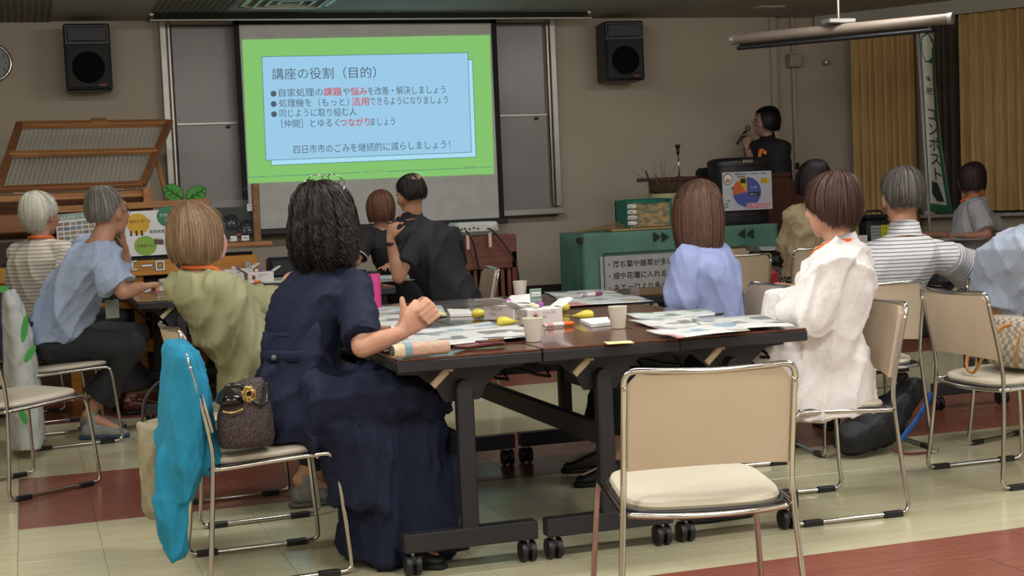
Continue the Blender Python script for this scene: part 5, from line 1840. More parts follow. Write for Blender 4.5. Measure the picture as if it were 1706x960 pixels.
def tunic(g, L):
    ex, ey = V3(1, 0, 0), V3(0, 1, 0)
    g.loft([((2.745, 4.96, .365), ex, ey, .235, .255), ((2.75, 4.97, .44), ex, ey, .235, .25), ((2.76, 4.98, .52), ex, ey, .215, .225), ((2.775, 4.99, .66), ex, ey, .185, .185), ((2.79, 5.0, .82), ex, ey, .165, .16)], 28)
    g.loft([((2.52, 4.93, .50), ex, ey, .16, .17), ((2.55, 4.95, .64), ex, ey, .15, .15), ((2.6, 4.96, .68), ex, ey, .1, .1)], 20)


W8['top'] = dict(mat=m_linen, sleeve=1.45, r0=.082, r1=.092, rp=.07, cuff=.045, amp=.028, freq=3.0, dir=(.1, .1, 1), seed=30, loose=1.16, extra=[tunic], name='linen_blouse', sharp=2.0, collar=True, collar_h=.02)
person(W8)

# striped polo man
W9 = dict(label='person with grey hair in a white polo shirt with thin black stripes, back turned', seat=(3.62, 6.12), head=82, torso=66, hc=A(1503, 331, 5.98), look=(72, -3),
          hipz=.55, back=.03, slouch=.0, sw=.185, bw=1.22, arm=1.12, hs=1.13, neckback=.01, sdrop=.115, scale=1.25, skin=('bd8c72', 'ae7c62'),
          el=(A(1418, 500, 6.2), A(1634, 462, 5.96)), wr=(V3(3.42, 6.45, .72), A(1640, 500, 6.25)), hands=[None, {}],
          legs=dict(kn=(V3(3.45, 6.58, .55), V3(3.72, 6.58, .55)), an=(V3(3.42, 6.5, .1), V3(3.72, 6.5, .1))), shoes=(m_black, m_blackm),
          bottom=dict(mat=m_trous, loose=1.1),
          top=dict(mat=m_bstr, sleeve=.85, r0=.074, r1=.096, amp=.014, freq=2.0, seed=33, loose=1.12, collar=True, collar_h=.045, name='polo_shirt', smooth=7),
          hair=dict(cols=['45413c', '55504a', '3b3733', '6d6862'], sb=1.52, ss=.96, s2=.86, sf=.5, th=.013, tuck=.62, n=1700, w=.0012, seed=35, jit=.004, phis=(0, 52, 76, 98, 118, 180)))
person(W9)

# beige blouse
W10 = dict(label='person with shoulder-length black hair in a beige blouse and speckled skirt, back turned', seat=(5.12, 9.22), head=86, torso=78, hc=A(1353, 303, 9.22), look=(98, 0), hs=1.12, scale=1.1,
           hipz=.53, back=.03, sw=.165, skin=('b98d74', 'a97c64'), el=(A(1309, 425, 9.3), A(1385, 428, 9.3)), wr=(A(1330, 420, 9.5), A(1375, 425, 9.5)), hands=[None, None],
           legs=dict(kn=(V3(5.02, 9.65, .55), V3(5.24, 9.65, .55)), an=(V3(5.02, 9.6, .1), V3(5.24, 9.6, .1))), shoes=(m_black, m_blackm), lanyard=True,
           bottom=dict(mat=mat('speckled_skirt', '8f8c84', .85, col2='131313', scale=75, ramp=(.52, .56)), loose=1.25, name='skirt'),
           top=dict(mat=m_beige, sleeve=.95, r0=.068, r1=.075, amp=.034, freq=2.2, dir=(1, .2, .15), seed=41, loose=1.08, hem=.08, name='blouse'),
           hair=dict(cols=['1d1517', '151011', '2a1f20'], sb=1.95, ss=1.9, s2=1.8, sf=.7, th=.022, tuck=.05, flare=.08, n=900, w=.0018, seed=44))
person(W10)

# grey top
W11 = dict(label='person with dark brown bob and coral lanyard in a light grey top by the curtain', seat=(7.0, 10.12), head=176, torso=152, hc=A(1616, 299, 10.1), look=(112, 0),
           hipz=.53, back=.0, sw=.165, skin=('a87c66', '9a6c58'), el=(A(1645, 392, 9.80), A(1672, 390, 10.3)), wr=(A(1610, 392, 9.9), V3(6.7, 10.2, .76)),
           legs=dict(kn=(V3(6.62, 9.85, .54), V3(6.62, 10.1, .54)), an=(V3(6.6, 9.85, .1), V3(6.6, 10.1, .1))), shoes=(m_black, m_blackm), lanyard=True,
           bottom=dict(mat=mat('grey_trousers', '6f6f70', .8), loose=1.3),
           top=dict(mat=m_greyt, sleeve=.85, r0=.075, r1=.085, amp=.012, seed=51, loose=1.1, name='tunic_top'),
           hair=dict(cols=['2a1d1b', '1f1615', '382826'], sb=1.9, ss=1.95, s2=1.85, sf=.8, th=.022, tuck=.1, n=900, w=.0018, seed=52))
person(W11)

# blue pinstripe, cut by the frame
W12 = dict(label='person in a blue pinstriped shirt cut off by the right picture edge', seat=(4.30, 5.62), head=20, torso=42, hc=A(1752, 318, 5.35), look=(70, 0),
           hipz=.55, back=.05, slouch=.05, sw=.21, bw=1.3, arm=1.15, skin=('bd8c72', 'ae7c62'), sh=[A(1684, 412, 5.50), None],
           el=(A(1666, 520, 5.55), V3(4.62, 5.25, .80)), wr=(V3(4.55, 5.75, .72), V3(4.85, 5.48, .72)),
           legs=dict(kn=(V3(4.72, 5.90, .55), V3(4.76, 5.66, .55)), an=(V3(4.7, 5.9, .1), V3(4.76, 5.66, .1))), shoes=(m_black, m_blackm),
           bottom=dict(mat=m_trous, loose=1.1),
           top=dict(mat=m_pin, sleeve=.9, r0=.085, r1=.095, amp=.012, seed=61, loose=1.34, name='shirt', hem=-.25),
           hair=dict(cols=['2c2826', '4b4743'], sb=1.6, ss=.98, s2=.9, sf=.5, th=.014, tuck=.6, n=500, w=.002, seed=62, phis=(0, 52, 76, 98, 118, 180)))
person(W12)

# presenter
PZ = .22
pc = A(1274, 205, 11.5)
W13 = dict(label='person with black bob and glasses standing behind the black bin, speaking into a microphone', seat=(pc.x + .06, pc.y), head=222, torso=222, hc=pc, look=(172, 2),
           zf=PZ, hipz=.86, back=0, slouch=0, sw=.145, skin=('9c7866', '8d6a58'), neckback=0,
           el=(A(1258, 288, 11.3), A(1300, 290, 11.55)), wr=(A(1243, 243, 11.25), A(1285, 330, 11.35)),
           hands=[{}, {}], legs=dict(kn=(V3(pc.x - .03, pc.y + .05, PZ + .48), V3(pc.x + .13, pc.y - .05, PZ + .48)), an=(V3(pc.x - .03, pc.y + .05, PZ + .09), V3(pc.x + .13, pc.y - .05, PZ + .09))),
           shoes=(m_black, m_blackm), bottom=dict(mat=m_blackm, loose=.95),
           top=dict(mat=m_bpolo, sleeve=.8, r0=.066, r1=.072, amp=.008, seed=71, loose=1.04, collar=True, name='polo_shirt'),
           hair=dict(cols=['0d0c0d', '131213', '1b191a'], sb=1.75, ss=1.7, s2=1.55, sf=.62, th=.028, tuck=.25, n=1100, w=.0016, seed=72))
# person() numbers the right-hand side second: the raised arm is her right one
W13['el'] = W13['el'][::-1]; W13['wr'] = W13['wr'][::-1]
W13['hands'] = [{}, dict(d=(-.15, -.1, 1), n=(-.5, -.6, 0), c=(1.1, 1.1, 1.1, 1.1), tc=.5)]
person(W13)
r13 = W13['_']
glasses(r13['root'], r13['H'], r13['fr'], m_steel)
part('watch', M().tube([W13['wr'][1] - UP * .02 + V3(.027 * math.cos(a), .027 * math.sin(a), 0) for a in np.linspace(0, 6.283, 16, endpoint=False)], .007, 6, closed=True, flat=.5, up=(0, 0, 1)), m_steel, r13['root'], 'all', True, label='silver watch')
fp = A(1269, 252, 11.34)
part('flower_emblem', M().ell(fp, (.03, .006, .022)).ell(fp + V3(-.02, -.002, -.03), (.018, .006, .026)).ell(fp + V3(.03, -.002, -.01), (.016, .006, .022)), mat('emblem_yellow', 'd99a1e', .6, col2='c8442a', scale=40, ramp=(.45, .55)), r13['root'], 'all', True, label='yellow and orange flower emblem on the chest')
mh = A(1246, 214, 11.24); mt = A(1228, 240, 11.22)
mc = thing('microphone', 'black handheld microphone held by the standing speaker', 'microphone', mt)
part('handle', M().tube([mt, lerp(mt, mh, .78)], .012, 12, rr=[.011, .014]), m_black, mc, 'all', True)
part('grille', M().ell(mh, (.025, .025, .027)), mat('mic_mesh', '6a6a6c', .4, .6, bump=.4, bscale=900), mc, 'all', True)
# ---------------------------------------------------------------- left display: planter boxes, posters, orange bench
BY = 10.62
bx = thing('planter_box', 'long wooden planter box with its corrugated clear lid propped open at far left', 'planter', (.3, BY + .3, .22))
px0, px1 = -.62, .84
zt = 1.36
# cabinet under it, front boards, top frame
for k in range(5):
    part('board', M().box(((px0 + px1) / 2, BY + .02, .30 + k * .165), (px1 - px0, .025, .158), bev=.004), mat('dark_planter_board', '3c261a', .7, col2='2f1d13', scale=6), bx, True, True)
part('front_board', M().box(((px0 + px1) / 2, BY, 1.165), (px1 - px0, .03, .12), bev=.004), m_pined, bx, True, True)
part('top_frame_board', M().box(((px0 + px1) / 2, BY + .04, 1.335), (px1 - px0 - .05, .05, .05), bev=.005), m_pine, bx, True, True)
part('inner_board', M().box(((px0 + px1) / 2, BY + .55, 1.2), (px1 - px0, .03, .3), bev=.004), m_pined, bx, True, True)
for x in (px0, px1):
    part('side_board', M().box((x, BY + .28, 1.18), (.035, .6, .36), bev=.004), m_pine, bx, True, True)
part('corner_post', M().box((px1 - .02, BY + .0, 1.24), (.05, .05, .26), bev=.005), m_pine, bx, True, True)
for x in (.0, .62):
    part('hinge', M().box((x, BY + .01, 1.37), (.1, .03, .008)), m_alu, bx, True, True)
c0, c1, c2, c3 = A(-4, 316, BY), A(238, 307, BY), A(283, 203, 11.38), A(33, 206, 11.38)


def bar(name, a, b, w, h, m_, root, nrm=(0, 0, 1), label=None):
    a, b = Vector(a), Vector(b)
    d = (b - a).normalized(); n = Vector(nrm); n = (n - d * n.dot(d)).normalized(); s_ = d.cross(n)
    R3 = Matrix((d, s_, n)).transposed()
    return part(name, M().box(tuple((a + b) / 2), ((b - a).length, w, h), rot=R3, bev=.004), m_, root, True, True, label)


ln_ = (c1 - c0).cross(c3 - c0).normalized()
cu = M()
uu_, vv_ = c1 - c0, c3 - c0
cu.grid(lambda u, v: c0 + uu_ * (u * 1.07 - .02) + vv_ * (v * 1.06 - .01) + ln_ * (-.035 if ln_.y < 0 else .035) + ln_ * .011 * math.sin(u * 2 * math.pi * 32), 192, 4)
m_cor = mat('corrugated_plastic', 'c9c5ba', .2, alpha=.42)
ld = part('lid', cu, m_cor, bx, 'all', True, label='propped-open corrugated clear lid in a wooden frame')
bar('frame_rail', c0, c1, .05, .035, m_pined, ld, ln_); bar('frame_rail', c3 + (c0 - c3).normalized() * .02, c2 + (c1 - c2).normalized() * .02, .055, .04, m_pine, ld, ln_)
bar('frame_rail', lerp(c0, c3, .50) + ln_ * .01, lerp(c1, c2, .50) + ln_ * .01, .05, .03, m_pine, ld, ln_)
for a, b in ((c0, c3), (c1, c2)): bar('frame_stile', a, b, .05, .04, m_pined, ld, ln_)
mm_ = lerp(c3, c2, .52)
bar('lid_handle', mm_ - (c2 - c3).normalized() * .055, mm_ + (c2 - c3).normalized() * .055, .06, .05, m_pine, ld, ln_)
bar('prop_stick', A(262, 268, 11.0), A(279, 335, BY + .1), .03, .02, m_pine, ld)

# second box in front, with its long rail, posters leaning on it
D2 = 10.56
sb_ = thing('display_box', 'low wooden display box carrying the posters and the leaf cut-out', 'box', (.7, D2, .22))
rl, rr_ = A(88, 350, D2), A(330, 336, D2)
bar('top_rail', rl, A(350, 336, D2), .06, .045, m_pine, sb_)
part('back_panel', M().box((.72, D2 + .05, .9), (1.0, .02, .62)), mat('dark_planter_board', ''), sb_, True, True)
part('legs_panel', M().box((.72, D2 + .04, .40), (1.0, .02, .36)), m_blackm, sb_, True, True)


def px_flat(tl, tr, br, bl, Y, root_label, name, cat, thick=.006):
    """a flat board given by three photo corners on the plane Y; returns thing and Flat with unit = metre"""
    O, X, Z = A(*bl, Y), A(*br, Y), A(*tl, Y)
    t = thing(name, root_label, cat, O)
    r_, u_ = (X - O), (Z - O)
    w, h = r_.length, u_.length
    r_.normalize(); u_.normalize()
    n = r_.cross(u_).normalized()
    b_ = M()
    b_.add([O + n * 0, O + r_ * w, O + r_ * w + u_ * h, O + u_ * h, O - n * thick, O + r_ * w - n * thick, O + r_ * w + u_ * h - n * thick, O + u_ * h - n * thick],
           [(0, 1, 2, 3), (7, 6, 5, 4), (0, 4, 5, 1), (1, 5, 6, 2), (2, 6, 7, 3), (3, 7, 4, 0)])
    part('board', b_, m_white, t, False, True)
    return t, Flat(O, r_, u_, .001), w, h


t, F, w, h = px_flat((92, 358), (168, 352), (174, 428), (98, 436), D2 - .05, 'white poster of many small photographs between the white-haired person and the blue shirt', 'photo_poster', 'poster')
F.rect(0, h * .86, w, h, mat('poster_grey', '8fa09a', .6), 1)
F.text('みんなの', w * .08, h * .89, .026, m_paper, 2); F.text('キエーロ', w * .55, h * .89, .024, m_paper, 2)
rnd = random.Random(5)
ph_ = [mat('photo_%s' % c, c, .4, col2=d, scale=60) for c, d in (('a9826a', '6d5548'), ('8a8f98', '4d5566'), ('9a9377', '5f5a42'), ('b9a99a', '7b6a5c'), ('6f7f8f', '39465a'))]
for i in range(7):
    for j in range(8):
        F.rect(w * (.03 + i * .137), h * (.03 + j * .102), w * (.03 + i * .137 + .12), h * (.03 + j * .102 + .075), rnd.choice(ph_), 1)
F.done('photo_print', t)
t, F, w, h = px_flat((205, 353), (345, 346), (350, 420), (212, 428), D2 - .05, 'white resource-cycle poster with yellow and green circles behind the blue-shirted man', 'cycle_poster', 'poster')
py_, pg_, pl_ = mat('print_yellow', 'd3a62c', .6), mat('print_green', '2f7a56', .6), mat('print_light_green', '86ab45', .6)
S_ = w / 140


def PX(x, y): return ((x - 205) * S_, h - (y - 350) * S_)


m_pr_brown = mat('print_brown', '6a3a26', .6)
x_, y_ = PX(228, 372); F.disc(x_, y_, 19 * S_, 18 * S_, py_, 1)
x_, y_ = PX(212, 370); F.text('植物を育てる', x_ + .005, y_, 6.2 * S_, m_pr_brown, 2)
for k in range(3):
    x_, y_ = PX(215 + k * 9, 388); F.disc(x_, y_ + 3 * S_, 1.8 * S_, 2 * S_, m_ink, 2); F.poly([(x_ - 2.2 * S_, y_ - 4 * S_), (x_ + 2.2 * S_, y_ - 4 * S_), (x_ + 1 * S_, y_ + 1.5 * S_), (x_ - 1 * S_, y_ + 1.5 * S_)], m_ink, 2)
x_, y_ = PX(237, 410); F.disc(x_, y_, 19 * S_, 17 * S_, pl_, 1)
x_, y_ = PX(222, 412); F.text('栄養豊かな土', x_, y_, 5.4 * S_, m_pr_brown, 2)
x_, y_ = PX(280, 362); F.disc(x_, y_, 20 * S_, 18 * S_, pg_, 1)
x_, y_ = PX(265, 361); F.text('生活から出る', x_, y_, 5.6 * S_, m_paper, 2); x_, y_ = PX(273, 370); F.text('生ごみ', x_, y_, 5.6 * S_, m_paper, 2)
x_, y_ = PX(288, 405); F.disc(x_, y_, 18 * S_, 17 * S_, mat('print_mid_green', '5f9a4a', .6), 1)
for k in range(3):
    x_, y_ = PX(280, 400 + k * 6); F.rect(x_, y_, x_ + 16 * S_, y_ + 3 * S_, m_paper, 2)
x_, y_ = PX(245, 389); F.text('資源循環', x_, y_, 6.6 * S_, mat('print_slate', '44505c', .6), 2)
x_, y_ = PX(252, 402); F.poly([(x_, y_ - 6 * S_), (x_ + 16 * S_, y_ - 8 * S_), (x_ + 16 * S_, y_ + 1 * S_), (x_, y_ + 3 * S_)], mat('print_box_brown', '5a4a42', .6), 2)
F.poly([(x_, y_ + 3 * S_), (x_ + 16 * S_, y_ + 1 * S_), (x_ + 13 * S_, y_ + 5 * S_), (x_ + 2 * S_, y_ + 6 * S_)], m_alu, 2)
F.done('cycle_print', t)

lf = thing('leaf_cutout', 'green two-leaf sprout cut-out with dark outline standing on the display box', 'sign', A(308, 338, D2))
m_leaf, m_leafd = mat('leaf_green', '3c8a2c', .6), mat('leaf_outline', '1d4a1a', .6)
for (cx, cy, rx, ry, an_) in ((289, 321, 18.5, 14, -25), (327, 323, 18.5, 13, 25)):
    for rr__, mm2, off in ((1.0, m_leafd, 0), (.93, m_leaf, .004)):
        pts = []
        for k in range(28):
            q = 2 * math.pi * k / 28
            x, y = rx * rr__ * math.cos(q), ry * rr__ * math.sin(q)
            a = math.radians(-an_)
            pts.append((cx + x * math.cos(a) - y * math.sin(a), cy + x * math.sin(a) + y * math.cos(a)))
        W_ = [A(x, y, D2 - off) for x, y in pts]
        B_ = [p + V3(0, .012, 0) for p in W_]
        n_ = len(W_)
        g = M().add(W_ + B_, [tuple(range(n_))[::-1], tuple(range(n_, 2 * n_))] + [(i, (i + 1) % n_, n_ + (i + 1) % n_, n_ + i) for i in range(n_)])
        part('leaf_edge' if off == 0 else 'leaf', g, mm2, lf, False, True)
    v_ = []
    g = M()
    sgn = 1 if an_ < 0 else -1
    g.tube([A(cx + sgn * 17, cy + 11, D2 - .006), A(cx, cy + 1, D2 - .006), A(cx - sgn * 13, cy - 8, D2 - .006)], .003, 5)
    for k in (-.5, 0, .5):
        bx_, by_ = cx - sgn * k * 16, cy + 1 - k * 9
        g.tube([A(bx_, by_, D2 - .006), A(bx_ - sgn * 3, by_ - 7, D2 - .006)], .0022, 5); g.tube([A(bx_, by_, D2 - .006), A(bx_ - sgn * 8, by_ + 4, D2 - .006)], .0022, 5)
    part('leaf_veins', g, m_leafd, lf, 'all', True)

# acrylic soil box
ac = thing('soil_display_case', 'clear acrylic case of black soil with wooden post beside the sprout cut-out', 'display case', A(390, 404, 10.6))
pl0, pr0 = A(352, 400, 10.6), A(424, 402, 10.6)
zb, zh = pl0.z, A(390, 345, 10.6).z
part('soil', M().box(((pl0.x + pr0.x) / 2, 10.7, (zb + zh) / 2), (pr0.x - pl0.x, .18, zh - zb), bev=.01), mat('black_soil', '1b1917', .95, col2='0f0e0d', scale=60, bump=.6, bscale=120), ac, True, True)
part('acrylic_front', M().box(((pl0.x + pr0.x) / 2, 10.595, zb + .13), (pr0.x - pl0.x + .02, .006, .28)), mat('clear_acrylic', 'a8b0ac', .06, alpha=.07), ac, True, True)
bar('acrylic_lid', A(348, 335, 10.6), A(428, 308, 10.6), .2, .006, mat('clear_acrylic', ''), ac)
bar('wooden_post', A(429, 403, 10.56), A(425, 306, 10.56), .05, .05, mat('bark_post', '8a6a4a', .8, col2='6d5138', scale=30), ac)
bar('base_board', A(340, 409, 10.56), A(450, 405, 10.56), .25, .03, m_pine, ac)
for (a, b, r) in ((385, 368, 13), (410, 378, 14)):
    cc_ = A(a, b, 10.585)
    part('petri_dish', M().lathe([(r * .0042, 0), (r * .0042, .012), (r * .0036, .012), (r * .0034, .004), (.001, .004)], n=24, T=Matrix.Translation(cc_) @ Matrix.Rotation(math.pi / 2, 4, 'X')), mat('dish', '4a4e58', .15, col2='1d1f24', scale=50, alpha=.8), ac, 'all', True)
FL = Flat(A(384, 402, 10.575), (1, 0, 0), (0, 0, 1), .001)
FL.rect(0, 0, .045, .035, m_paper, 1); FL.text('生ごみ', .003, .012, .012, m_ink, 2)
FL.rect(.078, 0, .13, .035, m_paper, 1); FL.text('分解後', .083, .012, .013, m_ink, 2)
FL.poly([(.05, .035), (.065, .035), (.065, .028), (.078, .043), (.065, .058), (.065, .051), (.05, .051)], mat('arrow_red', 'a8323a', .6), 1)
q_ = A(412, 352, 10.575) - A(384, 402, 10.575)
FL.rect(q_.x, q_.z, q_.x + .09, q_.z + .05, m_paper, 1); FL.text('生ごみの分解', q_.x + .006, q_.z + .03, .012, m_ink, 2); FL.text('しくみ見本', q_.x + .006, q_.z + .01, .012, m_red_ink, 2)
FL.done('case_labels', ac)['kind'] = 'stuff'

# orange bench with lettering
OB = 10.44
ob = thing('orange_bench', 'orange-stained wooden bench front with outlined katakana letters and a black arrow', 'bench', (.75, OB, 0))
zc = A(310, 443, OB).z
part('top_beam', M().box((.68, OB, zc), (1.70, .04, .105), bev=.005), m_oak, ob, True, True)
part('lower_beam', M().box((.68, OB, .30), (1.70, .04, .09), bev=.005), m_oak, ob, True, True)
part('middle_beam', M().box((.68, OB + .01, .58), (1.70, .03, .05), bev=.005), m_oak, ob, True, True)
for x in (-.15, .28, .72, 1.12, 1.50):
    part('post', M().box((x, OB + .04, zc / 2), (.07, .04, zc), bev=.005), m_oak, ob, True, True)
part('dark_backing', M().box((.68, OB + .09, .5), (1.66, .01, .8)), m_blackm, ob, True, True)
FL = Flat((0, OB - .0205, 0), (1, 0, 0), (0, 0, 1), .0015)
for ch_, pxx in (('キ', 190), ('エ', 221), ('ー', 245), ('ロ', 267)):
    p = A(pxx, 450, OB)
    if ch_ == 'ロ':
        FL.rect(p.x - .035, p.z - .005, p.x + .035, p.z + .07, m_ink, 1); FL.rect(p.x - .031, p.z - .001, p.x + .031, p.z + .066, m_paper, 2)
        FL.rect(p.x - .020, p.z + .010, p.x + .020, p.z + .055, m_ink, 3); FL.rect(p.x - .015, p.z + .015, p.x + .015, p.z + .050, m_oak, 4)
    elif ch_ == 'ー':
        FL.rect(p.x - .04, p.z + .02, p.x + .04, p.z + .042, m_ink, 1); FL.rect(p.x - .036, p.z + .024, p.x + .036, p.z + .038, m_paper, 2)
    elif ch_ == 'エ':
        for m3, e, k in ((m_ink, 0, 1), (m_paper, .004, 2)):
            FL.rect(p.x - .036 + e, p.z - .005 + e, p.x + .036 - e, p.z + .014 - e, m3, k); FL.rect(p.x - .034 + e, p.z + .05 + e, p.x + .034 - e, p.z + .068 - e, m3, k); FL.rect(p.x - .010 + e, p.z + .005, p.x + .010 - e, p.z + .06, m3, k)
    else:
        FL.text(ch_, p.x - .04, p.z, .085, m_paper, 1, .03)
p = A(300, 441, OB)
FL.poly([(p.x - .035, p.z), (p.x, p.z - .035), (p.x, p.z + .035)], m_ink, 1); FL.poly([(p.x, p.z), (p.x + .035, p.z - .035), (p.x + .035, p.z + .035)], m_ink, 1)
FL.done('lettering', ob)['kind'] = 'stuff'
hk = A(13, 497, OB - .05)
part('white_hook', M().tube(smoothpath([hk + V3(0, .05, .05), hk + V3(0, 0, .045), hk, hk + V3(.02, 0, -.025), hk + V3(.045, 0, 0)], 5), .008, 8), m_white, ob, 'all', True, label='white plastic hook')
eq = A(470, 448, 10.40)
e_ = solo('equipment_case', M().box((0, 0, 0), (.26, .18, .14), bev=.02), m_black, 'black equipment case beyond the white cartons on the left table', 'case', (eq.x, 10.20, TH_ + .07))

# ---------------------------------------------------------------- projector on its slatted cabinet
PY = 10.1
ca, cb = A(742, 394, PY), A(860, 390, PY)
cz = cb.z
cbn = thing('slatted_cabinet', 'reddish brown wooden cabinet with vertical slats carrying the projector', 'cabinet', ((ca.x + cb.x) / 2, PY + .2, 0))
cwid = cb.x - ca.x
xm = (ca.x + cb.x) / 2
m_cab = wood('cabinet_wood', '6a3a28', '54291c', .4, 0)
part('top_panel', M().box((xm, PY + .2, cz - .12), (cwid, .4, .24), bev=.006), m_cab, cbn, True, True)
part('plinth', M().box((xm, PY + .2, .04), (cwid, .38, .08), bev=.004), m_cab, cbn, True, True)
for x in (ca.x + .02, cb.x - .02):
    part('side_panel', M().box((x, PY + .2, cz / 2 - .05), (.04, .4, cz - .14), bev=.004), m_cab, cbn, True, True)
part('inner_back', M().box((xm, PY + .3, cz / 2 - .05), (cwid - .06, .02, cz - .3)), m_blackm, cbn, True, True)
ns = 9
for k in range(ns):
    part('slat', M().box((ca.x + .06 + k * (cwid - .12) / (ns - 1), PY + .03, (cz - .24) / 2 + .04), (.028, .04, cz - .32), bev=.003), m_cab, cbn, True, True)
pp = A(800, 391, PY)
pj = thing('projector', 'white projector on the slatted cabinet, cables running out of its back', 'projector', (pp.x, PY + .17, cz))
m_prj = mat('projector_white', 'b8b9b4', .45)
part('body', M().box((0, 0, .055), (.315, .24, .082), bev=.018), m_prj, pj)
part('lens', M().lathe([(.032, 0), (.036, .01), (.036, .03), (.028, .034), (.026, .02), (.001, .02)], n=22, T=Matrix.Translation((.09, .115, .055)) @ Matrix.Rotation(-math.pi / 2, 4, 'X')), m_black, pj)
for k, x in enumerate((-.12, -.095, -.06, -.03, 0)):
    part('port', M().box((x, -.121, .05 + .006 * (k % 2)), (.016, .004, .011), bev=.001), m_black, pj)
part('speaker_disc', M().lathe([(.026, 0), (.028, .003), (.022, .004), (.001, .003)], n=22, T=Matrix.Translation((.11, -.12, .055)) @ Matrix.Rotation(math.pi / 2, 4, 'X')), m_alu, pj)
for x in (-.13, .13):
    part('foot', M().lathe([(.012, 0), (.01, .016)], (x, -.08, 0), n=10), m_black, pj)
for k, (pts, lab) in enumerate((([(812, 381, PY), (822, 385, PY - .06), (838, 405, PY - .06), (855, 430, PY - .05), (862, 450, PY - .04), (863, 480, PY - .02), (850, 560, PY - .02)], 'black projector cable hanging down beside the cabinet slats'),
                                ([(776, 384, PY), (782, 392, PY - .06), (790, 410, PY - .06), (796, 440, PY - .05), (806, 470, PY - .05), (808, 540, PY - .03)], 'black cable hanging down the left half of the cabinet'))):
    P3 = [A(*q) for q in pts]
    P3 = [V3(p.x, p.y, max(p.z, .012)) for p in P3]
    solo('power_cable', M().tube(smoothpath(P3, 6), .006, 6), m_black, lab, 'cable', P3[-1], world=True, smooth='all')
for k, (a, b) in enumerate(((816, 388), (779, 392))):
    p = A(a, b, PY - .055)
    solo('cable_tag', M().box((0, 0, -.05), (.022, .003, .1), rot=.1), mat('tag_pink', 'c9a9a0', .6), 'pale pink paper tag tied to the %s projector cable' % ('right' if k == 0 else 'left'), 'tag', p)

# ---------------------------------------------------------------- green display table
GY = 10.62
gl, gr = A(972, 386, GY), A(1294, 376, GY)
gz = (gl.z + gr.z) / 2
gt = thing('draped_table', 'display table covered with a green cloth with black double arrows', 'table', ((gl.x + gr.x) / 2, GY + .25, .22))
gx0, gx1 = gl.x, gr.x
part('table_top', M().box(((gx0 + gx1) / 2, GY + .27, gz - .02), (gx1 - gx0 - .04, .5, .03)), m_dark, gt, True, True)
for x in (gx0 + .08, gx1 - .08):
    for y in (.08, .44):
        part('table_leg', M().tube([(x, GY + y, .22), (x, GY + y, gz - .03)], .015, 10), m_dark, gt, 'all', True)


def drape(u, v):
    x = gx0 + (gx1 - gx0) * u
    w_ = .008 * math.sin(u * 31) + .006 * math.sin(u * 73 + 1)
    if v < .3: return (x, GY + .52 * (1 - v / .3), gz)
    k = (v - .3) / .7
    return (x, GY + w_ * k - .004, gz - k * (gz - .24))


part('green_cloth', M().grid(drape, 70, 30, thick=-.003), m_green, gt, 'all', True)
for sx, x in ((-1, gx0), (1, gx1)):
    part('side_drape', M().grid(lambda u, v: (x + sx * (.004 + .006 * v * math.sin(u * 20)), GY + .52 * u, gz - v * (gz - .26)), 16, 8, thick=.002), m_green, gt, 'all', True)
FL = Flat((0, GY - .016, 0), (1, 0, 0), (0, 0, 1), .001)
m_darkprint = mat('cloth_print_black', '1c2724', .8)
for pxx, sg in ((1087, 1), (1101, 1), (1225, -1), (1239, -1)):
    p = A(pxx if sg > 0 else pxx + 15, 395 if sg > 0 else 389, GY)
    FL.poly([(p.x, p.z - .04), (p.x + sg * .062, p.z), (p.x, p.z + .04)][::sg], m_darkprint, 1)
p = A(1119, 401, GY)
FL.text('土', p.x, p.z - .01, .06, m_paper, 1)
FL.done('arrow_print', gt)['kind'] = 'stuff'
bl_, w_ = A(1003, 520, GY - .02), 1.15
sgn_ = thing('notice_sheet', 'white notice with black border and Japanese lines hanging on the green cloth', 'sign', bl_)
hh = A(1000, 428, GY - .02).z - bl_.z
FL = Flat(bl_, (1, 0, 0), (0, 0, 1), .001)
FL.rect(0, 0, w_, hh, mat('notice_white', 'a5a7a6', .7), 0)
FL.frame(.03, -.01, w_ - .03, hh + .02, .008, m_ink, 1)
for i, s_ in enumerate(('・落ち葉や雑草が多い', '・畑や花壇に入れる土がほしい', '・キエーロより多くのものを資源化', '・生ごみをもうちょっとくらいため')):
    FL.text(s_, .045, hh - .085 - i * .089, .056, m_ink, 2, .01)
FL.done('notice_print', sgn_)
solo('wooden_board', M().box((0, 0, 0), (.72, .16, .018), bev=.003), wood('board_wood', 'a58a5e', '8c724a', .6, 0), 'thin pale wooden board lying along the front edge of the green table', 'board', (A(1095, 378, GY).x, GY + .12, gz + .012))
tw = thing('dry_stalks', 'small bundle of dry straw stalks on the left end of the green table', 'straw', (gx0 + .15, GY + .1, gz + .004))
rnd = random.Random(4)
for k in range(9):
    y = rnd.uniform(-.04, .04)
    part('stalk', M().tube([(-.16 + rnd.uniform(-.03, .03), y, .006), (0, y + rnd.uniform(-.02, .02), .012 + .003 * k), (.2 + rnd.uniform(-.02, .04), y, .02 + .006 * k)], .003, 5), mat('straw', '8c7350', .8), tw, 'all')
solo('table_clamp', M().box((0, 0, 0), (.05, .05, .04), bev=.006), m_black, 'small black clamp at the left top corner of the green cloth', 'clamp', (gx0 - .02, GY + .03, gz - .05))

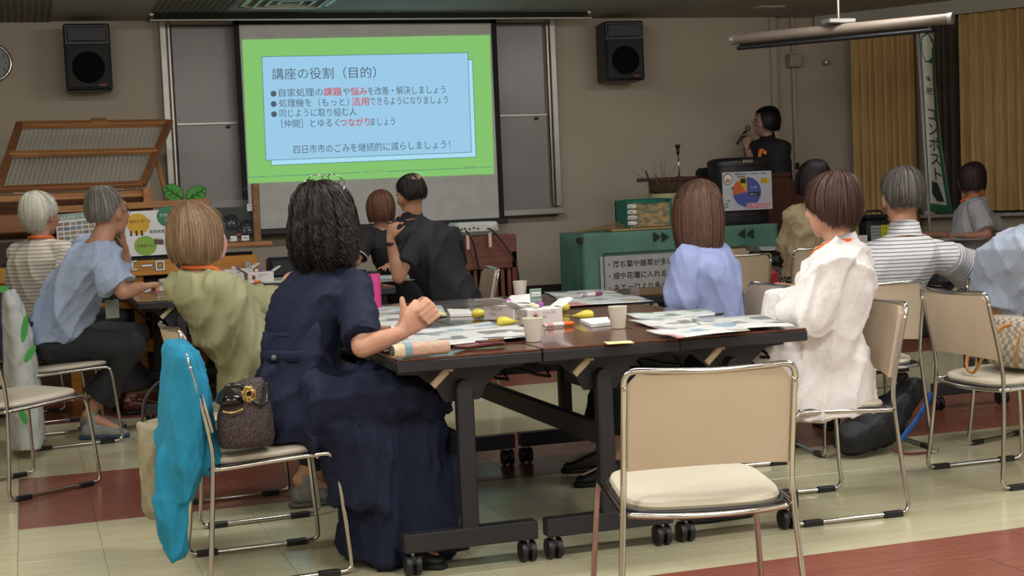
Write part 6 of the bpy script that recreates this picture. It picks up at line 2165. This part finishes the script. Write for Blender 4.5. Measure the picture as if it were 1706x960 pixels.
# green-topped terrarium
tb0, tb1 = A(1046, 378, GY + .05), A(1122, 376, GY + .05)
tz1 = A(1046, 334, GY + .05).z
te = thing('terrarium', 'green-framed tank with autumn-coloured compost layers and white arrow labels', 'tank', ((tb0.x + tb1.x) / 2, GY + .18, gz + .022))
tw_, thh = tb1.x - tb0.x, tz1 - gz - .022
m_teal = mat('teal_plastic', '166a58', .5)
part('frame', M().box((-tw_ / 2 + .012, 0, thh / 2), (.024, .24, thh), bev=.004).box((tw_ / 2 - .012, 0, thh / 2), (.024, .24, thh), bev=.004).box((0, .11, thh / 2), (tw_, .02, thh)), m_teal, te)
part('rim', M().loft([((0, 0, thh - .03), (1, 0, 0), (0, 1, 0), tw_ / 2 + .004, .125), ((0, 0, thh - .005), (1, 0, 0), (0, 1, 0), tw_ / 2 + .006, .128), ((0, 0, thh + .006), (1, 0, 0), (0, 1, 0), tw_ / 2 - .01, .11)], 28), m_teal, te)
part('compost', M().box((.005, -.02, thh * .45), (tw_ - .05, .18, thh * .84)), mat('compost_layers', 'c08a3a', .8, col2='3a3f22', scale=22, stretch=(1, 1, 2), ramp=(.42, .6)), te)
part('glass', M().box((.005, -.118, thh * .45), (tw_ - .045, .004, thh * .86)), mat('tank_glass', 'c9c9b0', .05, alpha=.15), te)
FL = Flat((-tw_ / 2 + .005, -.126, 0), (1, 0, 0), (0, 0, 1), .001)
for i, s_ in enumerate(('材料', '落葉', '微生物', '土')):
    zz0 = thh * (.78 - i * .2)
    FL.poly([(.0, zz0 - .014), (.06, zz0 - .014), (.078, zz0), (.06, zz0 + .014), (0, zz0 + .014)], m_paper, 1); FL.text(s_, .008, zz0 - .008, .018, m_ink, 2)
FL.done('labels', te, world=False)

# flower pot with bare twigs
fp_ = A(1110, 330, GY + .35)
pt = thing('flower_pot', 'pale yellow pot with bare twigs and grass behind the terrarium', 'plant', (fp_.x, GY + .37, gz))
m_pot = mat('pot_yellow', 'a8a578', .6)
ph = fp_.z - gz
part('pot', M().lathe([(.001, 0), (.09, 0), (.125, ph), (.135, ph), (.137, ph + .035), (.125, ph + .037), (.12, ph + .01), (.001, ph + .01)], n=30), m_pot, pt)
part('soil', M().lathe([(.119, ph), (.10, ph + .022), (.001, ph + .025)], n=20), mat('pot_soil', '2a2118', .95, bump=.5, bscale=100), pt)
rnd = random.Random(8)
for k in range(26):
    a, l = rnd.uniform(0, 6.28), rnd.uniform(.1, .30)
    sp_ = rnd.uniform(.05, .25)
    x, y = .09 * math.cos(a) * rnd.random(), .09 * math.sin(a) * rnd.random()
    g = M().tube([(x, y, ph), (x + sp_ * .4 * math.cos(a), y + .3 * sp_ * math.sin(a), ph + l * .6), (x + sp_ * math.cos(a), y + .4 * sp_ * math.sin(a), ph + l)], .0018, 4, rr=[.003, .0022, .001])
    part('grass_blade', g, mat('dry_grass', '5c5438', .8) if k % 3 else mat('green_grass', '3f4f2a', .8), pt, 'all')
for k, (dx, l) in enumerate(((-.16, .22), (-.12, .12), (.12, .16))):
    part('twig', M().tube([(dx * .4, 0, ph), (dx * .8, 0, ph + l * .6), (dx, 0, ph + l)], .008, 6, rr=[.009, .007, .006]), mat('twig_brown', '2b211b', .8), pt, 'all')

# lectern, microphone stand, box
LY = 11.15
l0, l1 = A(1075, 297, LY), A(1325, 300, LY)
lec = thing('lectern', 'dark mahogany lectern behind the green table', 'lectern', ((l0.x + l1.x) / 2, LY + .06, .22))
part('front_panel', M().box(((l0.x + l1.x) / 2 - .03, LY, (l0.z + .22) / 2), (l1.x - l0.x - .12, .03, l0.z - .22), bev=.004), m_mahog, lec, True, True)
part('desk_top', M().prism([(LY - .03, l0.z - .03), (LY + .13, l0.z - .03), (LY + .13, l0.z), (LY - .03, l0.z)], l0.x - .02, l1.x - .06, T=Matrix(((0, 0, 1, 0), (1, 0, 0, 0), (0, 1, 0, 0), (0, 0, 0, 1)))), m_mahog, lec, True, True)
part('side_wing', M().add([(l1.x - .1, LY, .22), (l1.x + .12, LY, .22), (l1.x + .12, LY, l0.z - .16), (l1.x - .1, LY, l0.z - .02), (l1.x - .1, LY + .03, .22), (l1.x + .12, LY + .03, .22), (l1.x + .12, LY + .03, l0.z - .16), (l1.x - .1, LY + .03, l0.z - .02)],
                          [(0, 1, 2, 3), (7, 6, 5, 4), (0, 4, 5, 1), (1, 5, 6, 2), (2, 6, 7, 3), (3, 7, 4, 0)]), m_mahog, lec, False, True)
ms0, ms1 = A(1132, 297, LY + .05), A(1129, 246, LY + .05)
mst = thing('microphone_stand', 'slim chrome microphone stand with black clip on the lectern', 'stand', ms0)
part('rod', M().tube([ms0, lerp(ms0, ms1, .8)], .006, 8), m_chrome, mst, 'all', True)
part('base', M().lathe([(.05, 0), (.048, .012), (.01, .018), (.001, .018)], tuple(ms0), n=20), m_black, mst, True, True)
part('clip', M().tube([lerp(ms0, ms1, .78), ms1], .012, 10, rr=[.011, .015]).ell(ms1 + UP * .012, (.024, .02, .014)), m_black, mst, 'all', True)
lb = A(1181, 297, LY + .05)
solo('black_case', M().prism([(-.09, 0), (.1, 0), (.1, .065), (-.06, .065), (-.09, .04)], -.06, .06, T=Matrix(((1, 0, 0, 0), (0, 0, 1, 0), (0, 1, 0, 0), (0, 0, 0, 1)))), m_blackm, 'small black case on the lectern left of the black bin', 'case', (lb.x, LY + .05, l0.z))

# black compost bin with poster
BNY = GY + .16
b0, b1 = A(1200, 374, BNY), A(1287, 372, BNY)
t0_, t1_ = A(1196, 270, BNY), A(1291, 270, BNY)
bz, tz_ = gz + .004, A(1243, 262, BNY + .1).z
bxm = (t0_.x + t1_.x) / 2
bn = thing('compost_bin', 'tapered black compost bin with lid and pie-chart poster on the green table', 'bin', (bxm, BNY + .14, bz))
hw0, hw1, hgt = (b1.x - b0.x) / 2, (t1_.x - t0_.x) / 2, tz_ - bz
rg = lambda z, k: ((0, 0, z), (1, 0, 0), (0, 1, 0), (hw0 + (hw1 - hw0) * z / hgt) * k, .16 * k)
part('body', M().loft([rg(0, .98), rg(.01, 1.0), rg(.06, 1.0), rg(.065, .97), rg(.10, .97), rg(.105, 1.0), rg(hgt - .07, 1.0)], 36), m_black, bn)
part('lid', M().loft([rg(hgt - .068, 1.04), rg(hgt - .035, 1.05), rg(hgt - .02, 1.0), rg(hgt - .005, .85), rg(hgt, .6)], 36), m_black, bn)
part('lid_latch', M().box((0, -.163, hgt - .035), (.09, .02, .035), bev=.006), m_steel, bn, label='grey lid latch')
pw, phh = (A(1284, 350, BNY).x - A(1202, 350, BNY).x), A(1240, 288, BNY).z - A(1240, 352, BNY).z
ox, oz = A(1202, 352, BNY).x - bxm, A(1202, 352, BNY).z - bz
FL = Flat((ox, -.172, oz), (1, 0, 0), (0, 0, 1), .001)
FL.rect(0, 0, pw, phh, mat('poster_white', 'b9bcc4', .5), 0)
cx_, cy_ = pw * .49, phh * .47
R0 = phh * .39
m_pb, m_po, m_py2 = mat('pie_blue', '4a539c', .6), mat('pie_orange', 'c8663a', .6), mat('pie_yellow', 'cdb02c', .6)
FL.disc(cx_, cy_, R0 * 1.05, R0, m_pb, 1, -170, 90); FL.disc(cx_, cy_, R0 * 1.05, R0, m_po, 1, 128, 190); FL.disc(cx_, cy_, R0 * 1.05, R0, m_py2, 1, 90, 128)
FL.disc(pw * .11, phh * .82, pw * .09, phh * .15, mat('print_brown2', '5a4436', .6), 1); FL.disc(pw * .11, phh * .82, pw * .075, phh * .125, m_paper, 2); FL.disc(pw * .11, phh * .78, pw * .05, phh * .06, mat('print_tan', 'b58a58', .6), 3)
FL.text('家庭系可燃ごみ（水分別）の組成', pw * .26, phh * .92, .018, m_ink, 2); FL.text('組成調査', pw * .3, phh * .85, .018, m_ink, 2)
FL.rect(pw * .77, phh * .68, pw * .95, phh * .82, m_py2, 2); FL.text('生ごみ', pw * .78, phh * .76, .016, m_ink, 3); FL.text('約４割', pw * .78, phh * .70, .016, m_ink, 3)
FL.rect(pw * .52, phh * .36, pw * .74, phh * .46, m_ink, 2); FL.text('その他', pw * .55, phh * .56, .02, m_paper, 3); FL.text('可燃ごみ', pw * .54, phh * .385, .016, m_paper, 3)
FL.rect(pw * .36, phh * .70, pw * .47, phh * .82, m_ink, 2); FL.text('紙', pw * .17, phh * .55, .026, m_ink, 3)
FL.rect(pw * .47, phh * .03, pw * .97, phh * .18, mat('print_pale_pink', 'c9a3ae', .6), 2)
FL.text('資源にできるものが約半分', pw * .49, phh * .115, .0165, m_red_ink, 3); FL.text('分ければ資源になります', pw * .49, phh * .045, .0165, m_red_ink, 3)
for k in range(3): FL.text(('プラ類', '布類', '紙類')[k], pw * .03, phh * (.24 - .08 * k), .016, m_ink, 2)
FL.done('poster', bn, world=False, label='white poster with a blue, orange and yellow pie chart')

# ---------------------------------------------------------------- banner
NB = 10.45
n0, n1 = A(1550, 388, NB), A(1528, 42, NB)
nb = thing('banner_pole', 'white pole of the tall promotional banner in front of the curtains', 'pole', (n0.x, NB, 0))
part('pole', M().tube([(n0.x + .03, NB, .02), n1], .012, 10), mat('pole_white', '9d9a94', .5), nb, 'all', True)
part('cross_arm', M().tube([n1 + V3(-.10, 0, .05), n1 + V3(.16, 0, -.07)], .005, 6), mat('pole_white', ''), nb, 'all', True)
part('pole_base', M().box((n0.x + .03, NB, .02), (.35, .12, .04), bev=.01), m_dark, nb, True, True)
part('joint', M().box(tuple(A(1549, 355, NB)), (.09, .03, .03), bev=.004), mat('pole_white', ''), nb, True, True)
FA, FB, FC, FD = (1533, 52), (1556, 58), (1587, 352), (1551, 352)


def flagpx(u, v):
    """u across, v down in the banner's own frame; the hem swings right towards the bottom"""
    L = (1533 + 18 * v, 52 + 300 * v)
    Rr = (1556 + 8 * v + 24 * v ** 2.2, 57 + 300 * v)
    return (L[0] * (1 - u) + Rr[0] * u, L[1] * (1 - u) + Rr[1] * u)


def flag(u, v, o=0.0):
    x, y = flagpx(u, v)
    return A(x, y, NB - .03 - .03 * math.sin(u * 3 + v * 2) - o)


bnr = thing('banner', 'tall narrow white banner with green border, green blob and vertical lettering', 'banner', flag(0, 0))
m_bw, m_bg, m_bk = mat('banner_white', 'b9b7b0', .8), mat('banner_green', '1f5c3a', .8), mat('banner_black', '1d2a26', .8)
part('cloth', M().grid(lambda u, v: flag(u, v), 12, 40, thick=.001), m_bw, bnr, 'all', True)
part('green_border', M().grid(lambda u, v: flag(.80 + .2 * u - .06 * math.sin(v * 3.1), .08 + .92 * v, .004), 4, 40), m_bg, bnr, 'all', True)
part('green_hem', M().grid(lambda u, v: flag(u, .955 + .045 * v, .005), 8, 2), m_bg, bnr, 'all', True)
bm = M()
pts = []
for k in range(30):
    q = 2 * math.pi * k / 30
    pts.append(flag(min(1, max(0, .5 + .52 * math.cos(q))), .085 + (.085 + .008 * math.sin(q * 7)) * math.sin(q), .006))
bm.poly(pts[::-1])
part('green_blob', bm, m_bg, bnr, False, True)
bt_ = M()


def vtext(s_, u0, v0, size_u, size_v, gap=1.05, o=.009):
    for i, ch_ in enumerate(s_):
        vs, fs, w__, x0__ = text2d(ch_)
        bt_.add([flag(u0 + a * size_u, v0 + (i * gap + 1 - b) * size_v, o) for a, b in vs], fs)


vtext('エサはしい方におすすめ', .72, .24, .22, .026, 1.1)
vtext('堆', .2, .24, .42, .028); vtext('肥', .2, .30, .5, .04)
vtext('コンポスト', .12, .40, .72, .085, .98)
part('lettering', bt_, m_bk, bnr, False, True)
bt_ = M()
vtext('生', .05, .045, .3, .022); vtext('ご', .33, .045, .3, .022); vtext('み', .62, .045, .3, .022); vtext('減', .2, .085, .3, .022); vtext('量', .5, .085, .3, .022)
part('white_lettering', bt_, m_paper, bnr, False, True)
bq = [flag(.15, .83, .008), flag(.12, .90, .008), flag(.35, .94, .008), flag(.68, .935, .008), flag(.62, .90, .008), flag(.45, .835, .008)]
part('black_shape', M().poly(bq), m_bk, bnr, False, True)

# things on the right-hand table
kb = A(1456, 386, 10.14)
bg = thing('black_bucket', 'black lidded container with a yellow and grey label on the right tables', 'container', (kb.x, 10.14, TH_))
part('body', M().box((0, 0, .10), (.2, .17, .2), bev=.03), m_black, bg)
part('lid', M().box((0, 0, .205), (.22, .19, .03), bev=.012), m_black, bg)
part('handle', M().tube(smoothpath([(-.08, 0, .21), (-.06, 0, .245), (.06, 0, .245), (.08, 0, .21)], 4), .008, 6), m_black, bg, 'all')
FL = Flat((-.08, -.0865, .02), (1, 0, 0), (0, 0, 1), .001)
FL.rect(0, 0, .08, .12, mat('label_grey', '8f9694', .6), 1); FL.rect(.085, .03, .16, .12, mat('label_yellow', 'b9b822', .6), 1)
FL.text('ＥＭ', .09, .085, .028, m_ink, 2); FL.text('ぼかし', .088, .05, .022, m_ink, 2)
for k in range(4): FL.line(.01, .02 + k * .025, .07, .02 + k * .025, .004, m_dark, 2)
FL.done('label', bg, world=False)
for k, (a, d) in enumerate(((1432, 0), (1418, .12))):
    q = A(a, 392, 10.08 + d)
    solo('small_box', M().box((0, 0, .035), (.08, .06, .07), bev=.003), m_box, 'small white and red printed box %s on the right tables' % ('before the black container' if k == 0 else 'left of the other'), 'box', (q.x, 10.06 + d, TH_), group='small printed boxes')

# ---------------------------------------------------------------- clothes and bags by the chairs
def cloth(name, m, mats, label, cat, loc, amp, freq, d, seed, vox=.009, sm=4, dec=.6, group=None):
    me = remesh(m, vox, sm, dec)
    folds(me, amp, freq, d, seed)
    P = vco(me); setco(me, P - np.array(loc))
    me.materials.append(mats); me.name = name
    me.polygons.foreach_set('use_smooth', [True] * len(me.polygons))
    o = link(name, me, None, loc)
    o['label'], o['category'] = label, cat
    return o


EX, EY = V3(1, 0, 0), V3(0, 1, 0)
g = M()
g.loft([((.435, 5.05, .28), EX, EY, .05, .20), ((.45, 5.05, .40), EX, EY, .075, .235), ((.475, 5.05, .55), EX, EY, .085, .24), ((.475, 5.05, .68), EX, EY, .07, .24), ((.465, 5.05, .755), EX, EY, .055, .235), ((.46, 5.05, .785), EX, EY, .035, .20)], 24)
g.cap((.43, 4.93, .42), .07, (.40, 4.92, .26), .055, 12)
g.tube([(.40, 4.92, .30), (.40, 4.92, .2), (.41, 4.93, .12), (.41, 4.94, .085)], 1, 14, rr=[.058, .052, .042, .034])
g.cap((.44, 5.16, .45), .07, (.47, 5.20, .30), .05, 12)
g.cap((.50, 4.93, .62), .045, (.53, 4.90, .40), .05, 10)
cloth('sweatshirt', g, mat('turquoise_jersey', '1583a8', .85, col2='127898', scale=20, bump=.05, bscale=300), 'bright turquoise sweatshirt hung over the back of the chair of the woman in navy', 'sweatshirt', (.40, 5.05, .1), .022, 3.2, (.0, .15, 1), 7, .008)

hbp = A(412, 765, 4.86)
hb_ = thing('handbag', 'dark brown woven-pattern handbag with black handles and gold charm on the chair seat', 'handbag', (hbp.x, hbp.y, .452))
m_bag = mat('bag_weave', '4a3a38', .7, col2='1f1817', scale=190, ramp=(.45, .55), bump=.3, bscale=200)
g = M().loft([((0, 0, 0), EX, EY, .085, .075), ((0, 0, .03), EX, EY, .092, .085), ((0, .0, .10), EX, EY, .088, .08), ((.005, 0, .15), EX, EY, .075, .055), ((.02, 0, .20), EX, EY, .05, .03), ((.03, 0, .215), EX, EY, .03, .015)], 26)
part('bag_body', g, m_bag, hb_, 'all')
part('bag_flap', M().loft([((-.045, -.01, .145), EX, EY, .045, .07), ((-.045, 0, .17), EX, EY, .04, .05), ((-.05, 0, .185), EX, EY, .02, .02)], 20), mat('patent_black', '1a1716', .2), hb_, 'all')
part('handle', M().tube(smoothpath([(-.08, -.05, .15), (-.06, -.07, .20), (-.02, -.07, .20), (.01, -.06, .17)], 6), .009, 8), mat('patent_black', ''), hb_, 'all')
part('handle', M().tube(smoothpath([(.0, -.06, .18), (.03, -.075, .14), (.065, -.07, .15), (.07, -.03, .20)], 6), .007, 8), mat('patent_black', ''), hb_, 'all')
m_goldm = mat('gold_metal', 'c8ae72', .25, 1)
part('gold_piping', M().tube(smoothpath([(-.08, -.075, .125), (-.05, -.09, .12), (-.015, -.088, .13)], 4), .004, 6), m_goldm, hb_, 'all')
gg = M()
for k in range(7):
    a = k * .9
    gg.tube([(.005 + .016 * math.cos(q) + .006 * math.cos(a), -.085 + .004 * math.sin(a * 2), .175 + .018 * math.sin(q) + .008 * math.sin(a)) for q in np.linspace(a, a + 5.5, 14)], .0028, 5)
part('gold_charm', gg, m_goldm, hb_, 'all', label='tangled gold charm')

cb_ = A(262, 735, 5.42)
g = M()
g.loft([((cb_.x, cb_.y, z), EX, EY, a, b) for z, a, b in ((.13, .04, .05), (.16, .06, .08), (.28, .065, .10), (.40, .06, .12), (.47, .055, .12))], 20)
g.cap((cb_.x + .06, cb_.y - .05, .22), .05, (cb_.x + .06, cb_.y - .05, .14), .045, 10)
cloth('canvas_bag', g, mat('canvas', '9c947a', .85, col2='90886e', scale=30, bump=.1, bscale=200), 'off-white canvas shoulder bag hanging behind the turquoise sweatshirt', 'bag', tuple(cb_), .016, 2.5, (0, .2, 1), 17)
solo('bag_strap', M().tube(smoothpath([(cb_.x - .05, cb_.y, .45), (cb_.x - .03, cb_.y + .05, .55), (cb_.x + .04, cb_.y + .1, .60), (cb_.x + .06, cb_.y - .05, .5), (cb_.x + .05, cb_.y - .05, .45)], 6), .011, 6, flat=.4), mat('strap_dark', '2b2a2c', .8), 'dark strap of the canvas bag looped round the chair post', 'strap', tuple(cb_), world=True, smooth='all')

# tote bag on the right-hand chair
tp_ = V3(3.80, 5.08, .45)
tt_ = thing('tote_bag', 'cream and grey checked tote bag with tan handles on the chair seat', 'handbag', tp_)
m_chk = checker('checked_canvas', 'bdb4a2', '8f8678', 44, .55)
g = M()
tw2 = .17
rings = [((0, 0, z), EX, EY, a, b) for z, a, b in ((0, .105, .165), (.012, .115, .178), (.06, .112, .182), (.12, .09, .185), (.17, .065, .19), (.19, .055, .19))]
g.loft(rings, 32)
me = g.mesh('bag_body', [m_chk], 'all')
uv = me.uv_layers.new(name='UVMap')
co_ = vco(me); li = np.empty(len(me.loops), dtype=np.int32); me.loops.foreach_get('vertex_index', li)
an2 = np.unwrap(np.arctan2(co_[:, 1], co_[:, 0]))
uv.data.foreach_set('uv', np.stack([np.where(np.abs(co_[:, 0]) > .08, co_[:, 1], co_[:, 1] + np.sign(co_[:, 1]) * .0 + co_[:, 0]), co_[:, 2]], 1)[li].ravel())
link('bag_body', me, tt_)
m_tan = mat('tan_leather', 'b47a35', .5)
for x in (-.09, .085):
    part('handle', M().tube(smoothpath([(x, .10, .165), (x - .06, .13, .10), (x - .12, .10, .01), (x - .13, .04, -.02), (x - .11, .0, .05), (x - .05, -.02, .15), (x, -.03, .17)], 6), .009, 6, flat=.5), m_tan, tt_, 'all') if x < 0 else part('handle', M().tube(smoothpath([(.06, -.13, .17), (.07, -.15, .26), (.05, -.08, .28), (.04, .02, .25), (.05, .08, .18)], 6), .008, 6, flat=.5), m_tan, tt_, 'all')
part('piping', M().tube([(-.118 + .002 * k, -.09 - .004 * k * k * .3, .01 + .03 * k) for k in range(6)], .004, 6), m_tan, tt_, 'all')

# backpack on the floor
bp_ = Zp(1470, 765, 0)
g = M()
c0_ = V3(bp_.x, bp_.y + .12, 0)
g.cap(c0_ + V3(-.10, -.02, .085), .08, c0_ + V3(.12, .05, .13), .10, 16)
g.cap(c0_ + V3(.10, .05, .12), .10, c0_ + V3(.30, .10, .26), .06, 14)
bkp = cloth('backpack', g, mat('black_nylon', '15171c', .6, col2='101216', scale=20, bump=.15, bscale=150), 'black backpack slumped on the floor behind the white blouse chair', 'backpack', (c0_.x, c0_.y, 0), .02, 2.6, (1, .3, .5), 27)
part('blue_trim', M().tube(smoothpath([c0_ + V3(.12, -.06, .05), c0_ + V3(.26, 0, .14), c0_ + V3(.37, .05, .24)], 6), .016, 8, flat=.4), mat('trim_blue', '1f5aa8', .6), bkp, 'all', True, label='bright blue edge')
part('strap', M().tube(smoothpath([c0_ + V3(.08, -.06, .03), c0_ + V3(.12, -.12, .012), c0_ + V3(.24, -.14, .012)], 6), .007, 6, flat=.5), mat('strap_red', '6d3a38', .7), bkp, 'all', True)
part('buckle', M().tube([c0_ + V3(.25 + .018 * math.cos(a), -.14 + .012 * math.sin(a), .015) for a in np.linspace(0, 6.28, 14, endpoint=False)], .003, 6, closed=True), m_chrome, bkp, 'all', True)

# white printed cloth on the left chair, dark jacket
g = M()
wx, wy = -.03, 8.10
g.loft([((wx - .02, wy, .04), EX, EY, .09, .30), ((wx - .02, wy, .3), EX, EY, .085, .28), ((wx - .03, wy + .02, .6), EX, EY, .07, .24), ((wx - .05, wy + .05, .78), EX, EY, .05, .2), ((wx - .06, wy + .06, .84), EX, EY, .03, .12)], 24)
wc = cloth('white_cloth', g, mat('white_cotton', 'b9bdba', .8), 'white cotton cloth with green leaf marks hanging over a chair back at far left', 'cloth', (wx, wy, .05), .03, 1.8, (0, .1, 1), 37, .012)
for (a, b, l, an_) in ((41, 548, 20, .2), (50, 590, 14, .6), (37, 690, 16, -.3), (4, 482, 8, 1.4)):
    p = A(a, b, wy - .33)
    gq = M()
    pts = [p + V3(.016 * math.sin(t) * math.cos(an_) + .0035 * l * math.cos(t) * math.sin(an_) * 1.0, 0, .0035 * l * math.cos(t) * math.cos(an_) - .016 * math.sin(t) * math.sin(an_)) for t in np.linspace(0, 2 * math.pi, 18, endpoint=False)]
    g2 = M().add(pts + [q + V3(0, .012, 0) for q in pts], [tuple(range(18))[::-1], tuple(range(18, 36))] + [(i, (i + 1) % 18, 18 + (i + 1) % 18, 18 + i) for i in range(18)])
    part('leaf_mark', g2, mat('mark_green', '3f9a45', .7), wc, False, True)
g = M().loft([((-.13, 9.25, .42), EX, EY, .07, .24), ((-.14, 9.27, .6), EX, EY, .07, .24), ((-.17, 9.28, .74), EX, EY, .05, .22), ((-.18, 9.28, .79), EX, EY, .03, .18)], 22)
cloth('jacket', g, mat('dark_blue_jacket', '252f49', .8), 'dark blue jacket over the chair back behind the white-haired person', 'jacket', (-.14, 9.27, .45), .02, 2.2, (0, .1, 1), 39, .012)
g = M().loft([((4.62, 8.98, .455), EX, EY, .14, .14), ((4.63, 8.98, .52), EX, EY, .14, .13), ((4.66, 8.98, .62), EX, EY, .10, .08), ((4.68, 8.98, .66), EX, EY, .05, .03)], 20)
cloth('red_bag', g, mat('red_leather', '8f1f2c', .5), 'crumpled red bag on the seat of an empty chair beside the beige blouse', 'handbag', (4.63, 8.98, .46), .02, 3, (0, .3, 1), 43, .012)
kp = Zp(1290, 600, .55)
g = M().ell((2.70, 5.45, .56), (.13, .09, .05)).ell((2.62, 5.50, .57), (.09, .08, .045))
cloth('khaki_bag', g, mat('khaki_print', 'a39a78', .8, col2='6d6648', scale=14, ramp=(.45, .55)), 'khaki patterned cloth bag on the lap under the right table corner', 'bag', (2.70, 5.45, .56), .02, 3, (1, .3, 0), 47, .01) if False else None
